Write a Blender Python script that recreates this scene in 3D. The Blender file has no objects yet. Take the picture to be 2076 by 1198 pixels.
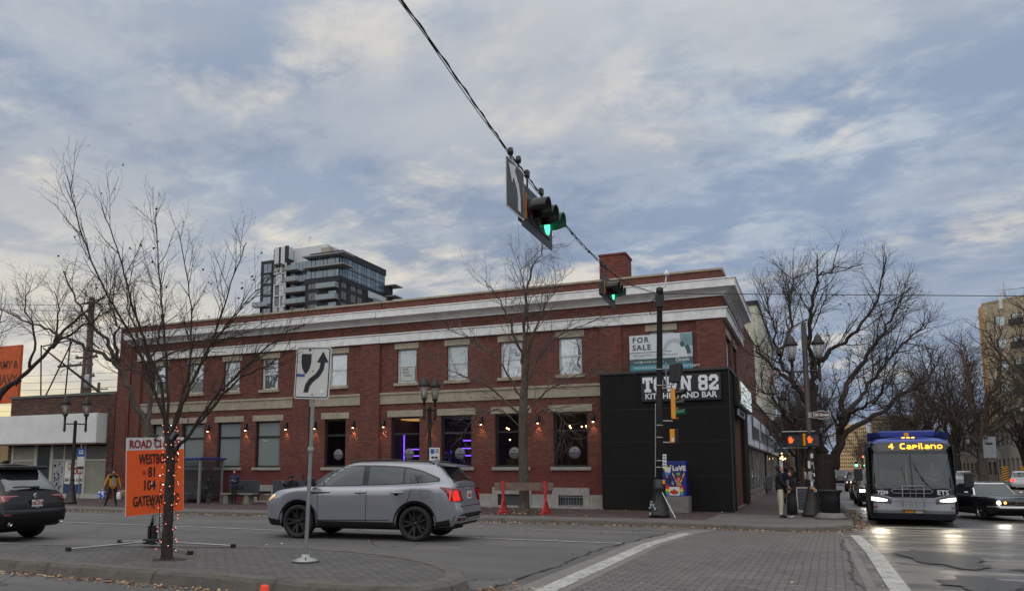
import bpy, bmesh, math, random
from math import sin, cos, pi, radians, atan2, hypot, sqrt
from mathutils import Vector, Matrix, noise
import numpy as np
random.seed(7)
scene = bpy.context.scene
COL = scene.collection

# ---------------------------------------------------------------- camera
H = 1.8
cam_d = bpy.data.cameras.new('camera'); cam = bpy.data.objects.new('camera', cam_d); COL.objects.link(cam)
cam.location = (0, 0, H)
cam.rotation_euler = (radians(90) + math.atan(.1202), 0, radians(24.1))
cam_d.sensor_width = 36; cam_d.lens = 1581/2076*36
cam_d.shift_x = 98/2076; cam_d.shift_y = 163/2076
cam_d.clip_start = .1; cam_d.clip_end = 5000
scene.camera = cam
scene.view_settings.view_transform = 'Standard'; scene.view_settings.look = 'None'
scene.view_settings.gamma = 1; scene.view_settings.exposure = 0
scene.cycles.use_denoising = True
scene.cycles.max_bounces = 6; scene.cycles.transparent_max_bounces = 12

# ---------------------------------------------------------------- node helpers
def lin(c):
    c = c/255
    return c/12.92 if c <= .04045 else ((c+.055)/1.055)**2.4
def S(r, g, b): return (lin(r), lin(g), lin(b), 1)
class NT:
    def __init__(s, tree): s.t = tree; s.n = tree.nodes; s.l = tree.links
    def node(s, typ, **kw):
        n = s.n.new(typ)
        for k, v in kw.items():
            if k.startswith('i_'): s.put(n.inputs[k[2:].replace('_', ' ')], v)
            elif k.startswith('n_'): s.put(n.inputs[int(k[2:])], v)
            else: setattr(n, k, v)
        return n
    def put(s, inp, v):
        if isinstance(v, bpy.types.NodeSocket): s.l.new(v, inp)
        elif isinstance(v, bpy.types.Node): s.l.new(v.outputs[0], inp)
        else: inp.default_value = v
    def math(s, op, a, b=0.0, c=None, clamp=False):
        n = s.node('ShaderNodeMath', operation=op, use_clamp=clamp); s.put(n.inputs[0], a); s.put(n.inputs[1], b)
        if c is not None: s.put(n.inputs[2], c)
        return n.outputs[0]
    def mix(s, f, a, b, blend='MIX'):
        n = s.node('ShaderNodeMix', data_type='RGBA', blend_type=blend)
        s.put(n.inputs[0], f); s.put(n.inputs[6], a); s.put(n.inputs[7], b); return n.outputs[2]
    def ramp(s, f, stops, interp='LINEAR'):
        n = s.node('ShaderNodeValToRGB'); s.put(n.inputs[0], f); r = n.color_ramp; r.interpolation = interp
        while len(r.elements) < len(stops): r.elements.new(.5)
        for e, (p, c) in zip(r.elements, stops):
            e.position = p; e.color = c if isinstance(c, tuple) else (c, c, c, 1)
        return n.outputs[0]
    def sstep(s, v, a, b):
        n = s.node('ShaderNodeMapRange', interpolation_type='SMOOTHSTEP'); s.put(n.inputs[0], v)
        n.inputs[1].default_value = a; n.inputs[2].default_value = b; return n.outputs[0]
    def noise(s, vec, scale, detail=4, rough=.55, dist=0, dims='3D'):
        n = s.node('ShaderNodeTexNoise', noise_dimensions=dims); s.put(n.inputs['Vector'], vec) if vec is not None else None
        n.inputs['Scale'].default_value = scale; n.inputs['Detail'].default_value = detail
        n.inputs['Roughness'].default_value = rough; n.inputs['Distortion'].default_value = dist
        return n.outputs[0]
    def vmul(s, v, k):
        n = s.node('ShaderNodeVectorMath', operation='MULTIPLY'); s.put(n.inputs[0], v); n.inputs[1].default_value = k; return n.outputs[0]

# ---------------------------------------------------------------- world: dusk sky, broken cloud
SUN_EL, SUN_AZ = radians(4.0), radians(-74)          # azimuth measured from +Y towards +X
w = bpy.data.worlds.new('World'); scene.world = w; w.use_nodes = True
T = NT(w.node_tree); T.n.clear()
out = T.node('ShaderNodeOutputWorld'); bg = T.node('ShaderNodeBackground')
tc = T.node('ShaderNodeTexCoord'); sep = T.node('ShaderNodeSeparateXYZ'); T.put(sep.inputs[0], tc.outputs['Generated'])
dx, dy, dz = sep.outputs
zc = T.math('ADD', T.math('MAXIMUM', dz, 0.0), .13)
cb = T.node('ShaderNodeCombineXYZ'); T.put(cb.inputs[0], T.math('DIVIDE', dx, zc)); T.put(cb.inputs[1], T.math('DIVIDE', dy, zc)); cb.inputs[2].default_value = 3.3
P = cb.outputs[0]
rotm = T.node('ShaderNodeMapping'); T.put(rotm.inputs[0], P); rotm.inputs['Rotation'].default_value = (0, 0, radians(32)); rotm.inputs['Scale'].default_value = (1.0, 1.2, 1)
Pr = rotm.outputs[0]
n1 = T.noise(Pr, 1.35, 9, .58, .15)                  # big cloud masses
n2 = T.noise(Pr, 4.6, 8, .62, .3)                    # fibrous detail
n3 = T.noise(P, .55, 3, .5, 0)                       # slow tone change
nn = T.math('ADD', T.math('MULTIPLY', n1, .62), T.math('MULTIPLY', n2, .38))
cl = T.sstep(nn, .43, .56)
thick = T.sstep(T.math('ADD', T.math('MULTIPLY', n3, .5), T.math('MULTIPLY', n1, .5)), .45, .55)
sky = T.node('ShaderNodeTexSky', sky_type='NISHITA', sun_disc=False, sun_elevation=SUN_EL, sun_rotation=SUN_AZ)
skyc = T.mix(1.0, sky.outputs[0], (.10, .10, .10, 1), 'MULTIPLY')
clear = T.mix(.92, skyc, S(156, 180, 208))
lowc = T.mix(cl, S(142, 157, 181), S(187, 198, 209))
dark = T.mix(thick, lowc, T.mix(cl, S(126, 140, 165), S(160, 172, 190)))
c0 = T.mix(T.math('ADD', T.math('MULTIPLY', cl, .28), .70), clear, dark)
bright = T.sstep(T.math('ADD', T.math('MULTIPLY', T.noise(Pr, 1.7, 9, .60, .3), .75), T.math('MULTIPLY', n2, .25)), .51, .66)       # lit cloud edges
c1 = T.mix(T.math('MULTIPLY', bright, .80), c0, S(231, 223, 209))
hi = T.sstep(T.math('ADD', dz, T.math('MULTIPLY', T.math('SUBTRACT', n1, .5), .5)), .36, .58)
c1 = T.mix(T.math('MULTIPLY', hi, .6), c1, S(207, 207, 206))
sx, sy = math.sin(SUN_AZ), math.cos(SUN_AZ)
az = T.math('ADD', T.math('MULTIPLY', dx, sx), T.math('MULTIPLY', dy, sy))
west = T.sstep(az, .42, 1.0)
lowm = T.math('SUBTRACT', 1.0, T.sstep(dz, .02, .46))
warm = T.math('MULTIPLY', T.math('MULTIPLY', west, lowm), T.math('ADD', .60, T.math('MULTIPLY', cl, .35)))
c2 = T.mix(warm, c1, S(244, 232, 208))
hz = T.math('MULTIPLY', T.math('SUBTRACT', 1.0, T.sstep(dz, .0, .13)), T.sstep(az, .62, .97))
c3 = T.mix(T.math('MULTIPLY', hz, .9), c2, S(255, 228, 136))
hz2 = T.math('MULTIPLY', T.math('SUBTRACT', 1.0, T.sstep(dz, .04, .40)), T.math('SUBTRACT', 1.0, T.sstep(az, -.1, .5)))
c4 = T.mix(T.math('MULTIPLY', hz2, .6), c3, S(142, 158, 184))
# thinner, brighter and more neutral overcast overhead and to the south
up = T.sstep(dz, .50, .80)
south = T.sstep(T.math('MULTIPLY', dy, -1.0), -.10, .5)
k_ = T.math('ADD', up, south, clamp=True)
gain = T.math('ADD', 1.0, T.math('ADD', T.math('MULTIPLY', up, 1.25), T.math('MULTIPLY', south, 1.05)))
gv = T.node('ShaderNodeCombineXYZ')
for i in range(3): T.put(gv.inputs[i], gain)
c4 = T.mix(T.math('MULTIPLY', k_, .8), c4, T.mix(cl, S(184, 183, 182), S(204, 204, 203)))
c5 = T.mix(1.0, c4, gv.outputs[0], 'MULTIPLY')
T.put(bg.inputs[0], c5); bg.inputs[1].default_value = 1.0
T.l.new(bg.outputs[0], out.inputs[0])

# ---------------------------------------------------------------- sun (just above the roofs to the west)
sd = bpy.data.lights.new('sun', 'SUN'); so = bpy.data.objects.new('sun', sd); COL.objects.link(so)
sd.energy = 2.0; sd.angle = radians(2.0); sd.color = (1.0, .62, .32)
d = Vector((math.sin(SUN_AZ)*math.cos(SUN_EL), math.cos(SUN_AZ)*math.cos(SUN_EL), math.sin(SUN_EL)))
so.rotation_euler = d.to_track_quat('Z', 'Y').to_euler()

# ---------------------------------------------------------------- tagging
def tag(o, label=None, cat=None, group=None, kind=None):
    if label: o['label'] = label
    if cat: o['category'] = cat
    if group: o['group'] = group
    if kind: o['kind'] = kind
    return o
def empty(name, label, cat, loc=(0, 0, 0), rz=0, group=None):
    o = bpy.data.objects.new(name, None); COL.objects.link(o); o.empty_display_size = .2
    o.location = loc; o.rotation_euler = (0, 0, rz)
    return tag(o, label, cat, group)
def copy_tree(o, parent=None):
    c = o.copy(); COL.objects.link(c)
    if parent is not None:
        mi = o.matrix_parent_inverse.copy(); c.parent = parent; c.matrix_parent_inverse = mi
    for ch in list(o.children): copy_tree(ch, c)
    return c

# ---------------------------------------------------------------- mesh builder
class MB:
    def __init__(s): s.v = []; s.f = []; s.m = []; s.sm = []
    def add(s, vs, fs, m=0, smooth=False):
        b = len(s.v); s.v += [tuple(p) for p in vs]
        for f in fs: s.f.append(tuple(b+i for i in f)); s.m.append(m); s.sm.append(smooth)
        return s
    def box(s, x0, x1, y0, y1, z0, z1, m=0, M=None):
        vs = [(x, y, z) for x in (x0, x1) for y in (y0, y1) for z in (z0, z1)]
        if M: vs = [M @ Vector(p) for p in vs]
        return s.add(vs, [(0, 1, 3, 2), (4, 6, 7, 5), (0, 4, 5, 1), (2, 3, 7, 6), (0, 2, 6, 4), (1, 5, 7, 3)], m)
    def bbox(s, x0, x1, y0, y1, z0, z1, r=.02, m=0, M=None):
        # box with chamfered edges
        bm = bmesh.new(); bmesh.ops.create_cube(bm, size=1)
        for v in bm.verts: v.co = Vector(((x0+x1)/2+v.co.x*(x1-x0), (y0+y1)/2+v.co.y*(y1-y0), (z0+z1)/2+v.co.z*(z1-z0)))
        r = min(r, .45*min(abs(x1-x0), abs(y1-y0), abs(z1-z0)))
        bmesh.ops.bevel(bm, geom=bm.edges[:], offset=r, segments=2, affect='EDGES', profile=.5)
        return s.bm(bm, m, M)
    def bm(s, bm, m=0, M=None, smooth=False):
        bm.verts.index_update(); vs = [(M @ v.co) if M else v.co.copy() for v in bm.verts]
        s.add(vs, [[v.index for v in f.verts] for f in bm.faces], m, smooth); bm.free(); return s
    def quad(s, a, b, c, d, m=0): return s.add([a, b, c, d], [(0, 1, 2, 3)], m)
    def tube(s, pts, rs, n=8, m=0, smooth=True, cap=True):
        pts = [Vector(p) for p in pts]
        if not hasattr(rs, '__len__'): rs = [rs]*len(pts)
        vs = []; fs = []; k = len(pts)
        ref = None
        for i, p in enumerate(pts):
            t = (pts[min(i+1, k-1)]-pts[max(i-1, 0)])
            t = t.normalized() if t.length > 1e-9 else Vector((0, 0, 1))
            if ref is None: ref = t.orthogonal().normalized()
            else:
                ref = ref - t*ref.dot(t)
                ref = ref.normalized() if ref.length > 1e-6 else t.orthogonal().normalized()
            q = t.cross(ref)
            for j in range(n):
                a = 2*pi*j/n; vs.append(p + (ref*cos(a)+q*sin(a))*rs[i])
        for i in range(k-1):
            for j in range(n):
                a = i*n+j; b = i*n+(j+1) % n; fs.append((a, b, b+n, a+n))
        s.add(vs, fs, m, smooth)
        if cap:
            s.add([vs[j] for j in range(n)], [tuple(range(n))[::-1]], m); s.add([vs[(k-1)*n+j] for j in range(n)], [tuple(range(n))], m)
        return s
    def lathe(s, prof, n=20, m=0, M=None, smooth=True, c=(0, 0), cap=True):
        # prof: (r, z)
        vs = []; k = len(prof)
        for r, z in prof:
            for j in range(n):
                a = 2*pi*j/n; vs.append(Vector((c[0]+r*cos(a), c[1]+r*sin(a), z)))
        fs = [(i*n+j, i*n+(j+1) % n, (i+1)*n+(j+1) % n, (i+1)*n+j) for i in range(k-1) for j in range(n)]
        if cap and prof[0][0] > 1e-4: fs.append(tuple(range(n))[::-1])
        if cap and prof[-1][0] > 1e-4: fs.append(tuple((k-1)*n+j for j in range(n)))
        if M: vs = [M @ v for v in vs]
        return s.add(vs, fs, m, smooth)
    def prism(s, poly, d0, d1, M=None, m=0):
        # poly in (u, v) -> x, z ; depth along y
        k = len(poly)
        vs = [Vector((u, d0, v)) for u, v in poly] + [Vector((u, d1, v)) for u, v in poly]
        fs = [tuple(range(k)), tuple(range(k, 2*k))[::-1]] + [(i, i+k, (i+1) % k+k, (i+1) % k) for i in range(k)]
        if M: vs = [M @ v for v in vs]
        return s.add(vs, fs, m)
    def sphere(s, c, r, m=0, seg=12, sc=(1, 1, 1)):
        bm = bmesh.new(); bmesh.ops.create_uvsphere(bm, u_segments=seg, v_segments=max(6, seg*2//3), radius=1)
        for v in bm.verts: v.co = Vector((c[0]+v.co.x*r*sc[0], c[1]+v.co.y*r*sc[1], c[2]+v.co.z*r*sc[2]))
        return s.bm(bm, m, None, True)
    def build(s, name, mats, parent=None, fixn=True, **kw):
        me = bpy.data.meshes.new(name); me.from_pydata(s.v, [], s.f)
        if not isinstance(mats, (list, tuple)): mats = [mats]
        for m in mats: me.materials.append(m)
        me.polygons.foreach_set('material_index', s.m); me.polygons.foreach_set('use_smooth', s.sm)
        if fixn and len(s.f) < 60000:
            bm = bmesh.new(); bm.from_mesh(me); bmesh.ops.recalc_face_normals(bm, faces=bm.faces[:]); bm.to_mesh(me); bm.free()
        me.update()
        o = bpy.data.objects.new(name, me); COL.objects.link(o)
        if parent is not None: o.parent = parent
        if kw: tag(o, **kw)
        return o
def MX(loc=(0, 0, 0), rz=0, rx=0, ry=0, sc=1):
    return Matrix.Translation(loc) @ Matrix.Rotation(rz, 4, 'Z') @ Matrix.Rotation(ry, 4, 'Y') @ Matrix.Rotation(rx, 4, 'X') @ Matrix.Scale(sc, 4)

# ---------------------------------------------------------------- materials
MATS = {}
def mat(name, col, rough=.6, metal=0, var=.12, vs=6, bump=0, bs=30, spec=.5, coat=0, emit=None, es=0, alpha=1, obj=True):
    if name in MATS: return MATS[name]
    m = bpy.data.materials.new(name); m.use_nodes = True; T = NT(m.node_tree); b = m.node_tree.nodes['Principled BSDF']
    b.inputs['Roughness'].default_value = rough; b.inputs['Metallic'].default_value = metal
    b.inputs['Specular IOR Level'].default_value = spec; b.inputs['Coat Weight'].default_value = coat
    if coat: b.inputs['Coat Roughness'].default_value = .06
    tc = T.node('ShaderNodeTexCoord'); vec = tc.outputs['Object']
    if var:
        n = T.noise(vec, vs, 5, .6)
        lo = tuple(c*(1-var) for c in col[:3])+(1,); hi = tuple(min(1, c*(1+var)) for c in col[:3])+(1,)
        T.put(b.inputs['Base Color'], T.ramp(n, [(.3, lo), (.7, hi)]))
    else: b.inputs['Base Color'].default_value = col
    if bump:
        bn = T.node('ShaderNodeBump'); bn.inputs['Strength'].default_value = bump; bn.inputs['Distance'].default_value = .02
        T.put(bn.inputs['Height'], T.noise(vec, bs, 4, .6)); T.put(b.inputs['Normal'], bn)
    if emit: b.inputs['Emission Color'].default_value = emit; b.inputs['Emission Strength'].default_value = es
    if alpha < 1: b.inputs['Alpha'].default_value = alpha
    MATS[name] = m; return m
def wallvec(T, soft=False):
    tc = T.node('ShaderNodeTexCoord'); sp = T.node('ShaderNodeSeparateXYZ'); T.put(sp.inputs[0], tc.outputs['Object'])
    c = T.node('ShaderNodeCombineXYZ'); T.put(c.inputs[0], T.math('ADD', sp.outputs[0], sp.outputs[1])); T.put(c.inputs[1], sp.outputs[2])
    return c.outputs[0], tc.outputs['Object'], sp
def brickmat(name, c1, c2, mort, bw=.21, bh=.072, ms=.012, rough=.85, var=.25, stain=0, zpaint=None, bump=.5):
    m = bpy.data.materials.new(name); m.use_nodes = True; T = NT(m.node_tree); b = m.node_tree.nodes['Principled BSDF']
    v, ov, sp = wallvec(T)
    br = T.node('ShaderNodeTexBrick'); T.put(br.inputs['Vector'], v)
    br.inputs['Scale'].default_value = 1; br.inputs['Brick Width'].default_value = bw; br.inputs['Row Height'].default_value = bh
    br.inputs['Mortar Size'].default_value = ms; br.inputs['Mortar Smooth'].default_value = .3; br.inputs['Bias'].default_value = 0
    br.inputs['Color1'].default_value = c1; br.inputs['Color2'].default_value = c2; br.inputs['Mortar'].default_value = mort
    n = T.noise(ov, .9, 6, .65); n2 = T.noise(ov, 9, 4, .6)
    k = T.math('ADD', T.math('MULTIPLY', T.math('SUBTRACT', n, .5), 2*var), 1)
    k = T.math('MULTIPLY', k, T.math('ADD', T.math('MULTIPLY', T.math('SUBTRACT', n2, .5), .5), 1))
    kv = T.node('ShaderNodeCombineXYZ')
    for i in range(3): T.put(kv.inputs[i], k)
    col = T.mix(1.0, br.outputs[0], kv.outputs[0], 'MULTIPLY')
    if stain:   # efflorescence and run-off streaks
        st = T.noise(T.vmul(ov, (3.0, 3.0, .35)), 1.4, 6, .7); st = T.sstep(st, .56, .78)
        col = T.mix(T.math('MULTIPLY', st, stain), col, S(150, 128, 112))
        st2 = T.sstep(T.noise(T.vmul(ov, (1.2, 1.2, .25)), 1.1, 5, .6), .5, .75)
        col = T.mix(T.math('MULTIPLY', st2, .35), col, S(52, 30, 26))
    if zpaint:
        n4 = T.math('ADD', sp.outputs[2], T.math('MULTIPLY', n2, .02))
        col = T.mix(T.math('MULTIPLY', T.math('LESS_THAN', n4, zpaint), .5), col, S(96, 34, 36))
    T.put(b.inputs['Base Color'], col); b.inputs['Roughness'].default_value = rough
    bp = T.node('ShaderNodeBump'); bp.inputs['Strength'].default_value = bump; bp.inputs['Distance'].default_value = .01
    T.put(bp.inputs['Height'], T.math('ADD', T.math('MULTIPLY', br.outputs[1], -1.0), T.math('MULTIPLY', n2, .3))); T.put(b.inputs['Normal'], bp)
    MATS[name] = m; return m
def stonemat(name, c, seam=1.6, rough=.85, dirt=.5, rowh=50, ms=.008, bmp=.3, bsc=40):
    m = bpy.data.materials.new(name); m.use_nodes = True; T = NT(m.node_tree); b = m.node_tree.nodes['Principled BSDF']
    v, ov, sp = wallvec(T)
    n = T.noise(ov, 2.5, 7, .65); n2 = T.noise(T.vmul(ov, (4, 4, .5)), 1.5, 6, .7)
    col = T.ramp(n, [(.25, tuple(x*.72 for x in c[:3])+(1,)), (.75, tuple(min(1, x*1.15) for x in c[:3])+(1,))])
    col = T.mix(T.math('MULTIPLY', T.sstep(n2, .52, .75), dirt), col, tuple(x*.45 for x in c[:3])+(1,))
    if seam:
        br = T.node('ShaderNodeTexBrick'); T.put(br.inputs['Vector'], v); br.inputs['Scale'].default_value = 1
        br.inputs['Brick Width'].default_value = seam; br.inputs['Row Height'].default_value = rowh; br.inputs['Mortar Size'].default_value = ms
        col = T.mix(T.math('MULTIPLY', br.outputs[1], .5), col, tuple(x*.35 for x in c[:3])+(1,))
    T.put(b.inputs['Base Color'], col); b.inputs['Roughness'].default_value = rough
    bp = T.node('ShaderNodeBump'); bp.inputs['Strength'].default_value = bmp; bp.inputs['Distance'].default_value = .012 if bmp < .5 else .03
    T.put(bp.inputs['Height'], T.noise(ov, bsc, 5, .75)); T.put(b.inputs['Normal'], bp)
    MATS[name] = m; return m
def glassmat(name, tint=(.02, .025, .03, 1), refl=.35, wob=.15, rough=.03, trans=0, ws=1.3):
    # glossy pane over a tinted body, optionally see-through
    m = bpy.data.materials.new(name); m.use_nodes = True; T = NT(m.node_tree); T.n.clear()
    o = T.node('ShaderNodeOutputMaterial'); g = T.node('ShaderNodeBsdfGlossy'); g.inputs['Roughness'].default_value = rough
    g.inputs['Color'].default_value = (.9, .95, .97, 1)
    dfs = T.node('ShaderNodeBsdfDiffuse'); dfs.inputs['Color'].default_value = tint
    base = dfs.outputs[0]
    if trans:
        tr = T.node('ShaderNodeBsdfTransparent'); tr.inputs['Color'].default_value = (.8, .84, .85, 1)
        mx = T.node('ShaderNodeMixShader'); mx.inputs[0].default_value = trans; T.l.new(base, mx.inputs[1]); T.l.new(tr.outputs[0], mx.inputs[2]); base = mx.outputs[0]
    tc = T.node('ShaderNodeTexCoord'); bp = T.node('ShaderNodeBump'); bp.inputs['Strength'].default_value = wob; bp.inputs['Distance'].default_value = .03
    T.put(bp.inputs['Height'], T.noise(tc.outputs['Object'], ws, 2, .5)); T.put(g.inputs['Normal'], bp)
    lw = T.node('ShaderNodeLayerWeight'); lw.inputs[0].default_value = .5
    f = T.math('ADD', T.math('MULTIPLY', T.math('POWER', lw.outputs['Facing'], 5.0), .96), .04+refl, clamp=True)
    mx = T.node('ShaderNodeMixShader'); T.put(mx.inputs[0], f); T.l.new(base, mx.inputs[1]); T.l.new(g.outputs[0], mx.inputs[2])
    T.l.new(mx.outputs[0], o.inputs[0]); MATS[name] = m; return m
def emat(name, col, s):
    if name in MATS: return MATS[name]
    m = bpy.data.materials.new(name); m.use_nodes = True; T = NT(m.node_tree); T.n.clear()
    o = T.node('ShaderNodeOutputMaterial'); e = T.node('ShaderNodeEmission'); e.inputs[0].default_value = col; e.inputs[1].default_value = s
    T.l.new(e.outputs[0], o.inputs[0]); MATS[name] = m; return m

# ---------------------------------------------------------------- lettering
def textmesh(txt, size=.3, ext=.004, bold=0, align='CENTER', sx=1.0, spacing=1.0, fit=None):
    cu = bpy.data.curves.new('lettering', 'FONT'); cu.body = txt; cu.size = size; cu.extrude = ext; cu.offset = bold
    cu.align_x = align; cu.align_y = 'CENTER'; cu.resolution_u = 3; cu.space_character = spacing
    o = bpy.data.objects.new('lettering', cu); COL.objects.link(o)
    me = bpy.data.meshes.new_from_object(o, depsgraph=bpy.context.evaluated_depsgraph_get())
    vs = [Vector((v.co.x*sx, -v.co.z, v.co.y)) for v in me.vertices]; fs = [tuple(p.vertices) for p in me.polygons]
    bpy.data.objects.remove(o); bpy.data.meshes.remove(me); bpy.data.curves.remove(cu)
    if fit and vs:
        w_ = max(v.x for v in vs)-min(v.x for v in vs); vs = [Vector((v.x*fit/w_, v.y, v.z)) for v in vs]
    return vs, fs
def letters(mb, txt, size, M, m=0, **kw):
    # text stands in the XZ plane facing -Y before M
    vs, fs = textmesh(txt, size, **kw); return mb.add([M @ v for v in vs], fs, m)

# colours
M_asph_dark = mat('dark_metal', S(38, 38, 40), .45, .3, .1)
M_black = mat('black_paint', S(22, 22, 23), .5, 0, .15, bump=.1)
M_rubber = mat('rubber', S(34, 33, 33), .85, 0, .2, 12, bump=.3, bs=60)
M_bronze = mat('lamp_bronze', S(50, 47, 45), .5, .3, .15, 8, bump=.1)
M_galv = mat('galvanised', S(150, 152, 152), .42, .7, .15, 20)
M_chrome = mat('chrome', S(205, 205, 208), .12, 1, 0)
M_white = mat('white_paint', S(205, 205, 203), .6, 0, .06, 4)
M_yellow = mat('signal_yellow', S(214, 142, 28), .5, 0, .08)
M_conc = stonemat('concrete', S(118, 115, 110), 0, .9, .4)
M_skin = mat('skin', S(176, 126, 102), .55, 0, .05)
M_skin2 = mat('skin_darker', S(120, 80, 60), .55, 0, .05)
# ================================================================ THE SETTING
Z0, YA, YB = .27, 16.5, 25.3          # the road is crowned: it falls towards the far kerb
def zg(y): return Z0 if y <= YA else (0 if y >= YB else Z0*(YB-y)/(YB-YA))
def sheet(name, poly, dz, m, kind='structure', parent=None, step=None):
    bm = bmesh.new(); vs = [bm.verts.new((x, y, 0)) for x, y in poly]; bm.faces.new(vs)
    for yy in (YA, YB):
        bmesh.ops.bisect_plane(bm, geom=bm.verts[:]+bm.edges[:]+bm.faces[:], plane_co=(0, yy, 0), plane_no=(0, 1, 0))
    for v in bm.verts: v.co.z = zg(v.co.y)+dz
    bmesh.ops.recalc_face_normals(bm, faces=bm.faces[:])
    if bm.faces[0].normal.z < 0: bmesh.ops.reverse_faces(bm, faces=bm.faces[:])
    mb = MB().bm(bm)
    o = mb.build(name, m, parent, fixn=False)
    if kind: o['kind'] = kind
    return o
def asphalt():
    m = bpy.data.materials.new('asphalt'); m.use_nodes = True; T = NT(m.node_tree); b = m.node_tree.nodes['Principled BSDF']
    tc = T.node('ShaderNodeTexCoord'); v = tc.outputs['Object']; sp = T.node('ShaderNodeSeparateXYZ'); T.put(sp.inputs[0], v)
    big = T.noise(v, .16, 5, .6); mid = T.noise(T.vmul(v, (.25, 1.2, 1)), .8, 6, .65); fine = T.noise(v, 45, 3, .7); gr = T.noise(v, 160, 2, .7)
    tone = T.math('ADD', T.math('ADD', T.math('MULTIPLY', big, .45), T.math('MULTIPLY', mid, .35)), T.math('MULTIPLY', fine, .2))
    c = T.ramp(tone, [(.34, S(60, 59, 58)), (.5, S(83, 81, 80)), (.66, S(106, 103, 99))])
    c = T.mix(T.math('MULTIPLY', T.sstep(gr, .55, .70), .45), c, S(150, 145, 138))
    tr_ = T.noise(T.vmul(v, (.02, .9, 1)), 1.0, 3, .5); c = T.mix(T.math('MULTIPLY', T.sstep(tr_, .45, .62), .35), c, S(66, 64, 64))
    oil = T.sstep(T.noise(v, .9, 5, .65), .60, .70); c = T.mix(T.math('MULTIPLY', oil, .5), c, S(48, 47, 47))
    # cracks, distorted cell borders that only open in places
    wv = T.node('ShaderNodeVectorMath', operation='ADD'); T.put(wv.inputs[0], v)
    nz = T.node('ShaderNodeTexNoise'); T.put(nz.inputs['Vector'], v); nz.inputs['Scale'].default_value = 1.3; nz.inputs['Detail'].default_value = 4
    T.put(wv.inputs[1], nz.outputs['Color'])
    vo = T.node('ShaderNodeTexVoronoi', feature='DISTANCE_TO_EDGE'); T.put(vo.inputs['Vector'], wv.outputs[0]); vo.inputs['Scale'].default_value = .22
    cr = T.math('MULTIPLY', T.math('LESS_THAN', vo.outputs['Distance'], .0045), T.sstep(T.noise(v, .35, 2, .5), .40, .50))
    c = T.mix(T.math('MULTIPLY', cr, .85), c, S(30, 29, 29))
    # avenue side: older, patched and wet, pale warm sheen put into the patch colour
    ave = T.sstep(T.math('ADD', sp.outputs[0], T.math('MULTIPLY', T.noise(v, .8, 4, .6), .9)), .85, 1.35)
    pat = T.sstep(T.noise(T.vmul(v, (.5, 1.6, 1)), .75, 6, .62), .47, .55)
    c2 = T.mix(pat, S(56, 54, 53), S(110, 103, 94))
    c = T.mix(T.math('MULTIPLY', ave, .8), c, c2)
    # old polished wheel tracks and paint ghosts across the avenue
    T.put(b.inputs['Base Color'], c)
    wet = T.math('MULTIPLY', ave, T.sstep(T.noise(T.vmul(v, (.45, 1.8, 1)), .9, 5, .6), .30, .56))
    r = T.math('ADD', .80, T.math('MULTIPLY', wet, -.43)); r = T.math('ADD', r, T.math('MULTIPLY', T.math('SUBTRACT', fine, .5), .2))
    T.put(b.inputs['Roughness'], r)
    bp = T.node('ShaderNodeBump'); bp.inputs['Strength'].default_value = .55; bp.inputs['Distance'].default_value = .01
    h = T.math('ADD', T.math('MULTIPLY', fine, .8), T.math('ADD', T.math('MULTIPLY', cr, -2.0), T.math('MULTIPLY', pat, .7)))
    T.put(bp.inputs['Height'], h); T.put(b.inputs['Normal'], bp); return m
def pavermat(name, c1, c2, mort, bw, bh, ms, rot=0, offs=.5, bump=.5):
    m = bpy.data.materials.new(name); m.use_nodes = True; T = NT(m.node_tree); b = m.node_tree.nodes['Principled BSDF']
    tc = T.node('ShaderNodeTexCoord'); ov = tc.outputs['Object']; mp = T.node('ShaderNodeMapping'); T.put(mp.inputs[0], ov); mp.inputs['Rotation'].default_value = (0, 0, rot)
    nz = T.node('ShaderNodeTexNoise'); T.put(nz.inputs['Vector'], ov); nz.inputs['Scale'].default_value = 1.1
    ad = T.node('ShaderNodeVectorMath', operation='MULTIPLY_ADD'); T.put(ad.inputs[0], nz.outputs['Color']); ad.inputs[1].default_value = (.05, .05, 0); T.put(ad.inputs[2], mp.outputs[0])
    br = T.node('ShaderNodeTexBrick'); T.put(br.inputs['Vector'], ad.outputs[0]); br.offset = offs
    br.inputs['Scale'].default_value = 1; br.inputs['Brick Width'].default_value = bw; br.inputs['Row Height'].default_value = bh
    br.inputs['Mortar Size'].default_value = ms; br.inputs['Mortar Smooth'].default_value = .2
    br.inputs['Color1'].default_value = c1; br.inputs['Color2'].default_value = c2; br.inputs['Mortar'].default_value = mort
    n = T.noise(ov, .55, 6, .65); f = T.noise(ov, 30, 4, .7)
    k = T.math('ADD', .38, T.math('ADD', T.math('MULTIPLY', n, .9), T.math('MULTIPLY', f, .34))); kv = T.node('ShaderNodeCombineXYZ')
    for i in range(3): T.put(kv.inputs[i], k)
    c = T.mix(1.0, br.outputs[0], kv.outputs[0], 'MULTIPLY')
    c = T.mix(T.math('MULTIPLY', T.sstep(T.noise(ov, .35, 5, .6), .6, .7), .35), c, S(60, 56, 54))
    T.put(b.inputs['Base Color'], c); b.inputs['Roughness'].default_value = .75
    bp = T.node('ShaderNodeBump'); bp.inputs['Strength'].default_value = bump; bp.inputs['Distance'].default_value = .012
    T.put(bp.inputs['Height'], T.math('ADD', T.math('MULTIPLY', br.outputs[1], -1.0), T.math('MULTIPLY', f, .4))); T.put(b.inputs['Normal'], bp); return m
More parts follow.
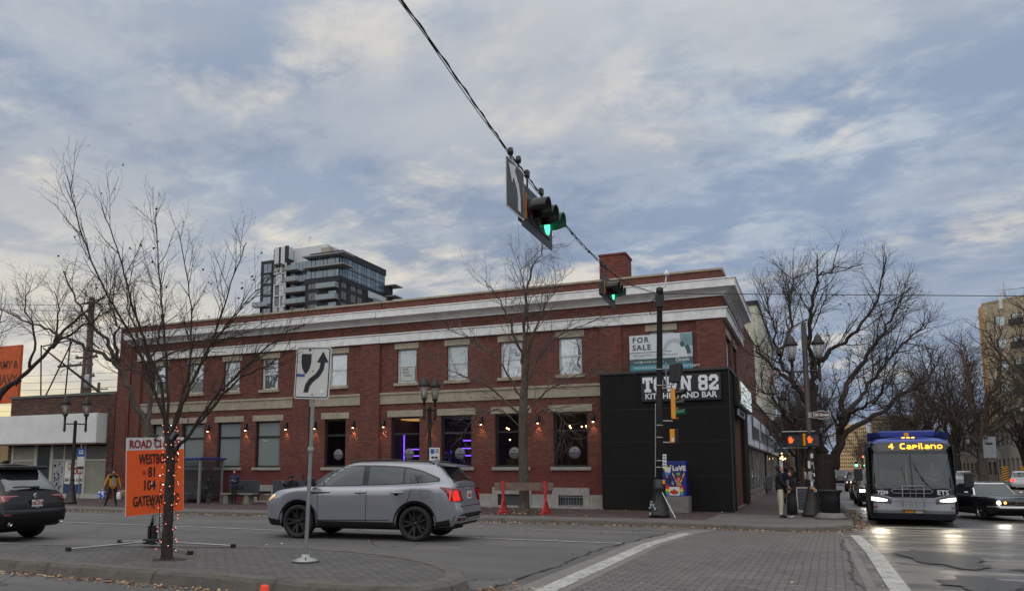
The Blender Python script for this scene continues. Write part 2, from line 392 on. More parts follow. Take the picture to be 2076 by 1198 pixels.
def paintmat():
    m = bpy.data.materials.new('worn_paint'); m.use_nodes = True; T = NT(m.node_tree); b = m.node_tree.nodes['Principled BSDF']
    tc = T.node('ShaderNodeTexCoord'); v = tc.outputs['Object']
    T.put(b.inputs['Base Color'], T.ramp(T.noise(v, 3, 5, .6), [(.3, S(138, 136, 130)), (.7, S(180, 178, 172))])); b.inputs['Roughness'].default_value = .6
    n = T.noise(v, 7, 8, .75); T.put(b.inputs['Alpha'], T.sstep(n, .37, .45)); return m
M_asph = asphalt(); M_line = paintmat()
M_thin = paintmat()
M_paver = pavermat('crossing_pavers', S(104, 97, 95), S(83, 79, 78), S(32, 30, 30), .235, .115, .010, radians(1))
M_ipav = pavermat('island_pavers', S(90, 86, 83), S(72, 69, 67), S(32, 30, 30), .21, .10, .009, radians(4))
M_walk = pavermat('sidewalk_brick', S(84, 64, 61), S(66, 54, 53), S(34, 30, 30), .21, .105, .010)
M_band = stonemat('road_concrete', S(112, 108, 104), 0, .85, .5)
M_kerb = stonemat('kerb_concrete', S(98, 93, 88), 0, .95, .95, bmp=.9, bsc=14)
M_apron = stonemat('apron_concrete', S(96, 92, 90), 0, .85, .6)

sheet('ground', [(-2500, -2500), (2500, -2500), (2500, 2500), (-2500, 2500)], -.30, mat('bare_ground', S(84, 80, 74), .9))
sheet('road', [(-260, -60), (120, -60), (120, 900), (-260, 900)], 0, M_asph)
# crossing
sheet('crossing_paving', [(-2.9, 1.0), (.62, 1.0), (.53, 11.4), (.48, 25.55), (-1.0, 24.75), (-2.6, 24.9), (-2.95, 22.3)], .004, M_paver)
sheet('concrete_band', [(-3.62, 1.0), (-2.9, 1.0), (-2.95, 22.3), (-2.72, 24.3), (-3.3, 24.6), (-3.62, 21.5)], .006, M_band)
sheet('concrete_band', [(.53, 11.4), (.62, 1.0), (.74, 1.0), (.66, 11.4), (.60, 25.4), (.48, 25.4)], .008, M_band)
sheet('painted_line', [(-3.34, 1.0), (-3.06, 1.0), (-3.07, 21.6), (-3.34, 21.6)], .012, M_line)
sheet('painted_line', [(.80, 1.0), (1.06, 1.0), (1.02, 23.9), (.78, 23.7)], .012, M_line)
sheet('painted_line', [(-60, 16.42), (-3.75, 16.42), (-3.75, 16.53), (-60, 16.53)], .012, M_thin)
sheet('painted_line', [(-7.4, 21.25), (-3.35, 21.35), (-3.35, 21.46), (-7.4, 21.36)], .012, M_thin)
sheet('painted_line', [(1.5, 27.9), (16.5, 29.1), (16.5, 29.5), (1.5, 28.3)], .012, M_line)
sheet('painted_line', [(1.1, 24.5), (15, 25.5), (15, 25.72), (1.1, 24.72)], .012, M_thin)
for y0 in range(34, 150, 9):
    sheet('painted_line', [(4.35, y0), (4.47, y0), (4.47, y0+3), (4.35, y0+3)], .012, M_thin)
M_patch = mat('tar_patch', S(44, 43, 43), .5, 0, .2, 3, bump=.3)
def blob(cx, cy, rx, ry, k, seed, rot=0):
    rr = random.Random(seed); pts = []
    for i in range(k):
        a = 2*pi*i/k; q = 1+rr.uniform(-.28, .28); x, y = rx*q*cos(a), ry*q*sin(a)
        pts.append((cx+x*cos(rot)-y*sin(rot), cy+x*sin(rot)+y*cos(rot)))
    return pts
for i, (cx, cy, rx, ry, ro) in enumerate([(1.9, 16.2, .55, 1.5, .1), (2.0, 12.6, .5, .8, 0), (3.5, 14.8, .9, .25, .3)]):
    sheet('tar_patch', blob(cx, cy, rx, ry, 22, i, ro), .016+.001*i, M_patch)
rr = random.Random(31)
for nm, X0, X1, y0, y1, wd in (('sealed_crack', -3.95, -3.72, 9.2, 22.0, .022), ('sealed_crack', .44, .56, 9.5, 24.5, .02), ('sealed_crack', -9.0, -4.2, 14.3, 15.2, .014), ('sealed_crack', 1.3, 6.5, 19.5, 21.0, .03), ('sealed_crack', 1.2, 7.0, 24.0, 24.9, .025), ('sealed_crack', 1.5, 4.2, 11.0, 13.0, .03), ('sealed_crack', -20, -12, 19.0, 19.9, .018)):
    n = 60; L_ = []; ox = oy = 0; hz_ = abs(X1-X0) > abs(y1-y0)
    for i in range(n+1):
        t = i/n; ox = ox*.8+rr.gauss(0, .035); L_.append((X0+(X1-X0)*t+(0 if hz_ else ox), y0+(y1-y0)*t+(ox if hz_ else 0), wd*rr.uniform(.2, 1.3)))
    m_ = MB(); vs = []
    for x, y, q in L_: vs += [(x-(0 if hz_ else q), y-(q if hz_ else 0), zg(y)+.015), (x+(0 if hz_ else q), y+(q if hz_ else 0), zg(y)+.015)]
    m_.add(vs, [(2*i, 2*i+1, 2*i+3, 2*i+2) for i in range(n)]); m_.build(nm, M_patch, None, kind='structure')
mc = MB(); mc.lathe([(0, 0), (.3, .002), (.3, .006), (.27, .008), (0, .008)], 24, c=(3.1, 14.3)); o = mc.build('manhole_cover', M_asph_dark); o.location = (0, 0, Z0+.018)
tag(o, 'round dark iron manhole cover in the wet asphalt right of the crossing', 'manhole cover')

# far pavement block with kerb
kl = [(-120, 24.0), (-60, 24.1), (-29, 24.4), (-19.4, 25.0), (-10.7, 25.5), (-6, 25.7), (-4.2, 25.7), (-3, 25.35), (-2.15, 25.05), (-1.17, 24.95), (-.3, 25.15), (.41, 25.75), (.78, 26.6), (.98, 27.6), (1.1, 29.5), (1.15, 40), (1.15, 120), (1.15, 420)]
def offset_line(pl, d):
    out = []
    for i, p in enumerate(pl):
        a = Vector(pl[max(i-1, 0)]); b = Vector(pl[min(i+1, len(pl)-1)]); t = (b-a).normalized(); n = Vector((-t.y, t.x)); out.append((p[0]+n.x*d, p[1]+n.y*d))
    return out
ki = offset_line(kl, .22); ka = offset_line(kl, 1.55)
def strip(name, A, B, za, zb, m, seg=1.0):
    mb = MB(); vs = []; 
    for a, b in zip(A, B): vs += [(a[0], a[1], za), (b[0], b[1], zb)]
    mb.add(vs, [(2*i, 2*i+2, 2*i+3, 2*i+1) for i in range(len(A)-1)]); return mb.build(name, m, None, kind='structure')
def curb(name, A, B, zt, zb, m, close=False, slope=.03, r=.03, jag=.01, seed=1):
    # densified kerb with a worn rounded nose and joints
    rr = random.Random(seed); PA = []; PB = []
    n = len(A)
    for i in range(n if close else n-1):
        a0, a1 = Vector(A[i]), Vector(A[(i+1) % n]); b0, b1 = Vector(B[i]), Vector(B[(i+1) % n])
        k = min(40, max(1, int((a1-a0).length/.35)))
        for j in range(k): PA.append(a0.lerp(a1, j/k)); PB.append(b0.lerp(b1, j/k))
    if not close: PA.append(Vector(A[-1])); PB.append(Vector(B[-1]))
    vs = []; N = len(PA)
    for a, b in zip(PA, PB):
        u = (b-a).normalized(); g = zb(a.y) if callable(zb) else zb; t = zt+rr.uniform(-jag, jag)*.5; e = rr.uniform(-jag, jag)
        vs += [(a.x-u.x*(slope+e), a.y-u.y*(slope+e), g-.02), (a.x-u.x*e, a.y-u.y*e, t-r), (a.x+u.x*r, a.y+u.y*r, t), (b.x, b.y, zt+.001)]
    fs = []
    for i in range(N if close else N-1):
        j = (i+1) % N
        for q in range(3): fs.append((4*i+q, 4*j+q, 4*j+q+1, 4*i+q+1))
    jm = MB()
    for i in range(3, N-1, 5):
        a, b = PA[i], PB[i]; u = (b-a).normalized(); t = Vector((-u.y, u.x))*.008; g = zb(a.y) if callable(zb) else zb; o_ = a-u*(slope+jag+.006); o2 = a-u*(jag+.004)
        jm.add([(*(o_-t), g), (*(o_+t), g), (*(o2+t), zt-r+.006), (*(o2-t), zt-r+.006), (*(a+u*r+t), zt+.009), (*(a+u*r-t), zt+.009), (*(b+t), zt+.005), (*(b-t), zt+.005)], [(0, 1, 2, 3), (3, 2, 4, 5), (5, 4, 6, 7)])
    if name == 'island_kerb' or name == 'kerb': jm.build('kerb_joints', M_patch, None, kind='structure')
    mb = MB(); mb.add(vs, fs, 0, False); return mb.build(name, m, None, kind='structure')
curb('kerb', kl, ki, .15, lambda y: zg(y), M_kerb, jag=.014)
strip('sidewalk_edge', ki, ka, .150, .150, M_apron)
blk = ka + [(-120, 420)]
me = MB(); me.add([(x, y, .149) for x, y in blk], [tuple(range(len(blk)))]); me.build('sidewalk', M_walk, None, kind='structure')
# corner apron in plain concrete
me = MB(); ap = [(-3.4, 26.9), (-2.1, 26.6), (-1.0, 26.5), (-.5, 27.3), (-.42, 30.9), (-1.6, 31.0), (-3.3, 31.2)]
me.add([(x, y, .156) for x, y in ap], [tuple(range(len(ap)))]); me.build('corner_apron', M_apron, None, kind='structure')
# opposite pavement of the avenue
me = MB(); me.add([(17.5, 44, .15), (60, 44, .15), (60, 600, .15), (17.5, 600, .15), (17.5, 44, -.02), (17.5, 600, -.02), (60, 44, -.02)], [(0, 1, 2, 3), (0, 3, 5, 4), (0, 4, 6, 1)])
me.build('sidewalk', M_apron, None, kind='structure')

# traffic island
isl = [(-60, 8.6), (-24, 8.35), (-13, 8.25), (-10.77, 8.2), (-9.63, 8.22), (-8.73, 8.2), (-7.83, 8.2), (-7.09, 8.14), (-6.19, 8.08), (-5.29, 8.05), (-4.76, 8.1), (-4.36, 8.35), (-4.12, 8.8), (-4.16, 9.35), (-4.45, 9.95), (-5.0, 10.55), (-5.7, 11.05), (-6.4, 11.38), (-7.26, 11.64), (-8.13, 11.72), (-8.88, 11.6), (-10.3, 11.15), (-12.6, 10.4), (-16, 9.9), (-24, 9.75), (-60, 9.75)]
def inset(pl, d):
    c = []
    n = len(pl)
    for i in range(n):
        a = Vector(pl[i-1]); p = Vector(pl[i]); b = Vector(pl[(i+1) % n]); t = ((p-a).normalized()+(b-p).normalized()).normalized(); c.append((p.x-t.y*d, p.y+t.x*d))
    return c
iin = inset(isl, .26)
curb('island_kerb', isl, iin, Z0+.17, Z0, M_kerb, close=True, slope=.05, r=.045, jag=.022, seed=3)
me = MB(); me.add([(x, y, Z0+.166) for x, y in iin], [tuple(range(len(iin)))]); me.build('island_paving', M_ipav, None, kind='structure')
# tree pit of sunken dirt round the island tree and the street tree
def flatblob(name, cx, cy, rx, ry, z, m, seed, rot=0):
    pts = blob(cx, cy, rx, ry, 20, seed, rot); mb = MB(); mb.add([(x, y, z) for x, y in pts], [tuple(range(20))]); return mb.build(name, m, None, kind='structure')
M_dirt = mat('tree_pit_dirt', S(56, 44, 36), .95, 0, .3, 8, bump=.6, bs=20)
flatblob('tree_pit', -9.12, 9.27, .24, .22, Z0+.172, M_dirt, 5)
me = MB(); me.box(-11.2, -9.5, 27.2, 29.6, .14, .157); me.build('tree_pit', M_dirt, None, kind='structure')
me = MB(); me.box(-.3, 1.0, 33.9, 36.6, .14, .16); me.build('tree_pit', M_dirt, None, kind='structure')

# fallen leaves (stuff)
def leaf_scatter(name, spots, m, seed, size=.045):
    rr = random.Random(seed); mb = MB()
    for x, y, z in spots:
        a = rr.uniform(0, 6.28); s = size*rr.uniform(.5, 1.3); t = rr.uniform(-.5, .5); u = Vector((cos(a), sin(a), t*.6))*s; v = Vector((-sin(a), cos(a), rr.uniform(-.5, .5)))*s*.55
        c = Vector((x, y, z+abs(u.z)+abs(v.z)+.003)); mb.add([c-u, c+v, c+u, c-v], [(0, 1, 2, 3)], rr.choice([0, 0, 1, 2]))
    return mb.build(name, m, None, fixn=False, kind='stuff')
LM = [mat('leaf_tan', S(150, 116, 84), .8), mat('leaf_brown', S(92, 60, 42), .8), mat('leaf_pale', S(178, 156, 122), .8)]
rr = random.Random(11); sp = []
def near_line(pl, n, d0, d1, x0=-60, x1=5):
    out = []
    segs = [(Vector(pl[i]), Vector(pl[i+1])) for i in range(len(pl)-1) if pl[i+1][0] > x0 and pl[i][0] < x1]
    L = [min(40, (b-a).length) for a, b in segs]
    while len(out) < n:
        i = rr.choices(range(len(segs)), L)[0]; a, b = segs[i]; t = rr.random(); p = a.lerp(b, t); u = (b-a).normalized(); nn_ = Vector((u.y, -u.x))
        d = d0+(d1-d0)*abs(rr.gauss(0, .35)); p = p+nn_*d
        if x0 < p.x < x1: out.append((p.x, p.y, zg(p.y)+.005))
    return out
sp += near_line(kl[1:16], 3800, .05, .75, -40, 2)
leaf_scatter('fallen_leaves', sp, LM, 2)
sp = near_line([(-16, 8.3), (-10, 8.2), (-4.9, 8.05), (-4.3, 8.3)], 900, .05, .45, -14, -4)+[(-4.0+abs(rr.gauss(0, .35)), 9.0+rr.gauss(0, .5), Z0+.005) for _ in range(320)]
leaf_scatter('fallen_leaves', sp, LM, 4, .03)
sp = [(rr.uniform(-36, -3.3), 32.9-abs(rr.gauss(0, .8)), .153) for _ in range(500)]+[(-10.4+rr.gauss(0, .6), 28.4+rr.gauss(0, .6), .16) for _ in range(220)]+[(rr.uniform(-36, 0), rr.uniform(25.8, 32.5), .153) for _ in range(260)]
leaf_scatter('fallen_leaves', sp, LM, 6)
sp = [(rr.uniform(-14, 6), rr.uniform(9, 24), 0) for _ in range(140)]; sp = [(x, y, zg(y)+.006) for x, y, z in sp if not (x < -4 and y < 12)]
leaf_scatter('fallen_leaves', sp, LM[2:]*3, 8, .028)

# ================================================================ BUILDINGS
def settle(root):
    inv = Matrix.Translation(-Vector(root.location))
    for ch in root.children: ch.matrix_parent_inverse = inv
def wall(mb, x0, x1, z0, z1, y, holes, depth=.2, m=0, mr=None, axis='x', sgn=1):
    # front sheet with rectangular openings and their reveals; axis 'x' wall faces -Y, 'y' wall faces +X
    xs = sorted({x0, x1, *[h[0] for h in holes], *[h[1] for h in holes]}); zs = sorted({z0, z1, *[h[2] for h in holes], *[h[3] for h in holes]})
    P = (lambda a, d, z: (a, y+d, z)) if axis == 'x' else (lambda a, d, z: (y-d*sgn, a, z))
    mr = m if mr is None else mr
    for i in range(len(xs)-1):
        for j in range(len(zs)-1):
            cx, cz = (xs[i]+xs[i+1])/2, (zs[j]+zs[j+1])/2
            if any(h[0] < cx < h[1] and h[2] < cz < h[3] for h in holes): continue
            mb.quad(P(xs[i], 0, zs[j]), P(xs[i+1], 0, zs[j]), P(xs[i+1], 0, zs[j+1]), P(xs[i], 0, zs[j+1]), m)
    for a, b, c, d in holes:
        mb.quad(P(a, 0, c), P(a, depth, c), P(a, depth, d), P(a, 0, d), mr); mb.quad(P(b, 0, c), P(b, 0, d), P(b, depth, d), P(b, depth, c), mr)
        mb.quad(P(a, 0, d), P(a, depth, d), P(b, depth, d), P(b, 0, d), mr); mb.quad(P(a, 0, c), P(b, 0, c), P(b, depth, c), P(a, depth, c), mr)
M_brick = brickmat('red_brick', S(118, 68, 56), S(94, 52, 43), S(62, 45, 40), .22, .077, .009, stain=.22, zpaint=2.0)
M_brown = brickmat('brown_brick', S(104, 68, 56), S(72, 46, 40), S(36, 28, 26), .3, .12, .022, var=.3)
M_cbrick = brickmat('chimney_brick', S(132, 62, 50), S(100, 44, 38), S(74, 56, 50), .34, .15, .02)
M_stone = stonemat('sandstone', S(158, 148, 130), 1.9, .85, .55)
M_stoneg = stonemat('grey_stone', S(150, 147, 142), 1.3, .85, .5)
M_trim = stonemat('white_trim', S(222, 222, 220), 3.4, .55, .22)
M_clad = mat('black_cladding', S(27, 26, 26), .8, 0, .15, 1.5, spec=.2, bump=.1)
M_frameb = mat('black_frame', S(24, 25, 26), .45)
M_framew = mat('white_frame', S(190, 192, 192), .5)
M_gup = glassmat('sky_glass', (.12, .15, .145, 1), .30, .5, .03, ws=1.1)
M_gups = [M_gup, glassmat('sky_glass_b', (.20, .235, .225, 1), .20, .5, .03, ws=1.7), glassmat('sky_glass_c', (.05, .06, .06, 1), .34, .7, .03, ws=.8)]
M_glow = glassmat('shop_glass', (.01, .01, .012, 1), -.005, .02, .02, trans=.92, ws=.5)
M_gfar = glassmat('far_glass', (.03, .045, .055, 1), .12, .1, .08)
M_film = glassmat('film_glass', (.20, .23, .225, 1), .03, .1, .1)
M_blind = mat('window_film', S(150, 158, 156), .7, 0, .12, 2)

root = empty('brick_building', 'long two-storey red brick building with white cornice and sandstone belt on the street corner', 'building', (-20, 33, .15))
BX0, BX1, BY = -36.75, -3.14, 33.0
UP = [-33.54, -30.96, -28.44, -25.92, -21.7, -17.8, -15.1, -12.4, -9.63, -5.65]
LO = [(-33.2, 1.5), (-31.0, 1.56), (-28.5, 1.56), (-25.95, 1.56), (-21.8, 1.25), (-17.84, 1.56), (-15.15, 1.56), (-12.43, 1.56), (-9.66, 1.56)]
BS = [(-26.02, .9, .24, .71), (-12.4, 1.3, .2, .73), (-9.68, 1.1, .24, .71)]
LSEC = -19.23
def holes(a, b): 
    h = [(x-.535, x+.535, 5.97, 7.62) for x in UP if a < x < b]+[(x-w_/2, x+w_/2, 1.93, 4.33) for x, w_ in LO if a < x < b]+[(x-w_/2, x+w_/2, z0, z1) for x, w_, z0, z1 in BS if a < x < b]
    if a < -36 < b: h.append((-36.5, -35.42, .3, 2.56))
    return h
mb = MB()
wall(mb, BX0, LSEC, .1, 9.0, BY-.02, holes(BX0, LSEC), .28); wall(mb, LSEC, BX1, .1, 9.0, BY+.02, holes(LSEC, BX1), .28)
mb.box(BX0, LSEC, BY-.03, BY+.35, 9.0, 9.98); mb.box(LSEC, BX1, BY+.021, BY+.35, 9.0, 9.99)      # parapet
for a, b in ((BX0, -34.9), (-24.35, -23.34), (-20.31, LSEC)): mb.box(a, b, BY-.12, BY-.02, .1, 8.0)
for a, b in ((-8.26, -7.32), (-4.19, BX1)): mb.box(a, b, BY-.07, BY+.019, .1, 8.0)
mb.quad((LSEC, BY-.02, .1), (LSEC, BY+.02, .1), (LSEC, BY+.02, 9), (LSEC, BY-.02, 9))
SH = [(34.0, 35.75, 5.95, 7.4), (37.0, 38.5, 5.95, 7.4)]
wall(mb, BY+.02, 41.4, .1, 9.0, BX1, SH, .25, axis='y')
mb.box(BX1-.35, BX1-.001, BY+.36, 41.4, 9.0, 9.99)
mb.box(BX0, BX0+.3, BY+.36, 52, .1, 9.98); mb.quad((BX0, 52, .1), (BX1, 52, .1), (BX1, 52, 9.6), (BX0, 52, 9.6)); mb.quad((BX1, 41.4, .1), (BX1, 52, .1), (BX1, 52, 9.6), (BX1, 41.4, 9.6))
mb.build('wall', M_brick, root)
mb = MB(); mb.quad((BX0+.3, BY+.35, 9.6), (BX1-.35, BY+.35, 9.6), (BX1-.35, 52, 9.6), (BX0+.3, 52, 9.6)); mb.build('roof', mat('roof_felt', S(70, 68, 66), .9), root)
mb = MB(); mb.box(BX0-.06, LSEC+.04, BY-.11, BY+.42, 9.981, 10.06); mb.box(LSEC+.041, BX1+.06, BY-.06, BY+.42, 9.991, 10.07); mb.box(BX1-.4, BX1+.06, BY+.421, 41.46, 9.991, 10.07)
mb.build('parapet_cap', M_stone, root)
def sweep(mb, prof, path, m=0, close=True):
    # prof (offset, z), path: list of (x, y, ox, oy) giving the direction in which the offset grows
    k = len(prof); vs = [(x+ox*o_, y+oy*o_, z) for x, y, ox, oy in path for o_, z in prof]
    fs = [(i*k+j, (i+1)*k+j, (i+1)*k+j+1, i*k+j+1) for i in range(len(path)-1) for j in range(k-1)]
    fs += [tuple(range(k)), tuple((len(path)-1)*k+j for j in range(k))]
    mb.add(vs, fs, m)
corn = [(0, 8.90), (.09, 8.90), (.09, 8.98), (.16, 9.0), (.20, 9.06), (.30, 9.10), (.34, 9.13), (.42, 9.16), (.56, 9.17), (.56, 9.46), (.60, 9.50), (.58, 9.53), (0, 9.58)]
mb = MB()
sweep(mb, corn, [(-35.9, BY-.04, 0, -1), (LSEC, BY-.04, 0, -1)])
sweep(mb, corn, [(LSEC+.002, BY+.015, 0, -1), (BX1, BY+.015, 1, -1), (BX1, 41.3, 1, 0)])
mb.build('cornice', M_trim, root)
fr = [(0, 7.97), (.15, 7.97), (.15, 8.33), (.20, 8.36), (.20, 8.41), (0, 8.44)]
mb = MB(); sweep(mb, fr, [(-35.2, BY-.03, 0, -1), (LSEC, BY-.03, 0, -1)]); sweep(mb, fr, [(LSEC+.002, BY+.01, 0, -1), (BX1, BY+.01, 1, -1), (BX1, 41.35, 1, 0)])
mb.build('frieze', M_trim, root)
be = [(0, 4.97), (.06, 4.97), (.06, 5.40), (.11, 5.42), (.11, 5.50), (0, 5.53)]
mb = MB()
for a, b, y in ((-34.88, -24.36, BY-.02), (-23.33, -20.32, BY-.02), (LSEC+.002, -8.27, BY+.02)): sweep(mb, be, [(a, y, 0, -1), (b, y, 0, -1)])
mb.build('belt_course', M_stone, root)
mb = MB()
def plinth(mb, a, b, z1, skip):
    xs = sorted([a, b]+[q for s_ in skip for q in s_[:2]])
    wall(mb, a, b, .1, z1, BY-.05, skip, .06); mb.quad((a, BY-.05, z1), (b, BY-.05, z1), (b, BY+.02, z1), (a, BY+.02, z1)); mb.quad((b, BY-.05, .1), (b, BY+.02, .1), (b, BY+.02, z1), (b, BY-.05, z1)); mb.quad((a, BY-.05, .1), (a, BY+.02, .1), (a, BY+.02, z1), (a, BY-.05, z1))
mb = MB(); plinth(mb, -19.2, -8.2, .735, [(x-w_/2, x+w_/2, z0, z1) for x, w_, z0, z1 in BS[1:]])
mb.box(-19.2, -8.2, BY-.16, BY-.051, .1, .235); mb.build('plinth', M_stoneg, root)
for x, w_, z0, z1 in BS:
    mb = MB(); wall(mb, x-w_/2-.28, x+w_/2+.28, .1, 1.03, BY-.07, [(x-w_/2, x+w_/2, z0, z1)], .08)
    a, b = x-w_/2-.28, x+w_/2+.28; mb.quad((a, BY-.07, 1.03), (b, BY-.07, 1.03), (b, BY+.02, 1.03), (a, BY+.02, 1.03))
    for q in (a, b): mb.quad((q, BY-.07, .1), (q, BY+.02, .1), (q, BY+.02, 1.03), (q, BY-.07, 1.03))
    mb.build('window_surround', M_stoneg, root)
# windows
def window(kind, x, w_, z0, z1, y, stone, idx):
    mb = MB(); yy = y+.14; t = .075 if kind == 'up' else .09; a, b = x-w_/2+.003, x+w_/2-.003; fm = M_framew if kind == 'up' else M_frameb
    mb.box(a, a+t, yy, yy+.09, z0, z1); mb.box(b-t, b, yy, yy+.09, z0, z1); mb.box(a+t, b-t, yy, yy+.09, z1-t, z1); mb.box(a+t, b-t, yy, yy+.09, z0, z0+t)
    zm = z0+(z1-z0)*(.50 if kind == 'up' else .66)
    mb.box(a+t, b-t, yy-.015, yy+.085, zm-t/2, zm+t/2)
    if kind == 'up':
        mb.box(a+t, a+t+.035, yy+.02, yy+.08, z0+t, zm-t/2); mb.box(b-t-.035, b-t, yy+.02, yy+.08, z0+t, zm-t/2)
    f = mb.build('window', fm, root)
    gl = MB(); gl.box(a+t, b-t, yy+.04, yy+.05, z0+t, z1-t)
    gl.build('pane', M_gups[(0, 1, 1, 0, 2, 1, 1, 2, 2, 0)[idx]] if kind == 'up' else (M_film if idx < 4 else M_glow), f)
    s_ = MB(); s_.bbox(x-w_/2-.13, x+w_/2+.13, y-.09, y+.13, z0-.15, z0-.002, .012); s_.build('sill', stone, f)
    l_ = MB(); e = .12 if kind == 'up' else .2; l_.box(x-w_/2-e, x+w_/2+e, y-.025, y+.13, z1+.002, z1+(.28 if kind == 'up' else .31)); l_.build('lintel', M_stone, f)
    return f
wobj = {}
for i, x in enumerate(UP): wobj['u%d' % i] = window('up', x, 1.07, 5.97, 7.62, BY-.02 if x < LSEC else BY+.02, M_stone, i)
for i, (x, w_) in enumerate(LO): wobj['l%d' % i] = window('lo', x, w_, 1.93, 4.33, BY-.02 if x < LSEC else BY+.02, M_stoneg, i)
for i in range(0, 4):   # obscured panes of the empty unit
    x, w_ = LO[i]; b_ = MB(); b_.box(x-w_/2+.1, x+w_/2-.1, BY+.24, BY+.25, 2.0, 4.25); b_.box(x-.28 if i != 3 else x+9, x-.2 if i != 3 else x+9.01, BY+.225, BY+.239, 2.0, 4.25, 1)
    b_.build('window_film', [M_blind, M_white], wobj['l%d' % i])
pn = MB(); pn.box(UP[5]-.36, UP[5]+.40, BY+.135, BY+.142, 6.08, 6.72); letters(pn, 'FOR', .17, MX((UP[5]-.13, BY+.13, 6.63)), 1); letters(pn, 'SALE', .17, MX((UP[5]-.1, BY+.13, 6.48)), 1); letters(pn, '780.540.5320', .08, MX((UP[5]+.02, BY+.13, 6.33)), 1)
pn.build('notice', [mat('paper', S(176, 178, 174), .7), mat('ink_grey', S(96, 100, 106), .7)], wobj['u5'])
for i, (x, w_, z0, z1) in enumerate(BS):
    mb = MB()
    if i == 2:
        mb.box(x-w_/2+.01, x+w_/2-.01, BY+.12, BY+.14, z0, z1, 1)
        for q in range(9): mb.tube([(x-w_/2+.06+q*(w_-.12)/8, BY+.0, z0+.03), (x-w_/2+.06+q*(w_-.12)/8, BY+.0, z1-.04)], .011, 6)
        mb.box(x-w_/2+.01, x+w_/2-.01, BY-.01, BY+.02, z1-.09, z1-.05); mb.box(x-w_/2+.01, x+w_/2-.01, BY-.01, BY+.02, z0+.01, z0+.05)
    else: mb.box(x-w_/2+.01, x+w_/2-.01, BY+.08, BY+.12, z0, z1, 1 if i else 2)
    mb.build('basement_window', [M_galv, mat('board_dark', S(62, 68, 72), .6), mat('plywood', S(112, 96, 82), .8)], root)
for y0, y1, z0, z1 in SH:
    mb = MB(); X = BX1-.12
    mb.box(X-.05, X, y0+.002, y0+.07, z0, z1); mb.box(X-.05, X, y1-.07, y1-.002, z0, z1); mb.box(X-.05, X, y0+.07, y1-.07, z0, z0+.07); mb.box(X-.05, X, y0+.07, y1-.07, z1-.07, z1); mb.box(X-.05, X+.01, (y0+y1)/2-.03, (y0+y1)/2+.03, z0+.07, z1-.07)
    f = mb.build('window', M_framew, root); g_ = MB(); g_.box(X-.04, X-.03, y0+.07, y1-.07, z0+.07, z1-.07); g_.build('pane', M_gup, f)
    l_ = MB(); l_.box(BX1-.1, BX1+.03, y0-.15, y1+.15, z1+.002, z1+.28); l_.build('lintel', M_stone, f)
# door, downpipe, chimney, meter box
mb = MB(); mb.box(-36.49, -35.43, BY+.2, BY+.24, .3, 2.5); mb.box(-36.6, -36.5, BY-.06, BY+.2, .16, 2.68, 1); mb.box(-35.42, -35.3, BY-.06, BY+.2, .16, 2.68, 1); mb.box(-36.5, -35.42, BY-.06, BY+.2, 2.56, 2.68, 1); mb.box(-36.55, -35.35, BY-.2, BY+.2, .14, .3, 1)
mb.build('door', [mat('dark_doorway', S(14, 13, 13), .7), mat('door_frame', S(78, 64, 58), .7)], root)
mb = MB(); mb.tube([(-35.72, BY-.18, 2.75), (-35.72, BY-.18, 8.9), (-35.72, BY-.02, 9.05)], .045, 8); mb.tube([(-35.86, BY-.17, 2.9), (-35.86, BY-.17, 5.0)], .025, 6)
mb.build('downpipe', mat('painted_pipe', S(104, 48, 40), .6), root)
mb = MB(); mb.box(-8.62, -7.42, 34.6, 35.9, 9.55, 11.55); mb.box(-8.66, -7.38, 34.56, 35.94, 11.551, 11.64); mb.build('chimney', M_cbrick, root)
mb = MB(); mb.bbox(-24.05, -23.55, BY-.2, BY-.121, 1.02, 1.62, .02); mb.build('meter_box', mat('red_brown_box', S(82, 52, 48), .6), root)
# black corner storefront wrapped round the corner
CX = -2.98
mb = MB()
wall(mb, -8.2, CX, .1, 5.80, BY-.42, [], .1)
wall(mb, BY-.42, 41.5, .1, 5.80, CX, [(34.0, 39.2, .16, 4.25)], 1.6, axis='y', mr=1)
mb.box(-8.26, CX+.05, BY-.47, BY-.0, 5.801, 5.90, 2); mb.box(BX1-.0, CX+.05, BY+.001, 41.5, 5.801, 5.90, 2)
mb.quad((-8.2, BY-.42, .1), (-8.2, BY, .1), (-8.2, BY, 5.8), (-8.2, BY-.42, 5.8))
mb.quad((CX, 41.5, .1), (BX1-.01, 41.5, .1), (BX1-.01, 41.5, 5.8), (CX, 41.5, 5.8))
mb.box(CX-1.62, CX-1.6, 34, 39.2, .16, 4.25, 1)
for z in (1.55, 2.95, 4.3): mb.box(-8.19, CX-.02, BY-.424, BY-.4195, z, z+.012, 2)
mb.box(CX-.0, CX+.03, BY-.44, BY-.38, .1, 5.8, 2); mb.box(CX, CX+.04, 33.85, 34.0, .1, 4.3, 2); mb.box(CX, CX+.04, 39.2, 39.35, .1, 4.3, 2); mb.box(CX-1.6, CX+.0, 34.001, 39.199, .155, .21, 3)
mb.build('corner_storefront', [M_clad, mat('porch_brown', S(44, 34, 30), .8), mat('clad_trim', S(52, 52, 54), .4, .2), mat('porch_floor', S(116, 96, 78), .8)], root)
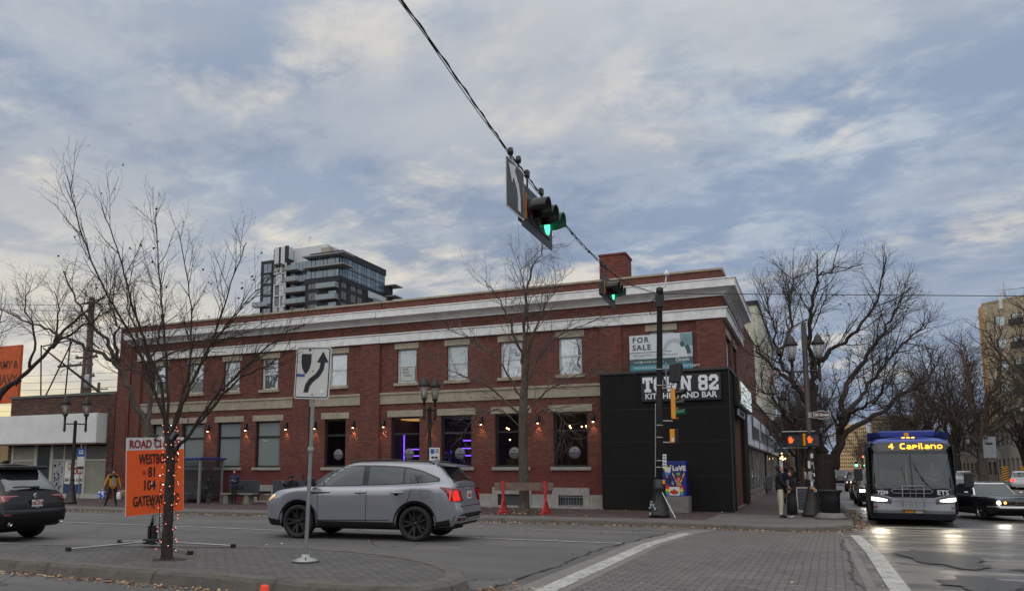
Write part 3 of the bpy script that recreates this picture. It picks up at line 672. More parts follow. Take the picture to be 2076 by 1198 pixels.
# wall lamps with their light
lampmat = mat('wall_lamp_black', S(18, 18, 18), .5); bulbm = emat('warm_bulb', (1, .62, .32, 1), 9)
for i, x in enumerate([-32.4, -29.85, -27.3, -24.72, -22.95, -20.68, -18.98, -16.5, -13.85, -11.12, -8.62]):
    yb = BY-.12 if -20.31 < x < LSEC or -24.35 < x < -23.34 else (BY-.02 if x < LSEC else BY+.02)
    if x == -8.62: yb = BY+.02
    mb = MB(); mb.box(x-.05, x+.05, yb-.04, yb-.001, 4.0, 4.22); mb.tube([(x, yb-.04, 4.14), (x, yb-.1, 4.2), (x, yb-.13, 4.12)], .014, 6); mb.lathe([(.012, 4.18), (.05, 4.15), (.075, 4.0), (.075, 3.86), (.068, 3.86), (.068, 3.99), (0, 4.0)], 12, c=(x, yb-.13))
    l_ = mb.build('wall_lamp', lampmat, root); b_ = MB(); b_.sphere((x, yb-.13, 3.88), .055, 0, 8); b_.build('bulb', bulbm, l_)
    ld = bpy.data.lights.new('wall_lamp_light', 'SPOT'); lo = bpy.data.objects.new('wall_lamp_light', ld); COL.objects.link(lo); lo.location = (x, yb-.14, 3.84); ld.energy = 85; ld.color = (1, .50, .25); ld.spot_size = radians(64); ld.spot_blend = .6; ld.shadow_soft_size = .03; lo.rotation_euler = (radians(14), 0, 0)
# interior of the restaurant
mb = MB()
mb.quad((-19, 37.5, .9), (-8.4, 37.5, .9), (-8.4, 37.5, 4.7), (-19, 37.5, 4.7)); mb.quad((-19, 33.4, 4.7), (-8.4, 33.4, 4.7), (-8.4, 37.5, 4.7), (-19, 37.5, 4.7)); mb.quad((-19, 33.4, .9), (-8.4, 33.4, .9), (-8.4, 37.5, .9), (-19, 37.5, .9))
mb.quad((-19, 33.4, .9), (-19, 37.5, .9), (-19, 37.5, 4.7), (-19, 33.4, 4.7)); mb.quad((-8.4, 33.4, .9), (-8.4, 37.5, .9), (-8.4, 37.5, 4.7), (-8.4, 33.4, 4.7))
mb.box(-22.5, -21.1, 35, 35.05, 1.5, 4.6)
mb.box(-18.7, -16.0, 36.9, 37.4, .9, 2.2, 1); mb.box(-13.6, -12.4, 35.4, 36.6, .9, 2.3, 2); mb.box(-11.8, -11.1, 35.5, 36, .9, 2.9, 1)
it = mb.build('interior', [mat('room_dark', S(46, 38, 34), .8), mat('counter_wood', S(62, 44, 34), .6), mat('bench_ochre', S(120, 92, 50), .7)], root)
pur = emat('violet_light', (.20, .06, 1, 1), 5); wb = emat('edison_bulb', (1, .66, .28, 1), 14)
mb = MB()
for x0, x1, z in ((-18.75, -18.1, 2.47), (-18.75, -18.1, 2.8), (-15.75, -15.2, 2.47), (-15.75, -15.2, 2.82), (-15.7, -15.25, 3.2)): mb.box(x0, x1, 35.0, 35.03, z, z+.05)
mb.box(-18.99, -18.95, 35.0, 35.03, 2.0, 3.6); mb.build('bar_light', pur, it)
mb = MB()
for x, z in ((-9.9, 3.78), (-9.86, 3.7), (-9.35, 3.74), (-9.15, 3.76), (-9.1, 3.68), (-8.95, 3.18), (-12.9, 3.75), (-12.8, 3.7), (-12.75, 3.2), (-8.93, 3.1)): mb.sphere((x*1.02, 34.4, z), .035, 0, 8)
mb.build('pendant_bulb', wb, it)
mb = MB(); mb.lathe([(.85, 4.3), (.9, 4.36), (.8, 4.5), (.3, 4.6)], 24, c=(-18.3, 35.2)); mb.build('drum_shade', emat('warm_shade', (1, .5, .16, 1), .9), it)
rr2 = random.Random(5); mb = MB()
for q in range(70): 
    x = rr2.uniform(-16.6, -15.5); z = rr2.uniform(2.0, 2.6); mb.lathe([(.03, z), (.03, z+.1), (.012, z+.13), (.012, z+.2)], 6, rr2.randint(0, 1), c=(x, 34.6+rr2.random()*.3))
mb.build('bottle_row', [mat('bottle_glass', S(140, 150, 170), .1), mat('bottle_blue', S(60, 70, 130), .1)], it)
pl_ = bpy.data.lights.new('bar_light', 'POINT'); po = bpy.data.objects.new('bar_light', pl_); COL.objects.link(po); po.location = (-16.5, 34.8, 3.0); pl_.energy = 40; pl_.color = (.35, .2, 1)
pl_ = bpy.data.lights.new('room_light', 'POINT'); po = bpy.data.objects.new('room_light', pl_); COL.objects.link(po); po.location = (-11, 35.2, 3.9); pl_.energy = 40; pl_.color = (1, .6, .3)
for i in (4, 5, 6, 7, 8):
    x, w_ = LO[i]; yy = (BY-.02 if i == 4 else BY+.02)+.172; dd = MB(); dx_ = .12 if i != 7 else .1
    dd.lathe([(.27, 0), (.27, .006), (0, .006)], 28, 0, M=MX((x+dx_, yy, 2.55), rx=radians(90))); dd.lathe([(.235, .007), (.245, .007)], 28, 1, cap=False, M=MX((x+dx_, yy, 2.55), rx=radians(90)))
    letters(dd, 'TOWN 82', .1, MX((x+dx_, yy-.01, 2.52)), 1, bold=.003); letters(dd, 'VVV', .07, MX((x+dx_, yy-.01, 2.66)), 1, bold=.004)
    dd.build('window_decal', [mat('decal_grey', S(112, 112, 117), .6), mat('decal_dark', S(54, 52, 56), .6)], wobj['l%d' % i])
dd = MB(); letters(dd, 'Sou', .2, MX((-26.2, BY+.14, 3.32)), 0); letters(dd, '~~   ~', .12, MX((-26.2, BY+.14, 3.12)), 0); dd.build('window_decal', M_white, wobj['l3'])
settle(root)

# block letters (collegiate) drawn as polygons
def blk_letters(mb, s_, M, h=1.0, m=0, d=.03):
    def R(x0, x1, z0, z1): return [(x0, z0), (x1, z0), (x1, z1), (x0, z1)]
    def O(w0): 
        c = .2; t = .3; return [[(c, 0), (w0-c, 0), (w0-c-.04, t*.8), (c+.04+.0, t*.8)], [(w0-c, 0), (w0, c), (w0-t, c+.12), (w0-c-.04, t*.8)], [(w0, c), (w0, 1-c), (w0-t, 1-c-.12), (w0-t, c+.12)], [(w0, 1-c), (w0-c, 1), (w0-c-.04, 1-t*.8), (w0-t, 1-c-.12)], [(w0-c, 1), (c, 1), (c+.04, 1-t*.8), (w0-c-.04, 1-t*.8)], [(c, 1), (0, 1-c), (t, 1-c-.12), (c+.04, 1-t*.8)], [(0, 1-c), (0, c), (t, c+.12), (t, 1-c-.12)], [(0, c), (c, 0), (c+.04, t*.8), (t, c+.12)]]
    G_ = {'T': (.9, [R(0, .9, .78, 1), R(0, .16, .6, .78), R(.74, .9, .6, .78), R(.3, .6, .2, .78), R(.16, .74, 0, .2)]),
          'O': (.82, O(.82)),
          'W': (1.25, [R(0, .42, .82, 1), R(.83, 1.25, .82, 1), [(.1, .82), (.28, 0), (.5, 0), (.38, .82)], [(.38, 0), (.5, 0), (.68, .82), (.55, .82)], [(.57, .82), (.75, 0), (.87, 0), (.70, .82)], [(.75, 0), (.97, 0), (1.15, .82), (.87, .82)]]),
          'N': (1.05, [R(0, .34, .82, 1), R(.1, .34, .18, .82), R(0, .44, 0, .18), R(.62, 1.05, .82, 1), R(.72, .95, 0, .82), [(.34, 1), (.34, .62), (.72, 0), (.72, .42)]]),
          '8': (.8, None), '2': (.8, [[(.18, 1), (.62, 1), (.8, .84), (.55, .7), (.5, .78), (.3, .78), (.25, .7), (.25, .62), (0, .62), (0, .84)], [(.8, .84), (.8, .6), (.62, .46), (.42, .46), (.52, .6), (.55, .7)], [(.62, .46), (.3, .22), (0, .22), (0, .3), (.42, .58)], R(0, .8, 0, .22), R(.6, .8, .22, .34)]),
          ' ': (.35, [])}
    def eight():
        o_ = []
        for z0, z1 in ((0, .56), (.46, 1)):
            c = .14; t = .25; hh = z1-z0; o_ += [R(c, .8-c, z0, z0+.18), R(c, .8-c, z1-.18, z1), [(0, z0+c), (c, z0), (t, z0+.18), (t, z1-.18), (c, z1), (0, z1-c)], [(.8, z0+c), (.8-c, z0), (.8-t, z0+.18), (.8-t, z1-.18), (.8-c, z1), (.8, z1-c)]]
        return o_
    G_['8'] = (.8, eight())
    tw = sum(G_[c][0]+.1 for c in s_)-.1; x = -tw/2
    for c in s_:
        for i, p in enumerate(G_[c][1]): mb.prism([((x+u)*h, (v-.5)*h) for u, v in p], -d-.0006*i, 0, M, m)
        x += G_[c][0]+.1
    return tw
M_let = mat('sign_white', S(214, 218, 222), .5, 0, .03); M_sbk = mat('sign_black', S(20, 20, 21), .35, 0, .1)
sy = BY-.53
sg = empty('restaurant_sign', 'black sign reading TOWN 82 kitchen and bar in white block letters facing the camera', 'sign', (-4.85, BY-.43, 4.6))
mb = MB(); mb.bbox(-6.45, -3.26, sy, BY-.422, 4.58, 5.66, .02); mb.build('sign_board', M_sbk, sg)
mb = MB(); M_ = MX((-4.86, sy, 5.29), 0); M_ = M_ @ Matrix.Diagonal((.74, 1, 1, 1)); blk_letters(mb, 'TOWN 82', M_, .62); mb.build('lettering', M_let, sg); mb = MB()
letters(mb, 'KITCHEN AND BAR', .33, MX((-4.86, sy-.01, 4.80)), 0, bold=.006, fit=2.85); mb.build('lettering', M_let, sg); settle(sg)
sg = empty('restaurant_sign', 'white lit TOWN 82 letters on dark board above the side entrance of the corner', 'sign', (CX, 37.6, 4.5))
mb = MB(); mb.bbox(CX+.01, CX+.22, 34.5, 41.1, 4.5, 5.72, .02); mb.build('sign_board', M_sbk, sg)
mb = MB(); M_ = Matrix.Translation((CX+.23, 38.2, 5.1)) @ Matrix.Rotation(radians(90), 4, 'Z') @ Matrix.Diagonal((1.0, 1, 1, 1)); blk_letters(mb, 'TOWN 82', M_, .92, 0)
mb.build('lettering', emat('lit_letters', (.85, .95, 1, 1), .75), sg)
mb = MB(); mb.lathe([(.4, 0), (.4, .02), (0, .02)], 20, M=Matrix.Translation((CX+.23, 34.95, 5.15)) @ Matrix.Rotation(radians(90), 4, 'Y')); mb.build('crest', mat('crest_gold', S(170, 140, 60), .5), sg); settle(sg)
sg = empty('entrance_sign', 'small white sign strip hanging over the side doorway under the lit letters', 'sign', (CX+.1, 37, 4.2))
mb = MB(); mb.box(CX+.05, CX+.12, 35.2, 38.6, 4.12, 4.42); letters(mb, 'KITCHEN & BAR', .3, Matrix.Translation((CX+.124, 36.9, 4.27)) @ Matrix.Rotation(radians(90), 4, 'Z'), 1); mb.build('sign_board', [mat('strip_white', S(170, 178, 184), .5), M_sbk], sg)
for q in (35.4, 38.4): b_ = MB(); b_.tube([(CX+.08, q, 4.42), (CX+.08, q, 4.6)], .02, 6); b_.build('bracket', M_sbk, sg)
settle(sg)
# for-sale banner over the upper window
X0, X1, Z0b, Z1b = -6.97, -4.37, 5.93, 7.46; yb = BY-.10
sg = empty('for_sale_banner', 'white and teal for sale banner on the brick wall above the black corner', 'banner', (-5.7, yb, 5.93))
fx = lambda u: X0+(X1-X0)*u; fz = lambda v: Z0b+(Z1b-Z0b)*v
M_teal = mat('banner_teal', S(44, 128, 142), .5, 0, .05); M_tdk = mat('banner_dark', S(58, 82, 84), .5, 0, .25, 3); M_ink = mat('banner_ink', S(20, 24, 32), .6)
mb = MB(); mb.box(X0, X1, yb, yb+.02, Z0b, Z1b); mb.box(X0, X1, yb-.003, yb-.001, fz(0), fz(.17), 1); mb.box(X0, X1, yb-.003, yb-.001, fz(.171), fz(.335), 2)
mb.box(fx(.81), fx(1), yb-.003, yb-.001, fz(.62), fz(.99), 3); mb.box(X0+.01, fx(.67), yb-.003, yb-.001, fz(.505), fz(.52), 4)
mb.box(fx(.92), fx(1), yb-.003, yb-.001, fz(.34), fz(.6), 5)
for k in range(16):   # grey and teal arch
    a0, a1 = pi*k/16, pi*(k+1)/16; cx_, cz_ = fx(.72), fz(.42)
    pr = [(cx_+rx*cos(a), cz_+rz*sin(a)) for rx, rz, a in ((.52, .68, a0), (.52, .68, a1), (.38, .50, a1), (.38, .50, a0))]
    if k < 3: pr = [(cx_+rx*cos(a), cz_+rz*sin(a)) for rx, rz, a in ((.66, .72, a0), (.66, .72, a1), (.5, .52, a1), (.5, .52, a0))]
    mb.prism(pr, yb-.0055, yb-.004, None, 5 if k > 4 else 6)
L_ = lambda t, s_, u, v, mi, **k_: letters(mb, t, s_, MX((fx(u), yb-.006, fz(v))), mi, align='LEFT', ext=.001, **k_)
L_('FOR', .32, .05, .86, 4, bold=.006, spacing=1.25); L_('SALE', .32, .05, .65, 4, bold=.006, spacing=1.2)
L_('780.540.5320 | omada-cre.com', .135, .05, .43, 7, spacing=1.08, sx=1.02); L_('retail@omada-cre.com', .13, .05, .25, 0, spacing=1.05)
L_('TWO-BUILDING INVESTMENT OPPORTUNITY', .155, .05, .085, 0, bold=.002, sx=.86); L_('Omada', .19, .73, .27, 0, bold=.003); L_('COMMERCIAL', .05, .74, .205, 0, spacing=1.4)
mb.build('banner_sheet', [mat('banner_white', S(196, 202, 208), .5, 0, .03), M_teal, M_tdk, mat('banner_sky', S(110, 140, 146), .5, 0, .25, 5), M_ink, mat('banner_grey', S(168, 174, 180), .5), mat('banner_arch', S(44, 84, 86), .5), mat('banner_greytext', S(110, 114, 122), .6)], sg); settle(sg)

# ---- surplus shop on the avenue: brown brick parapet over white fascia
root = empty('shop_building', 'single-storey shop with white blackletter fascia and ribbed brown brick parapet beside the black corner', 'shop', (BX1, 60, .15))
X = -3.12
mb = MB(); mb.box(-20, X, 41.52, 78.6, 4.80, 5.80); mb.box(-20, X-.3, 41.52, 78.6, .1, 4.8); mb.build('wall', M_brown, root)
mb = MB(); mb.box(-20, X+.04, 41.53, 78.7, 5.801, 5.88); mb.build('parapet_cap', M_asph_dark, root)
mb = MB(); mb.box(X-.29, X+.10, 41.6, 78.5, 3.08, 4.79)
for q in range(1, 8): mb.box(X+.1, X+.112, 41.6+q*4.6, 41.66+q*4.6, 3.08, 4.79, 1)
mb.box(X-.1, X+.14, 41.6, 78.5, 2.98, 3.078, 2)
# blackletter style characters from strokes, read as script words
rr3 = random.Random(3); y = 45.0
def black(mb, word, y, hgt, z, m):
    for ch in word:
        if ch == ' ': y += hgt*.45; continue
        if ch in '.,': mb.box(X+.115, X+.13, y, y+hgt*.1, z-.05, z+.15, m); y += hgt*.3; continue
        H_ = hgt*(1.35 if ch.isupper() or ch in 'dhklbft' else .8); D_ = hgt*(.38 if ch in 'ypgjq' else 0); n_ = 3 if ch in 'mwWM' else 2
        for k in range(n_):
            yy = y+k*hgt*.62; zt = z+(H_ if k == 0 or ch.isupper() else hgt*.8); zb_ = z-(D_ if k == n_-1 else 0)
            mb.add([(X+.13, yy, zb_+.08), (X+.13, yy+hgt*.2, zb_-.02), (X+.13, yy+hgt*.4, zb_+.08), (X+.13, yy+hgt*.4, zt-.06), (X+.13, yy+hgt*.2, zt+.05), (X+.13, yy, zt-.08)], [(0, 1, 2, 3, 4, 5)], m)
            if k: mb.add([(X+.129, yy-hgt*.24, z+hgt*.7), (X+.129, yy, z+hgt*.82), (X+.129, yy, z+hgt*.66), (X+.129, yy-hgt*.24, z+hgt*.56)], [(0, 1, 2, 3)], m)
            if k and ch in 'oaedOACG': mb.add([(X+.129, yy-hgt*.24, z+.02), (X+.129, yy, z+.1), (X+.129, yy, z-.02), (X+.129, yy-hgt*.24, z-.08)], [(0, 1, 2, 3)], m)
        y += hgt*.62*n_+hgt*.24
    return y
y = black(mb, 'Army, Surplus Dept.', 45.0, 1.0, 3.45, 3)
mb.build('fascia', [mat('fascia_white', S(196, 200, 208), .55, 0, .08, .6), mat('fascia_seam', S(60, 58, 58), .6), mat('fascia_trim', S(84, 78, 74), .6), mat('fascia_ink', S(34, 32, 34), .6)], root)
bays = [(41.9, 46.5), (46.9, 51.2), (51.6, 56), (60.2, 65), (65.4, 70.5), (71, 76)]; M_fr = [mat('alu_frame', S(136, 132, 128), .4, .4), mat('stall_riser', S(112, 100, 94), .8)]; M_sg = glassmat('store_glass', (.02, .02, .02, 1), .04, .03, .02, trans=.85)
for a, b in bays:
    fr_ = MB(); fr_.box(X-.05, X+.05, a-.12, a, .15, 2.98); fr_.box(X-.05, X+.05, b, b+.12, .15, 2.98); fr_.box(X-.05, X+.05, a, b, .62, .75); fr_.box(X-.05, X+.05, (a+b)/2-.03, (a+b)/2+.03, .75, 2.98); fr_.box(X-.08, X+.03, a, b, .15, .62, 1); f_ = fr_.build('shop_window', M_fr, root)
    gl = MB(); gl.box(X-.02, X, a, b, .75, 2.95); gl.build('pane', M_sg, f_)
rr3 = random.Random(8); mb = MB()
mb.quad((X-1.6, 41.6, .15), (X-1.6, 78.5, .15), (X-1.6, 78.5, 3), (X-1.6, 41.6, 3), 3); mb.quad((X-1.6, 41.6, .3), (X-.3, 41.6, .3), (X-.3, 78.5, .3), (X-1.6, 78.5, .3), 3)
for q in range(90):
    yy = rr3.uniform(42, 76); z = rr3.uniform(.8, 2.4); s_ = rr3.uniform(.12, .4); mm = rr3.choice([0, 0, 1, 2, 3, 4])
    mb.bbox(X-.9-.2*rr3.random(), X-.6, yy, yy+s_*.9, z, z+s_*rr3.uniform(.7, 1.8), .04, mm)
for yy in (45.2, 48.6): mb.prism([(yy, .7), (yy+.9, .7), (yy+.75, 1.3), (yy+.95, 1.45), (yy+.6, 1.75), (yy+.3, 1.75), (yy-.05, 1.45), (yy+.15, 1.3)], X-.5, X-.42, Matrix(((0, 1, 0, 0), (1, 0, 0, 0), (0, 0, 1, 0), (0, 0, 0, 1))), 0)
mb.build('window_display', [mat('cloth_white', S(200, 200, 205), .8), mat('cloth_red', S(120, 50, 50), .8), mat('cloth_grey', S(90, 88, 90), .8), mat('display_dark', S(40, 36, 36), .8), mat('poster_pink', S(170, 130, 134), .8)], root)
settle(root)

# generic facade builder for the other buildings
def slab_building(name, label, cat, x0, x1, y0, y1, z1, mw, front=None, side=None, floors=3, fh=3.4, z0=.15, mwin=None, roofm=None, faces='s', wpf=8, wfrac=.55, hfrac=.5, base=0, group=None, cap=.25, per_window=False, mframe=None):
    root = empty(name, label, cat, ((x0+x1)/2, y0, z0), group=group)
    mb = MB()
    def hl(a, b, n):
        out = []; st = (b-a)/n
        for f in range(floors):
            zb_ = z0+base+f*fh+fh*(1-hfrac)/2
            for k in range(n): c = a+st*(k+.5); out.append((c-st*wfrac/2, c+st*wfrac/2, zb_, zb_+fh*hfrac))
        return [h for h in out if h[3] < z1-.2]
    wn = []
    if 's' in faces: h = hl(x0, x1, wpf if not isinstance(wpf, tuple) else wpf[0]); wall(mb, x0, x1, z0, z1, y0, h, .25); wn += [('s', q) for q in h]
    else: mb.quad((x0, y0, z0), (x1, y0, z0), (x1, y0, z1), (x0, y0, z1))
    nside = wpf if not isinstance(wpf, tuple) else wpf[1]
    if 'e' in faces: h = hl(y0, y1, nside); wall(mb, y0, y1, z0, z1, x1, h, .25, axis='y'); wn += [('e', q) for q in h]
    else: mb.quad((x1, y0, z0), (x1, y1, z0), (x1, y1, z1), (x1, y0, z1))
    if 'w' in faces: h = hl(y0, y1, nside); wall(mb, y0, y1, z0, z1, x0, h, .25, axis='y', sgn=-1); wn += [('w', q) for q in h]
    else: mb.quad((x0, y0, z0), (x0, y1, z0), (x0, y1, z1), (x0, y0, z1))
    mb.quad((x0, y1, z0), (x1, y1, z0), (x1, y1, z1), (x0, y1, z1)); mb.build('wall', mw, root)
    rf = MB(); rf.quad((x0, y0, z1-.3), (x1, y0, z1-.3), (x1, y1, z1-.3), (x0, y1, z1-.3))
    if cap: rf.box(x0-.1, x1+.1, y0-.1, y0+.2, z1+.001, z1+cap); rf.box(x0-.1, x0+.2, y0+.201, y1, z1+.001, z1+cap); rf.box(x1-.2, x1+.1, y0+.201, y1, z1+.001, z1+cap)
    rf.build('roof', roofm or M_asph_dark, root)
    cnt = 0; mb = MB()
    for f, (a, b, c, d_) in wn:
        def put(m_):
            if f == 's': m_.box(a+.01, b-.01, y0+.18, y0+.2, c, d_); m_.box((a+b)/2-.03, (a+b)/2+.03, y0+.12, y0+.179, c, d_, 1)
            elif f == 'e': m_.box(x1-.2, x1-.18, a+.01, b-.01, c, d_); m_.box(x1-.179, x1-.12, (a+b)/2-.03, (a+b)/2+.03, c, d_, 1)
            else: m_.box(x0+.18, x0+.2, a+.01, b-.01, c, d_); m_.box(x0+.12, x0+.179, (a+b)/2-.03, (a+b)/2+.03, c, d_, 1)
        if per_window and cnt < 99: m_ = MB(); put(m_); m_.build('window', [mwin or M_gfar, mframe or M_frameb], root); cnt += 1
        else: put(mb)
    if mb.v: mb.build('window', [mwin or M_gfar, mframe or M_frameb], root, kind='stuff')
    settle(root); return root
# cream building behind the shop
M_cream = stonemat('cream_panel', S(188, 188, 170), 3.2, .8, .15, 3.1, .03)
slab_building('office_block', 'pale cream panelled block rising behind the brick building at the avenue', 'building', -16, -3.6, 66, 92, 15.0, M_cream, faces='', cap=.35)
# dark green gabled shop and further shops down the avenue
def gable_shop():
    root = empty('heritage_shop', 'dark green heritage shop front with hooded upper window past the white fascia', 'shop', (-4, 84, .15))
    mb = MB(); mb.box(-18, -3.1, 79, 90, .1, 6.4); mb.build('wall', mat('green_paint', S(44, 58, 46), .7), root)
    mb = MB(); mb.box(-3.3, -2.7, 78.9, 90.1, 6.4, 6.7); mb.box(-3.2, -2.85, 78.95, 90.05, 6.2, 6.399); mb.box(-3.1, -2.3, 80.5, 88.5, 3.3, 3.5)
    for q in range(12): mb.box(-3.1, -2.75, 79.3+q*.9, 79.45+q*.9, 5.95, 6.199)
    mb.build('cornice', mat('heritage_cream', S(150, 146, 130), .7), root)
    for a in (81, 84.5): m_ = MB(); m_.box(-3.1, -3.02, a, a+2.4, 3.8, 5.6); m_.box(-3.02, -2.98, a+1.15, a+1.25, 3.8, 5.6, 1); m_.box(-3.1, -2.9, a-.2, a+2.6, 5.6, 5.8, 2); m_.build('window', [M_gfar, M_white, mat('hood_dark', S(30, 34, 30), .7)], root)
    mb = MB(); mb.prism([(79, 6.7), (90, 6.7), (84.5, 10.2)], -16, -4.2, Matrix(((0, 1, 0, 0), (1, 0, 0, 0), (0, 0, 1, 0), (0, 0, 0, 1)))); mb.build('roof', mat('slate_roof', S(62, 66, 72), .7), root)
    m_ = MB(); m_.box(-3.1, -3.05, 80, 88.5, .5, 3.1); m_.build('shop_window', M_gfar, root); settle(root)
gable_shop()
M_b2 = brickmat('dull_brick', S(96, 62, 52), S(78, 50, 44), S(50, 40, 36), .25, .09, .012)
M_b3 = brickmat('tan_brick', S(132, 116, 94), S(112, 98, 80), S(80, 70, 60), .25, .09, .012)
slab_building('brick_shop', 'dull red brick shop past the green one on the left of the avenue', 'shop', -16, -3.1, 90.5, 118, 7.2, M_b2, faces='e', floors=2, fh=3.4, wpf=9)
slab_building('brick_shop', 'tan brick shop farther down the left pavement of the avenue', 'shop', -16, -3.1, 118.5, 160, 9.0, M_b3, faces='e', floors=2, fh=3.8, wpf=12)
slab_building('brick_shop', 'brown brick block farthest down the left side of the avenue', 'shop', -16, -3.1, 160.5, 230, 8.2, M_b2, faces='e', floors=2, fh=3.8, wpf=16)
# right side of the avenue
M_ren = stonemat('pale_render', S(150, 144, 134), 0, .85, .35)
slab_building('rendered_shop', 'pale rendered two-storey shop behind the hazard boards on the right', 'shop', 24, 40, 118, 134, 8.6, M_ren, faces='sw', floors=2, fh=4.1, wpf=(7, 6), wfrac=.5, hfrac=.55)
slab_building('rendered_shop', 'grey-brown shop row behind the street trees right of the bus', 'shop', 24, 40, 134.5, 215, 8.0, stonemat('dull_render', S(110, 98, 88), 3, .85, .5), faces='w', floors=2, fh=3.7, wpf=22, wfrac=.6)
slab_building('brick_block', 'brown brick block at right edge behind the last street lamp', 'building', 24.5, 48, 90, 117, 7.4, M_b2, faces='sw', floors=2, fh=3.5, wpf=(8, 9))
# hotel slab, turned to the street, its narrow end catching the sun
def hotel():
    root = empty('hotel_block', 'tan slab block with rows of curtained windows and sunlit orange end at right edge', 'building', (62.5, 100, .15))
    base = Vector((50.4, 94.5, 0)); a = radians(-43.6); u = Vector((-sin(a)*1, -cos(a)*1, 0))    # along the wall towards the right
    u = Vector((sin(radians(136.4)), cos(radians(136.4)), 0)); n_ = Vector((-u.y, u.x, 0)); n_ = n_ if n_.dot(Vector((0, 1, 0))) > 0 else -n_
    return root, base, u, n_
# far apartment tower at the end of the avenue
def grid_tower(name, label, x0, x1, y, z1, mw, mwn, nx, fh, depth=18, z0=0, bot=0, wf=.5, hf=.5, emit=None):
    root = empty(name, label, 'tower', ((x0+x1)/2, y, z0)); mb = MB(); h = []
    nf = int((z1-z0-1)/fh); st = (x1-x0)/nx
    for f in range(nf):
        for k in range(nx): h.append((x0+st*(k+.5-wf/2), x0+st*(k+.5+wf/2), z0+.6+f*fh, z0+.6+f*fh+fh*hf))
    wall(mb, x0, x1, z0, z1, y, h, .5); mb.quad((x0, y, z0), (x0, y+depth, z0), (x0, y+depth, z1), (x0, y, z1)); mb.quad((x1, y, z0), (x1, y+depth, z0), (x1, y+depth, z1), (x1, y, z1)); mb.quad((x0, y, z1), (x1, y, z1), (x1, y+depth, z1), (x0, y+depth, z1))
    mb.build('wall', mw, root); m_ = MB(); m_.quad((x0, y+.45, z0), (x1, y+.45, z0), (x1, y+.45, z1), (x0, y+.45, z1)); m_.build('window', mwn, root, kind='stuff'); settle(root); return root
grid_tower('apartment_tower', 'beige high-rise with a dense grid of windows at the far end of the avenue', 15.5, 33.5, 600, 33, mat('beige_sun', S(196, 168, 122), .8), mat('tower_windows', S(70, 66, 62), .5), 14, 2.6, wf=.55, hf=.5)
grid_tower('apartment_tower', 'grey-brown high-rise grid half hidden behind the bus roof and tree', 34.5, 62, 560, 36, mat('brown_far', S(124, 108, 88), .8), mat('tower_windows2', S(66, 64, 62), .5), 18, 2.7, wf=.5, hf=.45)
slab_building('brick_block', 'low brick block with warm lit edges at the far end of the avenue', 'building', 22, 40, 420, 450, 15, M_b2, faces='s', floors=3, fh=4, wpf=7)
# hotel slab
root = empty('hotel_block', 'tan slab block with rows of curtained windows and sunlit orange end at right edge', 'building', (30, 165, .15))
A = Vector((28.2, 160.4, 0)); u = Vector((.69, -.724, 0)); n_ = Vector((-.724, -.69, 0))
HM = Matrix(((u.x, -n_.x, 0, A.x), (u.y, -n_.y, 0, A.y), (0, 0, 1, 0), (0, 0, 0, 1)))   # local x along wall, local -y outwards
mb = MB(); t_ = MB(); hh = []
for f in range(7):
    for k in range(14): hh.append((2.0+k*2.9, 2.0+k*2.9+1.9, 26.4-f*3.9, 28.1-f*3.9))
wall(t_, 0, 44, .15, 30.6, 0, hh, .25); t_.quad((0, 0, 30.6), (44, 0, 30.6), (44, 14, 30.6), (0, 14, 30.6)); t_.box(0, 44, -.08, .3, 30.601, 30.9)
t_.box(0.4, 1.1, -.12, -.001, .15, 30.3, 0)
M_tan = stonemat('tan_render', S(172, 158, 132), 0, .85, .3)
mb.add([HM @ Vector(p) for p in t_.v], t_.f, 0); mb.build('wall', M_tan, root)
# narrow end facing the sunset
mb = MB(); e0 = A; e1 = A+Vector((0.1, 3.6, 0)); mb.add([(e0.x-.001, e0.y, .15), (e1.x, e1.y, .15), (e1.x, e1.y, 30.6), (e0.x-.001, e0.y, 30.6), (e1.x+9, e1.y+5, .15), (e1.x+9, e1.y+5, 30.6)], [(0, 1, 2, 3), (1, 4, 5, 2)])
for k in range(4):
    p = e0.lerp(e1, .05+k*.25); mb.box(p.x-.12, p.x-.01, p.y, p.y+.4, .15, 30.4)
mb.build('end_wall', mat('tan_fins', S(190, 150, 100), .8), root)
w_ = MB(); c_ = MB(); g_ = MB(); ac = MB(); rr = random.Random(2)
for i, (a, b, c, d_) in enumerate(hh):
    w_.box(a+.01, a+.12, .1, .2, c, d_); w_.box(b-.12, b-.01, .1, .2, c, d_)
    cc = c_ if (i % 14) % 3 != 1 else g_; cc.box(a+.12, b-.12, .2, .22, c, d_)
    if (i % 14) % 3 == 1: c_.box(a+.12, a+1.0, .18, .199, c+.7, d_); ac.box(a-.15, b+.15, -.45, -.02, c-.25, c+.75)
def tf(m_): q = MB(); q.add([HM @ Vector(p) for p in m_.v], m_.f, 0); return q
tf(w_).build('window_frame', M_frameb, root, kind='stuff'); tf(c_).build('curtain', glassmat('curtain_glass', S(176, 196, 196), .12, .1, .1), root, kind='stuff'); tf(g_).build('window', M_gfar, root, kind='stuff'); tf(ac).build('balcony_box', mat('box_dark', S(52, 50, 48), .7), root, kind='stuff')
for x, h_, w2 in ((3.4, 2.6, .45), (10.2, 3.8, .6)): q = MB(); q.box(x, x+w2, -.4, -.05, 29.2, 29.2+h_); q.tube([(x+w2/2, -.2, 29), (x+w2/2, .1, 33)], .06, 6); tf(q).build('antenna', M_white, root)
q = MB(); q.box(16, 17.2, .5, 1.6, 30.9, 33.4); q.tube([(4.0, .2, 30.9), (4.0, .2, 33.8)], .06, 6); q.tube([(4, .2, 32.4), (8, .2, 32.0)], .05, 6); tf(q).build('roof_unit', M_galv, root)
settle(root)

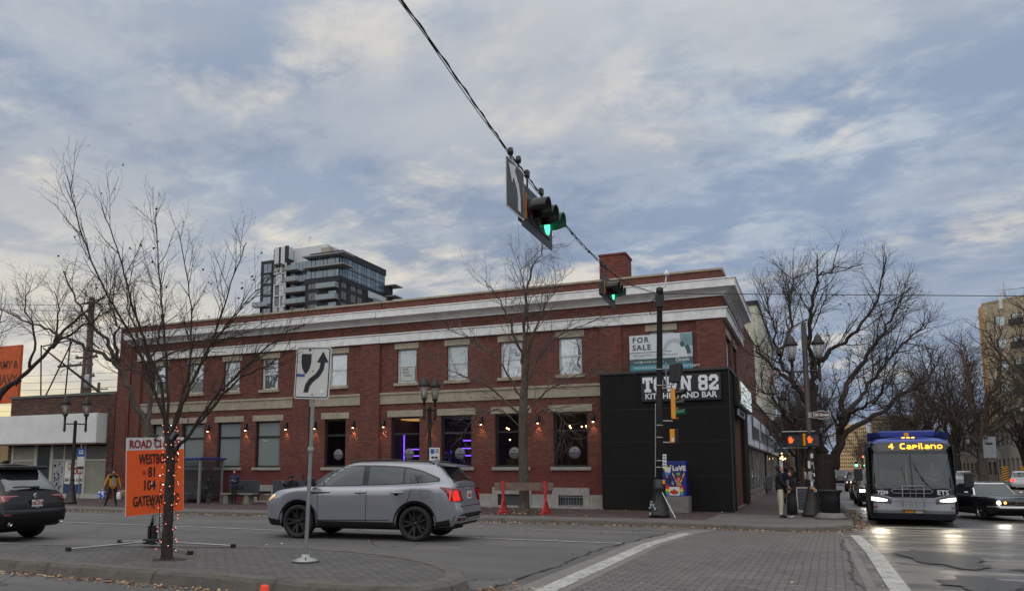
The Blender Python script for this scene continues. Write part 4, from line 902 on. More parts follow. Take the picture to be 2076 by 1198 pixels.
# ---- residential tower behind the brick building
root = empty('residential_tower', 'dark grey balcony tower with white patchwork strip rising over the brick roof', 'tower', (-124, 170, 0))
TY = 170; M_tdark = mat('panel_charcoal', S(52, 53, 58), .7, 0, .1, .3, spec=.2); M_tw = mat('panel_white', S(184, 186, 188), .6, 0, .05); M_tg = glassmat('tower_glass', (.06, .10, .14, 1), .12, .05, .05); M_slab = mat('balcony_slab', S(138, 138, 136), .8); M_rail = glassmat('rail_glass', (.10, .13, .135, 1), .10, .05, .1)
FL = [0, 43.0, 46.1, 49.2, 52.3, 55.4, 58.4]
mb = MB()
mb.box(-137.7, -133.7, TY+.0, TY+24, 0, 59.2); mb.box(-133.7, -129.2, TY+.3, TY+24, 0, 62.2, 0); mb.box(-129.2, -122.7, TY+2.2, TY+24, 0, 58.2)
mb.box(-122.7, -112.0, TY, TY+2.2, 0, 52.2); mb.box(-122.7, -112.0, TY+2.2, TY+25, 0, 52.2)
mb.box(-122.4, -112.3, TY+.35, TY+24.6, 52.2, 58.2, 0); mb.box(-122.6, -112.1, TY+1.6, TY+24.9, 58.2, 60.0)
mb.box(-112.0, -111.6, TY+14.0, TY+36, 0, 49.5)
mb.box(-122.9, -111.8, TY-.2, TY, 51.2, 52.6); mb.box(-112.0, -111.8, TY, TY+13.5, 51.2, 52.6)
mb.build('wall', M_tdark, root)
mb = MB(); mb.box(-128.9, -118, TY+3, TY+16, 58.2, 62.6); mb.box(-133.5, -129.0, TY+.31, TY+3, 59.3, 62.7)
mb.build('penthouse', mat('panel_light', S(188, 190, 193), .6, 0, .05, .5), root)
mb = MB()
for a, b in ((-133.4, -131.9), (-131.2, -129.9)): mb.box(a, b, TY+.2, TY+.295, 56.8, 62.6)
mb.build('penthouse_panel', M_tw, root)
mb = MB(); mb.box(-131.85, -131.25, TY+.2, TY+.29, 56.9, 62.6); mb.box(-129.85, -128.6, TY+.2, TY+.305, 59.3, 62.8); mb.build('penthouse_panel', M_tdark, root)
# white patchwork strip: panel pieces with small dark gaps
rr = random.Random(4); mb = MB(); g_ = MB()
for f in range(5):
    z0 = 42.6+f*3.1; x = -133.5
    while x < -129.3:
        w_ = rr.choice([.45, .6, .8]); x1 = min(x+w_, -129.2); kind = rr.random()
        if kind < .62: zz = z0+rr.choice([.9, 1.5, 2.1]); mb.box(x+.04, x1-.04, TY+.2, TY+.29, z0+.05, zz-.05); mb.box(x+.04, x1-.04, TY+.2, TY+.29, zz+.05, z0+3.05)
        else: g_.box(x+.04, x1-.04, TY+.2, TY+.29, z0+.5, z0+2.7); mb.box(x+.04, x1-.04, TY+.2, TY+.29, z0+.05, z0+.42)
        x = x1
mb.build('patchwork_panels', M_tw, root, kind='stuff'); g_.build('patchwork_glass', mat('panel_greygreen', S(96, 106, 100), .4), root, kind='stuff')
for f in range(5):
    z = 43.0+3.1*f
    w_ = MB(); w_.box(-136.6, -134.1, TY-.05, TY-.001, z+.4, z+2.8); w_.box(-135.4, -135.3, TY-.08, TY-.051, z+.4, z+2.8, 1); w_.build('window', [M_tg, M_tdark], root)
    if f < 2:
        b_ = MB(); b_.box(-139.1, -134.0, TY-1.6, TY-.1, z-.02, z+.22); s_ = b_.build('balcony', M_slab, root); r_ = MB(); r_.box(-139.05, -134.05, TY-1.58, TY-1.54, z+.25, z+1.3); r_.box(-139.06, -139.02, TY-1.5, TY-.2, z+.25, z+1.3); r_.build('railing', M_rail, s_)
    b_ = MB(); x1 = -122.8 if f < 3 else -125.2; b_.box(-129.1, x1, TY-.9, TY+2.1, z+.1, z+.36); s_ = b_.build('balcony', M_slab, root); r_ = MB(); r_.box(-129.0, x1-.05, TY-.88, TY-.84, z+.38, z+1.45); r_.build('railing', M_rail, s_)
    w_ = MB(); w_.box(-128.6, -123.0, TY+2.1, TY+2.19, z+.4, z+2.9)
    for q in range(1, 5): w_.box(-128.6+q*1.12, -128.52+q*1.12, TY+2.05, TY+2.099, z+.4, z+2.9, 1)
    w_.build('window', [M_tg, M_tdark], root)
    w_ = MB(); w_.box(-129.15, -127.7, TY+2.0, TY+2.18, z+.4, z+3.0); w_.build('side_panel', M_tw, root)
    if f < 3:
        w_ = MB(); w_.box(-121.6, -118.9, TY-.05, TY-.001, z+.6, z+2.5)
        for q in (1, 2): w_.box(-121.6+q*.9-.04, -121.6+q*.9+.04, TY-.08, TY-.051, z+.6, z+2.5, 1)
        w_.build('window', [mat('blind_pane', S(104, 107, 103), .5), M_tdark], root)
        b_ = MB(); b_.box(-118.3, -112.0, TY-1.7, TY-.01, z+.1, z+.36); s_ = b_.build('balcony', M_slab, root); r_ = MB(); r_.box(-118.2, -112.1, TY-1.68, TY-1.64, z+.38, z+1.5); r_.box(-112.12, -112.08, TY-1.6, TY-.1, z+.38, z+1.5); r_.build('railing', M_rail, s_)
        w_ = MB(); w_.box(-117.6, -112.4, TY-.04, TY-.001, z+.37, z+2.8); w_.box(-115.2, -112.8, TY-.06, TY-.041, z+.37, z+2.6, 1); w_.build('window', [mat('recess_dark', S(26, 27, 30), .6), M_tg], root)
        for q, (a, b) in enumerate(((1.2, 3.3), (5.8, 8.0), (9.2, 11.2))):
            w_ = MB(); w_.box(-112.0+.001, -111.94, TY+a, TY+b, z+.6, z+2.6); w_.box(-111.93, -111.9, TY+(a+b)/2-.08, TY+(a+b)/2+.08, z+.6, z+2.6, 1); w_.build('window', [mat('blind_pane', S(104, 107, 103), .5), M_tdark], root)
b_ = MB(); b_.box(-111.6, -110.2, TY+14.5, TY+24, 48.0, 48.3); s_ = b_.build('balcony', M_slab, root); r_ = MB(); r_.box(-110.22, -110.18, TY+14.5, TY+24, 48.3, 49.5); r_.build('railing', M_rail, s_)
b_ = MB(); b_.box(-111.6, -111.4, TY+14, TY+24, 49.6, 51.4); b_.build('white_parapet', M_tw, root)
for f, z in enumerate((52.7, 55.5)):
    w_ = MB(); w_.box(-122.3, -112.25, TY+.3, TY+.34, z, z+2.5); w_.box(-112.3, -112.22, TY+.6, TY+24.4, z, z+2.5)
    for q in range(9): w_.box(-122.3+q*1.25-.07, -122.3+q*1.25+.07, TY+.25, TY+.29, z, z+2.5, 1 if q % 3 else 2)
    for q in range(20): w_.box(-112.21, -112.17, TY+.7+q*1.22-.06, TY+.7+q*1.22+.06, z, z+2.5, 1 if q % 4 else 2)
    w_.box(-112.21, -112.16, TY+.6, TY+24.4, z+.75, z+.85, 2)
    w_.build('glazing', [M_tg, M_tdark, M_tw], root)
    b_ = MB(); b_.box(-122.7, -109.6, TY-1.8, TY+3.4, 55.15 if f == 0 else 58.2, 55.45 if f == 0 else 58.5); b_.build('roof_slab', M_slab, root)
    b_ = MB(); b_.box(-112.2, -108.4, TY+24.0, TY+28.5, 55.0 if f else 51.8, 55.25 if f else 52.05); b_.build('roof_slab', M_slab, root)
b_ = MB(); b_.box(-112.4, -111.0, TY+24.2, TY+27, 49.0, 55.0); b_.build('corner_column', M_tdark, root)
b_ = MB(); b_.box(-119.6, -116.8, TY+2.5, TY+4.5, 60.0, 61.6); b_.build('roof_unit', mat('unit_beige', S(156, 146, 130), .8), root)
settle(root)
# steam plume from the stack: three soft lumps
v_ = bpy.data.materials.new('steam'); v_.use_nodes = True; T = NT(v_.node_tree); T.n.clear(); o_ = T.node('ShaderNodeOutputMaterial'); pv = T.node('ShaderNodeVolumePrincipled'); pv.inputs['Color'].default_value = (1, .86, .66, 1); pv.inputs['Emission Color'].default_value = (1, .72, .4, 1)
tcv = T.node('ShaderNodeTexCoord'); dn = T.math('MULTIPLY', T.sstep(T.noise(tcv.outputs['Object'], .8, 4, .6), .45, .62), .9); T.put(pv.inputs['Density'], dn); T.l.new(pv.outputs[0], o_.inputs['Volume'])
mb = MB(); mb.sphere((-127.6, 174, 64.6), 1.0, 0, 14, (.8, .8, 1.6)); mb.sphere((-125.6, 174, 64.6), 1.0, 0, 14, (1.6, .8, .7)); mb.sphere((-124.4, 174, 65.6), .8, 0, 14, (.9, .7, .9))
mb.build('steam', v_, None, kind='stuff')

# ---- low shop left of the brick building
root = empty('vacant_shop', 'vacant low brown-brick shop with ribbed white fascia left of the red building', 'shop', (-41, 33, .15))
mb = MB(); mb.box(-45.9, -36.78, BY+.0, 50, 3.2, 6.2); mb.box(-37.3, -36.78, BY-.15, BY-.001, .1, 6.2); mb.box(-45.9, -45.5, BY, 50, .1, 3.2); mb.box(-45.9, -36.78, 36, 50, .1, 3.2); mb.build('wall', M_brown, root)
mb = MB(); mb.box(-46.0, -36.78, BY-.06, BY+.3, 6.201, 6.34); mb.build('parapet_cap', mat('flashing', S(88, 96, 92), .5, .3), root)
mb = MB()
for q in range(62): a = -45.85+q*.135; mb.add([(a, BY-.75, 3.36), (a+.068, BY-.80, 3.36), (a+.135, BY-.75, 3.36), (a, BY-.75, 5.06), (a+.068, BY-.80, 5.06), (a+.135, BY-.75, 5.06)], [(0, 1, 4, 3), (1, 2, 5, 4)])
mb.box(-45.85, -37.48, BY-.745, BY-.001, 3.36, 5.06); mb.box(-45.9, -37.44, BY-.82, BY-.0, 3.27, 3.358, 1)
mb.build('fascia', [mat('ribbed_white', S(216, 217, 215), .6, 0, .07, 1.2), mat('fascia_rust', S(92, 74, 64), .8)], root)
mb = MB(); fr_ = [(-45.5, -45.3), (-43.45, -43.2), (-42.05, -41.8), (-40.9, -40.8), (-39.25, -39.05), (-37.42, -37.3)]
for a, b in fr_: mb.box(a, b, BY-.05, BY+.05, .15, 3.27)
for a, b in ((-45.3, -43.45), (-41.8, -40.9), (-40.8, -39.25), (-39.05, -37.42)): mb.box(a, b, BY-.04, BY+.04, 2.32, 2.42); mb.box(a, b, BY-.04, BY+.04, .15, .4)
mb.build('window_frame', mat('frame_offwhite', S(168, 166, 158), .6), root)
for a, b, c, d_, m_ in ((-45.3, -43.45, .4, 2.32, 'f'), (-45.3, -43.45, 2.42, 3.27, 'f'), (-43.2, -42.05, .16, 3.27, 'd'), (-41.8, -40.9, 2.42, 3.27, 'g'), (-40.8, -39.25, 2.42, 3.27, 'g'), (-39.05, -37.42, 2.42, 3.27, 'g'), (-39.05, -37.42, .4, 2.32, 'f')):
    w_ = MB(); w_.box(a, b, BY+.0, BY+.02, c, d_); w_.build('pane', {'f': stonemat('whitewash', S(136, 136, 122), 0, .6, .6), 'd': M_gfar, 'g': glassmat('transom', (.10, .11, .11, 1), .15, .1, .05)}[m_], root)
p_ = MB(); p_.box(-41.8, -40.9, BY+.0, BY+.02, .4, 2.32); pass
for q in range(40): x = random.uniform(-41.75, -41.0); z = random.uniform(.6, 2.2); s_ = random.uniform(.03, .12); p_.box(x, x+s_, BY-.006, BY-.002, z, z+s_*1.4, random.choice([1, 1, 2]))
p_.build('poster_wall', [mat('poster_base', S(150, 152, 152), .7), M_ink, mat('poster_blue', S(60, 90, 140), .7)], root)
p_ = MB(); p_.box(-40.8, -39.25, BY+.0, BY+.02, .4, 2.32); p_.prism([(-40.8, .4), (-39.25, .4), (-39.25, 1.05), (-40.0, .92), (-40.8, 1.0)], BY-.004, BY-.001, None, 1)
letters(p_, 'OUT', .62, MX((-40.55, BY-.008, 1.98)), 2, bold=.012, sx=.6, align='LEFT'); letters(p_, 'SOLD', .5, MX((-39.75, BY-.008, 1.72), 0), 3, bold=.02, sx=.8); letters(p_, '587 988 1580', .26, MX((-40.02, BY-.008, 1.2)), 4, bold=.004)
p_.build('poster', [M_white, mat('poster_navy', S(36, 66, 110), .6), mat('poster_orange', S(176, 92, 66), .6), mat('poster_red', S(170, 30, 34), .6), M_ink], root)
settle(root)
# mural wall and farther left shop
root = empty('mural_shop', 'low pale-yellow shop with dark graffiti mural at the far left edge', 'shop', (-55, 36, .15))
mb = MB(); mb.box(-70, -49.2, 38, 52, .1, 3.75); mb.build('wall', stonemat('mural_yellow', S(150, 132, 94), 0, .8, .4), root)
mb = MB(); rr = random.Random(9)
for q in range(26):
    x = rr.uniform(-55, -49.6); z = rr.uniform(.8, 3.0); pts = [(x+rr.uniform(-.4, .4), 37.97, z+rr.uniform(-.3, .3)) for _ in range(4)]; mb.tube(pts, .035, 4, 0)
mb.build('graffiti', M_ink, root)
mb = MB(); mb.box(-70, -49.1, 37.9, 52, 3.751, 3.95); mb.build('roof_edge', mat('snowy_edge', S(120, 120, 120), .8), root); settle(root)
# roof-top billboard (orange) and its bracing
root = empty('billboard', 'orange billboard with worn dark lettering behind the vacant shop at left edge', 'billboard', (-50, 36, 3))
mb = MB(); mb.box(-54, -49.5, 36, 36.2, 6.35, 10.35)
letters(mb, 'ARMY &', .75, MX((-50.9, 35.99, 9.0)), 1, bold=.02, sx=.9); letters(mb, 'NAVY', .95, MX((-50.8, 35.99, 7.95)), 1, bold=.02, sx=.9)
mb.build('panel', [stonemat('billboard_orange', S(190, 84, 34), 0, .7, .35), mat('faded_ink', S(96, 52, 36), .8)], root)
mb = MB()
for x in (-53, -50): mb.tube([(x, 36.3, 3.9), (x, 36.3, 10)], .09, 6)
mb.build('post', M_asph_dark, root); settle(root)
root = empty('steel_truss', 'bare steel bracing frame of struts on the roof of the vacant shop', 'frame', (-46, 35, 6.2))
for P_ in ([(-45.6, 34.8, 6.2), (-45.9, 34.8, 9.9)], [(-43.4, 34.8, 6.2), (-43.2, 34.8, 10.2)], [(-45.7, 34.8, 9.7), (-42.8, 38, 6.2)], [(-45.7, 34.8, 9.7), (-41.6, 37, 6.2)], [(-45.6, 35, 6.3), (-43.3, 35, 10)], [(-45.9, 34.8, 9.8), (-43.2, 34.8, 10.05)]):
    m_ = MB(); m_.tube(P_, .045, 6); m_.build('strut', M_asph_dark, root)
settle(root)
# timber poles
M_pole = mat('weathered_wood', S(92, 78, 66), .9, 0, .3, 10, bump=.4)
def upole(label, x, y, z0, z1, r, arms=(), lean=0, extra=None):
    root = empty('utility_pole', label, 'pole', (x, y, z0)); mb = MB(); mb.tube([(0, 0, 0), (lean*.5, 0, (z1-z0)*.5), (lean, 0, z1-z0)], [r*1.2, r, r*.8], 10); mb.build('pole', M_pole, root)
    for zz, a, b in arms: m_ = MB(); m_.box(a+lean, b+lean, -.07, .07, zz-z0-.07, zz-z0+.07); [m_.lathe([(.04, zz-z0+.07), (.05, zz-z0+.12), (.03, zz-z0+.2)], 6, c=(a+lean+(b-a)*t, 0)) for t in (.05, .35, .65, .95)]; m_.build('crossarm', M_pole, root)
    if extra: extra(root)
    return root
def arm1(root):
    m_ = MB(); m_.tube([(-.2, 0, 13.9), (-1.0, -.3, 13.8), (1.9, -.6, 14.0)], .06, 6); m_.build('lamp_arm', M_galv, root)
upole('tallest timber pole with a metal arm rising behind the vacant shop roof', -47.5, 40, 0, 14.3, .26, (), -.2, arm1)
def arm2(root):
    m_ = MB(); m_.lathe([(.22, 7.2), (.25, 7.3), (.25, 8.1), (.2, 8.2)], 10, c=(.45, 0)); m_.build('transformer', M_galv, root)
    m_ = MB(); m_.tube([(.2, 0, 3), (.2, 0, 9.3)], .08, 6); m_.build('conduit', M_galv, root)
upole('stout timber pole with two wide crossarms above the vacant shop roof', -45.1, 37.5, 0, 9.9, .2, ((9.4, -.9, 1.1), (8.9, -2.6, .7), (8.1, -.3, .9)), .1, arm2)
upole('small distant pole with short crossarm seen above the left roofs', -93, 80, 0, 14.2, .25, ((13.2, -1.6, 1.8), (12.4, -1.2, 3.4)))
def wire(label, pts, r=.012, sag=0, name='overhead_wire', m=None, group=None, cat='wire'):
    P0, P1 = Vector(pts[0]), Vector(pts[-1])
    if len(pts) == 2: pts = [P0.lerp(P1, t/14)+Vector((0, 0, -4*sag*(t/14)*(1-t/14))) for t in range(15)]
    mb = MB(); mb.tube(pts, r, 5); o = mb.build(name, m or M_black); return tag(o, label, cat, group)
for k, (z0, z1, y0, y1) in enumerate(((17.3, 13.8, 42, 40), (16.9, 13.4, 42.3, 40.2), (15.4, 12.8, 42.3, 40.2))):
    wire('%s power line running to the tall timber pole at left' % ('topmost', 'second', 'lowest')[k], [(-75, y0, z0), (-47.7, y1, z1)], .018, .3)
for k in range(6):
    wire('%s of six thin telephone wires sagging behind the vacant shop roof' % ('topmost', 'second from top', 'third from top', 'fourth from top', 'fifth from top', 'lowest')[k], [(-80, 45, 10.6-k*.55), (-38, 44+k*.3, 9.3-k*.42)], .014, .35+.1*k, group='telephone wires low behind the vacant shop')
# unseen block added west of the frame to keep low sun off the street
slab_building('brick_block', 'plain brick block added unseen beyond the left edge to shade the street', 'building', -150, -96, -60, 66, 17, M_b3, faces='e', floors=3, fh=3.6, wpf=20)

slab_building('brick_block', 'two-storey brick block added behind the camera, seen only as a reflection', 'building', -75, -12, -44, -30, 9.5, M_b2, faces='s', floors=2, fh=4, wpf=14)  # out-of-view blocks added to darken the sky reflections in the glass
slab_building('brick_block', 'tan block added behind the camera at right, seen only as a reflection', 'building', -4, 60, -46, -32, 11, M_b3, faces='s', floors=2, fh=4.4, wpf=12)

# ================================================================ STREET FURNITURE
def lantern(parent, x, y, z, s_=1.0, glow=0):
    mb = MB(); mb.lathe([(.05*s_, z-.32*s_), (.06*s_, z-.1*s_), (.12*s_, z-.04*s_), (.13*s_, z), (.11*s_, z+.02*s_)], 12, c=(x, y))
    mb.lathe([(.225*s_, z+.50*s_), (.24*s_, z+.53*s_), (.13*s_, z+.70*s_), (.12*s_, z+.74*s_), (.09*s_, z+.82*s_), (.025*s_, z+.88*s_), (.02*s_, z+.94*s_), (0, z+.96*s_)], 14, c=(x, y))
    for a in range(6): mb.tube([(x+.115*s_*cos(a*pi/3), y+.115*s_*sin(a*pi/3), z+.01), (x+.19*s_*cos(a*pi/3), y+.19*s_*sin(a*pi/3), z+.51*s_)], .008*s_, 4)
    l_ = mb.build('lantern', M_bronze, parent)
    g_ = MB(); g_.lathe([(.112*s_, z+.02*s_), (.155*s_, z+.2*s_), (.186*s_, z+.5*s_)], 14, c=(x, y)); g_.build('lantern_glass', mat('lantern_glass', S(150, 146, 138), .25, 0, .05, alpha=.45), l_)
    b_ = MB(); b_.lathe([(.05*s_, z+.03*s_), (.07*s_, z+.2*s_), (.055*s_, z+.34*s_), (0, z+.38*s_)], 10, c=(x, y)); b_.build('lamp_bulb', emat('globe_glow', (1, .93, .8, 1), 5) if glow else mat('opal', S(205, 200, 190), .4), l_)
def twin_lamp(label, x, y, z0, h, rz, base_r=.22, arm=.47, group=None, s_=1.0, glow=0, top=None):
    root = empty('street_lamp', label, 'street lamp', (x, y, z0), rz, group)
    mb = MB(); r = base_r; mb.lathe([(r*1.25, 0), (r*1.25, .1), (r*1.1, .14), (r*1.0, .42), (r*.85, .5), (r*.72, .62), (r*.5, 1.0), (r*.46, 1.1)], 16); mb.build('base', M_bronze, root)
    mb = MB(); ha = h-1.35*s_; mb.lathe([(r*.45, 1.1), (.08, 1.2), (.075, ha+.05), (.09, ha+.08), (.05, ha+.16), (0, ha+.2)] if top is None else [(r*.45, 1.1), (.10, 1.2), (.085, top)], 12)
    mb.build('pole', M_bronze, root)
    for q in (-1, 1):
        mb = MB(); mb.tube([(0, 0, ha), (q*arm, 0, ha)], .032, 8); mb.lathe([(.0, ha-.42), (.055, ha-.36), (.062, ha-.3), (.05, ha+.12), (.05, ha+.18)], 10, c=(q*arm, 0)); a_ = mb.build('arm', M_bronze, root)
        lantern(root, q*arm, 0, ha+.46*s_, s_, glow)
    return root
cam_f = lambda x, y: atan2(-x, y)
twin_lamp('twin-lantern street lamp on the far pavement left of the red building door', -33.28, 27.37, .15, 5.25, cam_f(-33.3, 27.4)*.9)
lb = twin_lamp('twin-lantern street lamp with parking sign before the restaurant windows', -14.39, 28.73, .15, 5.45, cam_f(-14.4, 28.7)+radians(42), arm=.30)
pb = MB(); pb.box(-.0, .42, -.1, -.085, 2.0, 2.55); pb.box(.05, .2, -.104, -.101, 2.3, 2.5, 1); [pb.box(.24, .38, -.104, -.101, z, z+.03, 2) for z in (2.34, 2.40, 2.46)]
pb.prism([(.05, 2.15), (.15, 2.22), (.15, 2.18), (.27, 2.18), (.27, 2.22), (.37, 2.15), (.27, 2.08), (.27, 2.12), (.15, 2.12), (.15, 2.08)], -.104, -.101, None, 2)
s_ = pb.build('parking_sign_plate', [M_white, mat('sign_blue', S(40, 80, 160), .5), M_ink]); s_.name = 'parking_sign'; s_.location = lb.location; s_.rotation_euler = (0, 0, cam_f(-14.4, 28.7)); tag(s_, 'small white parking plate with arrows hung on the middle street lamp', 'sign')
# ---- left bus stop plate
root = empty('bus_stop_sign', 'blue bus-stop flag on a slim post before the vacant shop', 'sign', (-34.6, 28.9, .15), cam_f(-34.6, 28.9))
mb = MB(); mb.tube([(.0, .05, 0), (0, .05, 2.95)], .028, 8); mb.build('post', M_galv, root)
mb = MB(); mb.box(-.18, .18, -.0, .015, 2.35, 2.75, 0); mb.bbox(-.1, .1, -.008, -.001, 2.46, 2.65, .02, 1); mb.box(-.07, .07, -.012, -.0085, 2.55, 2.61, 0); mb.box(-.16, .16, 0, .015, 1.85, 2.33, 1); mb.box(-.16, .16, 0, .015, 1.7, 1.82, 2)
mb.build('sign_plate', [MATS['sign_blue'] if 'sign_blue' in MATS else M_teal, M_white, M_ink], root)

# ---- bus shelter
root = empty('bus_shelter', 'glass bus shelter with blue roof edge beside the concrete bench', 'bus shelter', (-29.6, 31.3, .15))
M_sglass = glassmat('shelter_glass', (.2, .22, .22, 1), -.01, .02, .04, trans=.93); M_alu = mat('aluminium', S(150, 152, 152), .4, .5)
x0, x1, y0, y1 = -31.2, -28.1, 30.5, 32.1
for x, y in ((x0, y0), (x1-1.1, y0), (x1, y0), (x0, y1), (x1, y1)): mb = MB(); mb.box(x-.05, x+.05, y-.05, y+.05, .15, 2.30); mb.build('post', M_alu, root)
mb = MB(); mb.bbox(x0-.15, x1+.15, y0-.15, y1+.15, 2.30, 2.42, .03, 0); mb.build('roof', mat('shelter_blue', S(44, 56, 128), .5), root)
for a in ((x0+.05, x1-1.15, y0-.01, y0+.0), (x1-1.05, x1-.05, y0-.01, y0), (x0+.05, x1-.05, y1-.01, y1)): mb = MB(); mb.box(a[0], a[1], a[2], a[3], .35, 2.25); mb.build('glass_panel', M_sglass, root)
for x in (x0, x1): mb = MB(); mb.box(x-.005, x+.005, y0+.05, y1-.05, .35, 2.25); mb.build('glass_panel', M_sglass, root)
mb = MB(); mb.box(x0+.3, x1-.3, y1-.55, y1-.12, .55, .60); mb.box(x0+.5, x0+.56, y1-.5, y1-.2, .15, .55); mb.box(x1-.56, x1-.5, y1-.5, y1-.2, .15, .55); mb.build('seat', M_alu, root); settle(root)

# ---- concrete benches
def bench(label, x0, x1, y, wdark):
    root = empty('bench', label, 'bench', ((x0+x1)/2, y, .15)); mb = MB(); mb.bbox(x0, x1, y-.25, y+.25, .58, .66, .02); mb.build('seat', M_conc, root)
    for x in (x0+.12, x1-.55): mb = MB(); mb.prism([(x, .15), (x+.36, .15), (x+.30, .58), (x+.06, .58)], y-.2, y+.2); mb.build('leg', M_conc, root)
    mb = MB(); mb.bbox(x0+.12, x1+.02, y+.26, y+.32, .5, 1.3, .02); mb.build('backrest', wdark, root); settle(root)
bench('concrete bench with dark backrest panel beside the bus shelter', -26.9, -24.95, 30.9, mat('backrest_dark', S(52, 54, 60), .6))
bench('concrete bench with dark backrest mostly hidden behind the silver car bonnet', -24.0, -21.9, 30.6, MATS['backrest_dark'])

# ---- plank barrier round the street tree
root = empty('barrier', 'weathered plank barrier on two red steel stands behind the bare pavement tree', 'barrier', (-10.1, 28.3, .15))
M_red = mat('barrier_red', S(172, 42, 36), .55, 0, .15)
for x, y in ((-10.84, 27.95), (-9.38, 28.6)):
    mb = MB(); mb.prism([(x-.05, .15), (x+.05, .15), (x+.03, 1.38), (x-.07, 1.38)], y-.06, y+.0); mb.box(x-.06, x+.06, y-.45, y+.45, .15, .24); mb.tube([(x, y-.4, .22), (x, y-.04, .7)], .035, 4); mb.tube([(x, y+.4, .22), (x, y, .7)], .035, 4); mb.build('stand', M_red, root)
mb = MB(); M_ = Matrix.Translation((-10.3, 28.26, 0)) @ Matrix.Rotation(radians(24), 4, 'Z'); mb.box(-.96, 1.28, .02, .06, 1.02, 1.32, 0, M_); mb.build('plank', mat('grey_plank', S(112, 92, 84), .9, 0, .2, 5), root); settle(root)

# ---- painted utility cabinet
cx, cy = -5.03, 31.62; root = empty('utility_cabinet', 'blue painted utility cabinet reading LOVE on a concrete plinth by the black wall', 'cabinet', (cx, cy, .15))
mb = MB(); mb.bbox(cx-.42, cx+.52, cy-.3, cy+.5, .15, .78, .02); mb.build('plinth', M_conc, root)
a, b, yf = cx-.46, cx+.44, cy-.28
mb = MB(); mb.box(a, b, yf, cy+.42, .781, 1.98); mb.bbox(a-.02, b+.02, yf-.02, cy+.44, 1.981, 2.14, .015); mb.build('cabinet_body', mat('cabinet_blue', S(28, 34, 120), .5, 0, .1), root)
PC = {n: mat('paint_'+n, c, .6, 0, .04) for n, c in dict(w=S(205, 205, 200), r=S(176, 34, 38), o=S(214, 116, 60), y=S(226, 200, 60), g=S(84, 160, 60), b=S(60, 130, 190), p=S(90, 50, 110), k=S(26, 26, 32), s=S(190, 130, 100)).items()}
pk = list(PC); mb = MB(); fx = lambda u: a+(b-a)*u; fz = lambda v: .79+(2.12-.79)*v
def pp(poly, c, d): mb.prism([(fx(u_), fz(v_)) for u_, v_ in poly], yf-.004-d*.003, yf-.003-d*.003, None, pk.index(c))
def el(cx_, cz_, rx, rz, n=14): return [(cx_+rx*cos(2*pi*i/n), cz_+rz*sin(2*pi*i/n)) for i in range(n)]
for i, c in enumerate('roygbp'):
    z = .30-i*.055; pp([(.11+.0*i, z-.05), (.36, z-.05), (.32, z+.004), (.14, z+.004)], c, 1); pp([(.66, z-.05), (.90, z-.05), (.86, z+.004), (.68, z+.004)], c, 1)
pp([(.30, .02), (.72, .02), (.72, .27), (.30, .27)], 'w', 2)
leaf = [(.5, .22), (.53, .18), (.57, .20), (.56, .14), (.62, .17), (.64, .145), (.68, .15), (.66, .115), (.69, .10), (.60, .065), (.61, .05), (.51, .06), (.51, .03), (.49, .03), (.49, .06), (.39, .05), (.40, .065), (.31, .10), (.34, .115), (.32, .15), (.36, .145), (.38, .17), (.44, .14), (.43, .20), (.47, .18)]
pp(leaf, 'r', 4)
pp(el(.45, .38, .06, .055), 'b', 3); pp(el(.45, .34, .035, .03), 's', 3.5); pp([(.30, .31), (.62, .31), (.58, .27), (.34, .27)], 'k', 2.5)
pp(el(.70, .50, .085, .10), 'r', 2); pp(el(.70, .48, .045, .06), 's', 3); pp([(.60, .30), (.80, .30), (.80, .42), (.60, .42)], 'o', 1.8); pp([(.60, .36), (.80, .36), (.80, .39), (.60, .39)], 'g', 3)
for sx_, pts in ((-1, [(.60, .42), (.52, .52), (.46, .64)]), (1, [(.80, .42), (.87, .52), (.93, .64)])):
    for i, c in enumerate('yrgoy'):
        t0, t1 = i/5, (i+1)/5; q0 = Vector(pts[0]).lerp(Vector(pts[2]), t0); q1 = Vector(pts[0]).lerp(Vector(pts[2]), t1); pp([(q0.x-.028, q0.y), (q0.x+.028, q0.y), (q1.x+.024, q1.y), (q1.x-.024, q1.y)], c, 2)
    pp(el(pts[2][0], pts[2][1]+.025, .022, .025), 's', 3)
def heart(cx_, cz_, s_, c, d): pp([(cx_, cz_-s_), (cx_+s_*1.0, cz_), (cx_+s_*.95, cz_+s_*.5), (cx_+s_*.5, cz_+s_*.7), (cx_, cz_+s_*.4), (cx_-s_*.5, cz_+s_*.7), (cx_-s_*.95, cz_+s_*.5), (cx_-s_, cz_)], c, d)
heart(.69, .63, .085, 'g', 2); heart(.38, .92, .08, 'y', 2)
pp([(.0, .86), (.12, .98), (.2, .98), (.06, .80)], 'o', 1); pp([(.06, .80), (.2, .98), (.26, .95), (.12, .74)], 'y', 1.5); pp([(.12, .74), (.24, .92), (.28, .80), (.14, .62)], 'g', 1); pp([(.14, .62), (.30, .74), (.36, .64), (.14, .58)], 'b', 1)
pp([(.12, .70), (.20, .84), (.40, .84), (.36, .68)], 'w', 2.5); pp([(.2, .45), (.24, .62), (.36, .56), (.38, .35), (.24, .33)], 'k', 1); pp(el(.22, .56, .035, .04), 's', 2); pp([(.12, .24), (.2, .36), (.26, .30), (.2, .22)], 'r', 2)
letters(mb, 'LoVE', .26, MX((fx(.73), yf-.014, fz(.80))), 0, bold=.014, sx=.9)
mb.build('painting', [PC[k] for k in pk], root); settle(root)
mb = MB(); mb.tube([(-4.98, 28.05, 1.12), (-4.45, 27.75, .16)], .018, 6); o = mb.build('white_stick', M_white); tag(o, 'thin white stick leaning against the ornate signal pole base', 'stick')

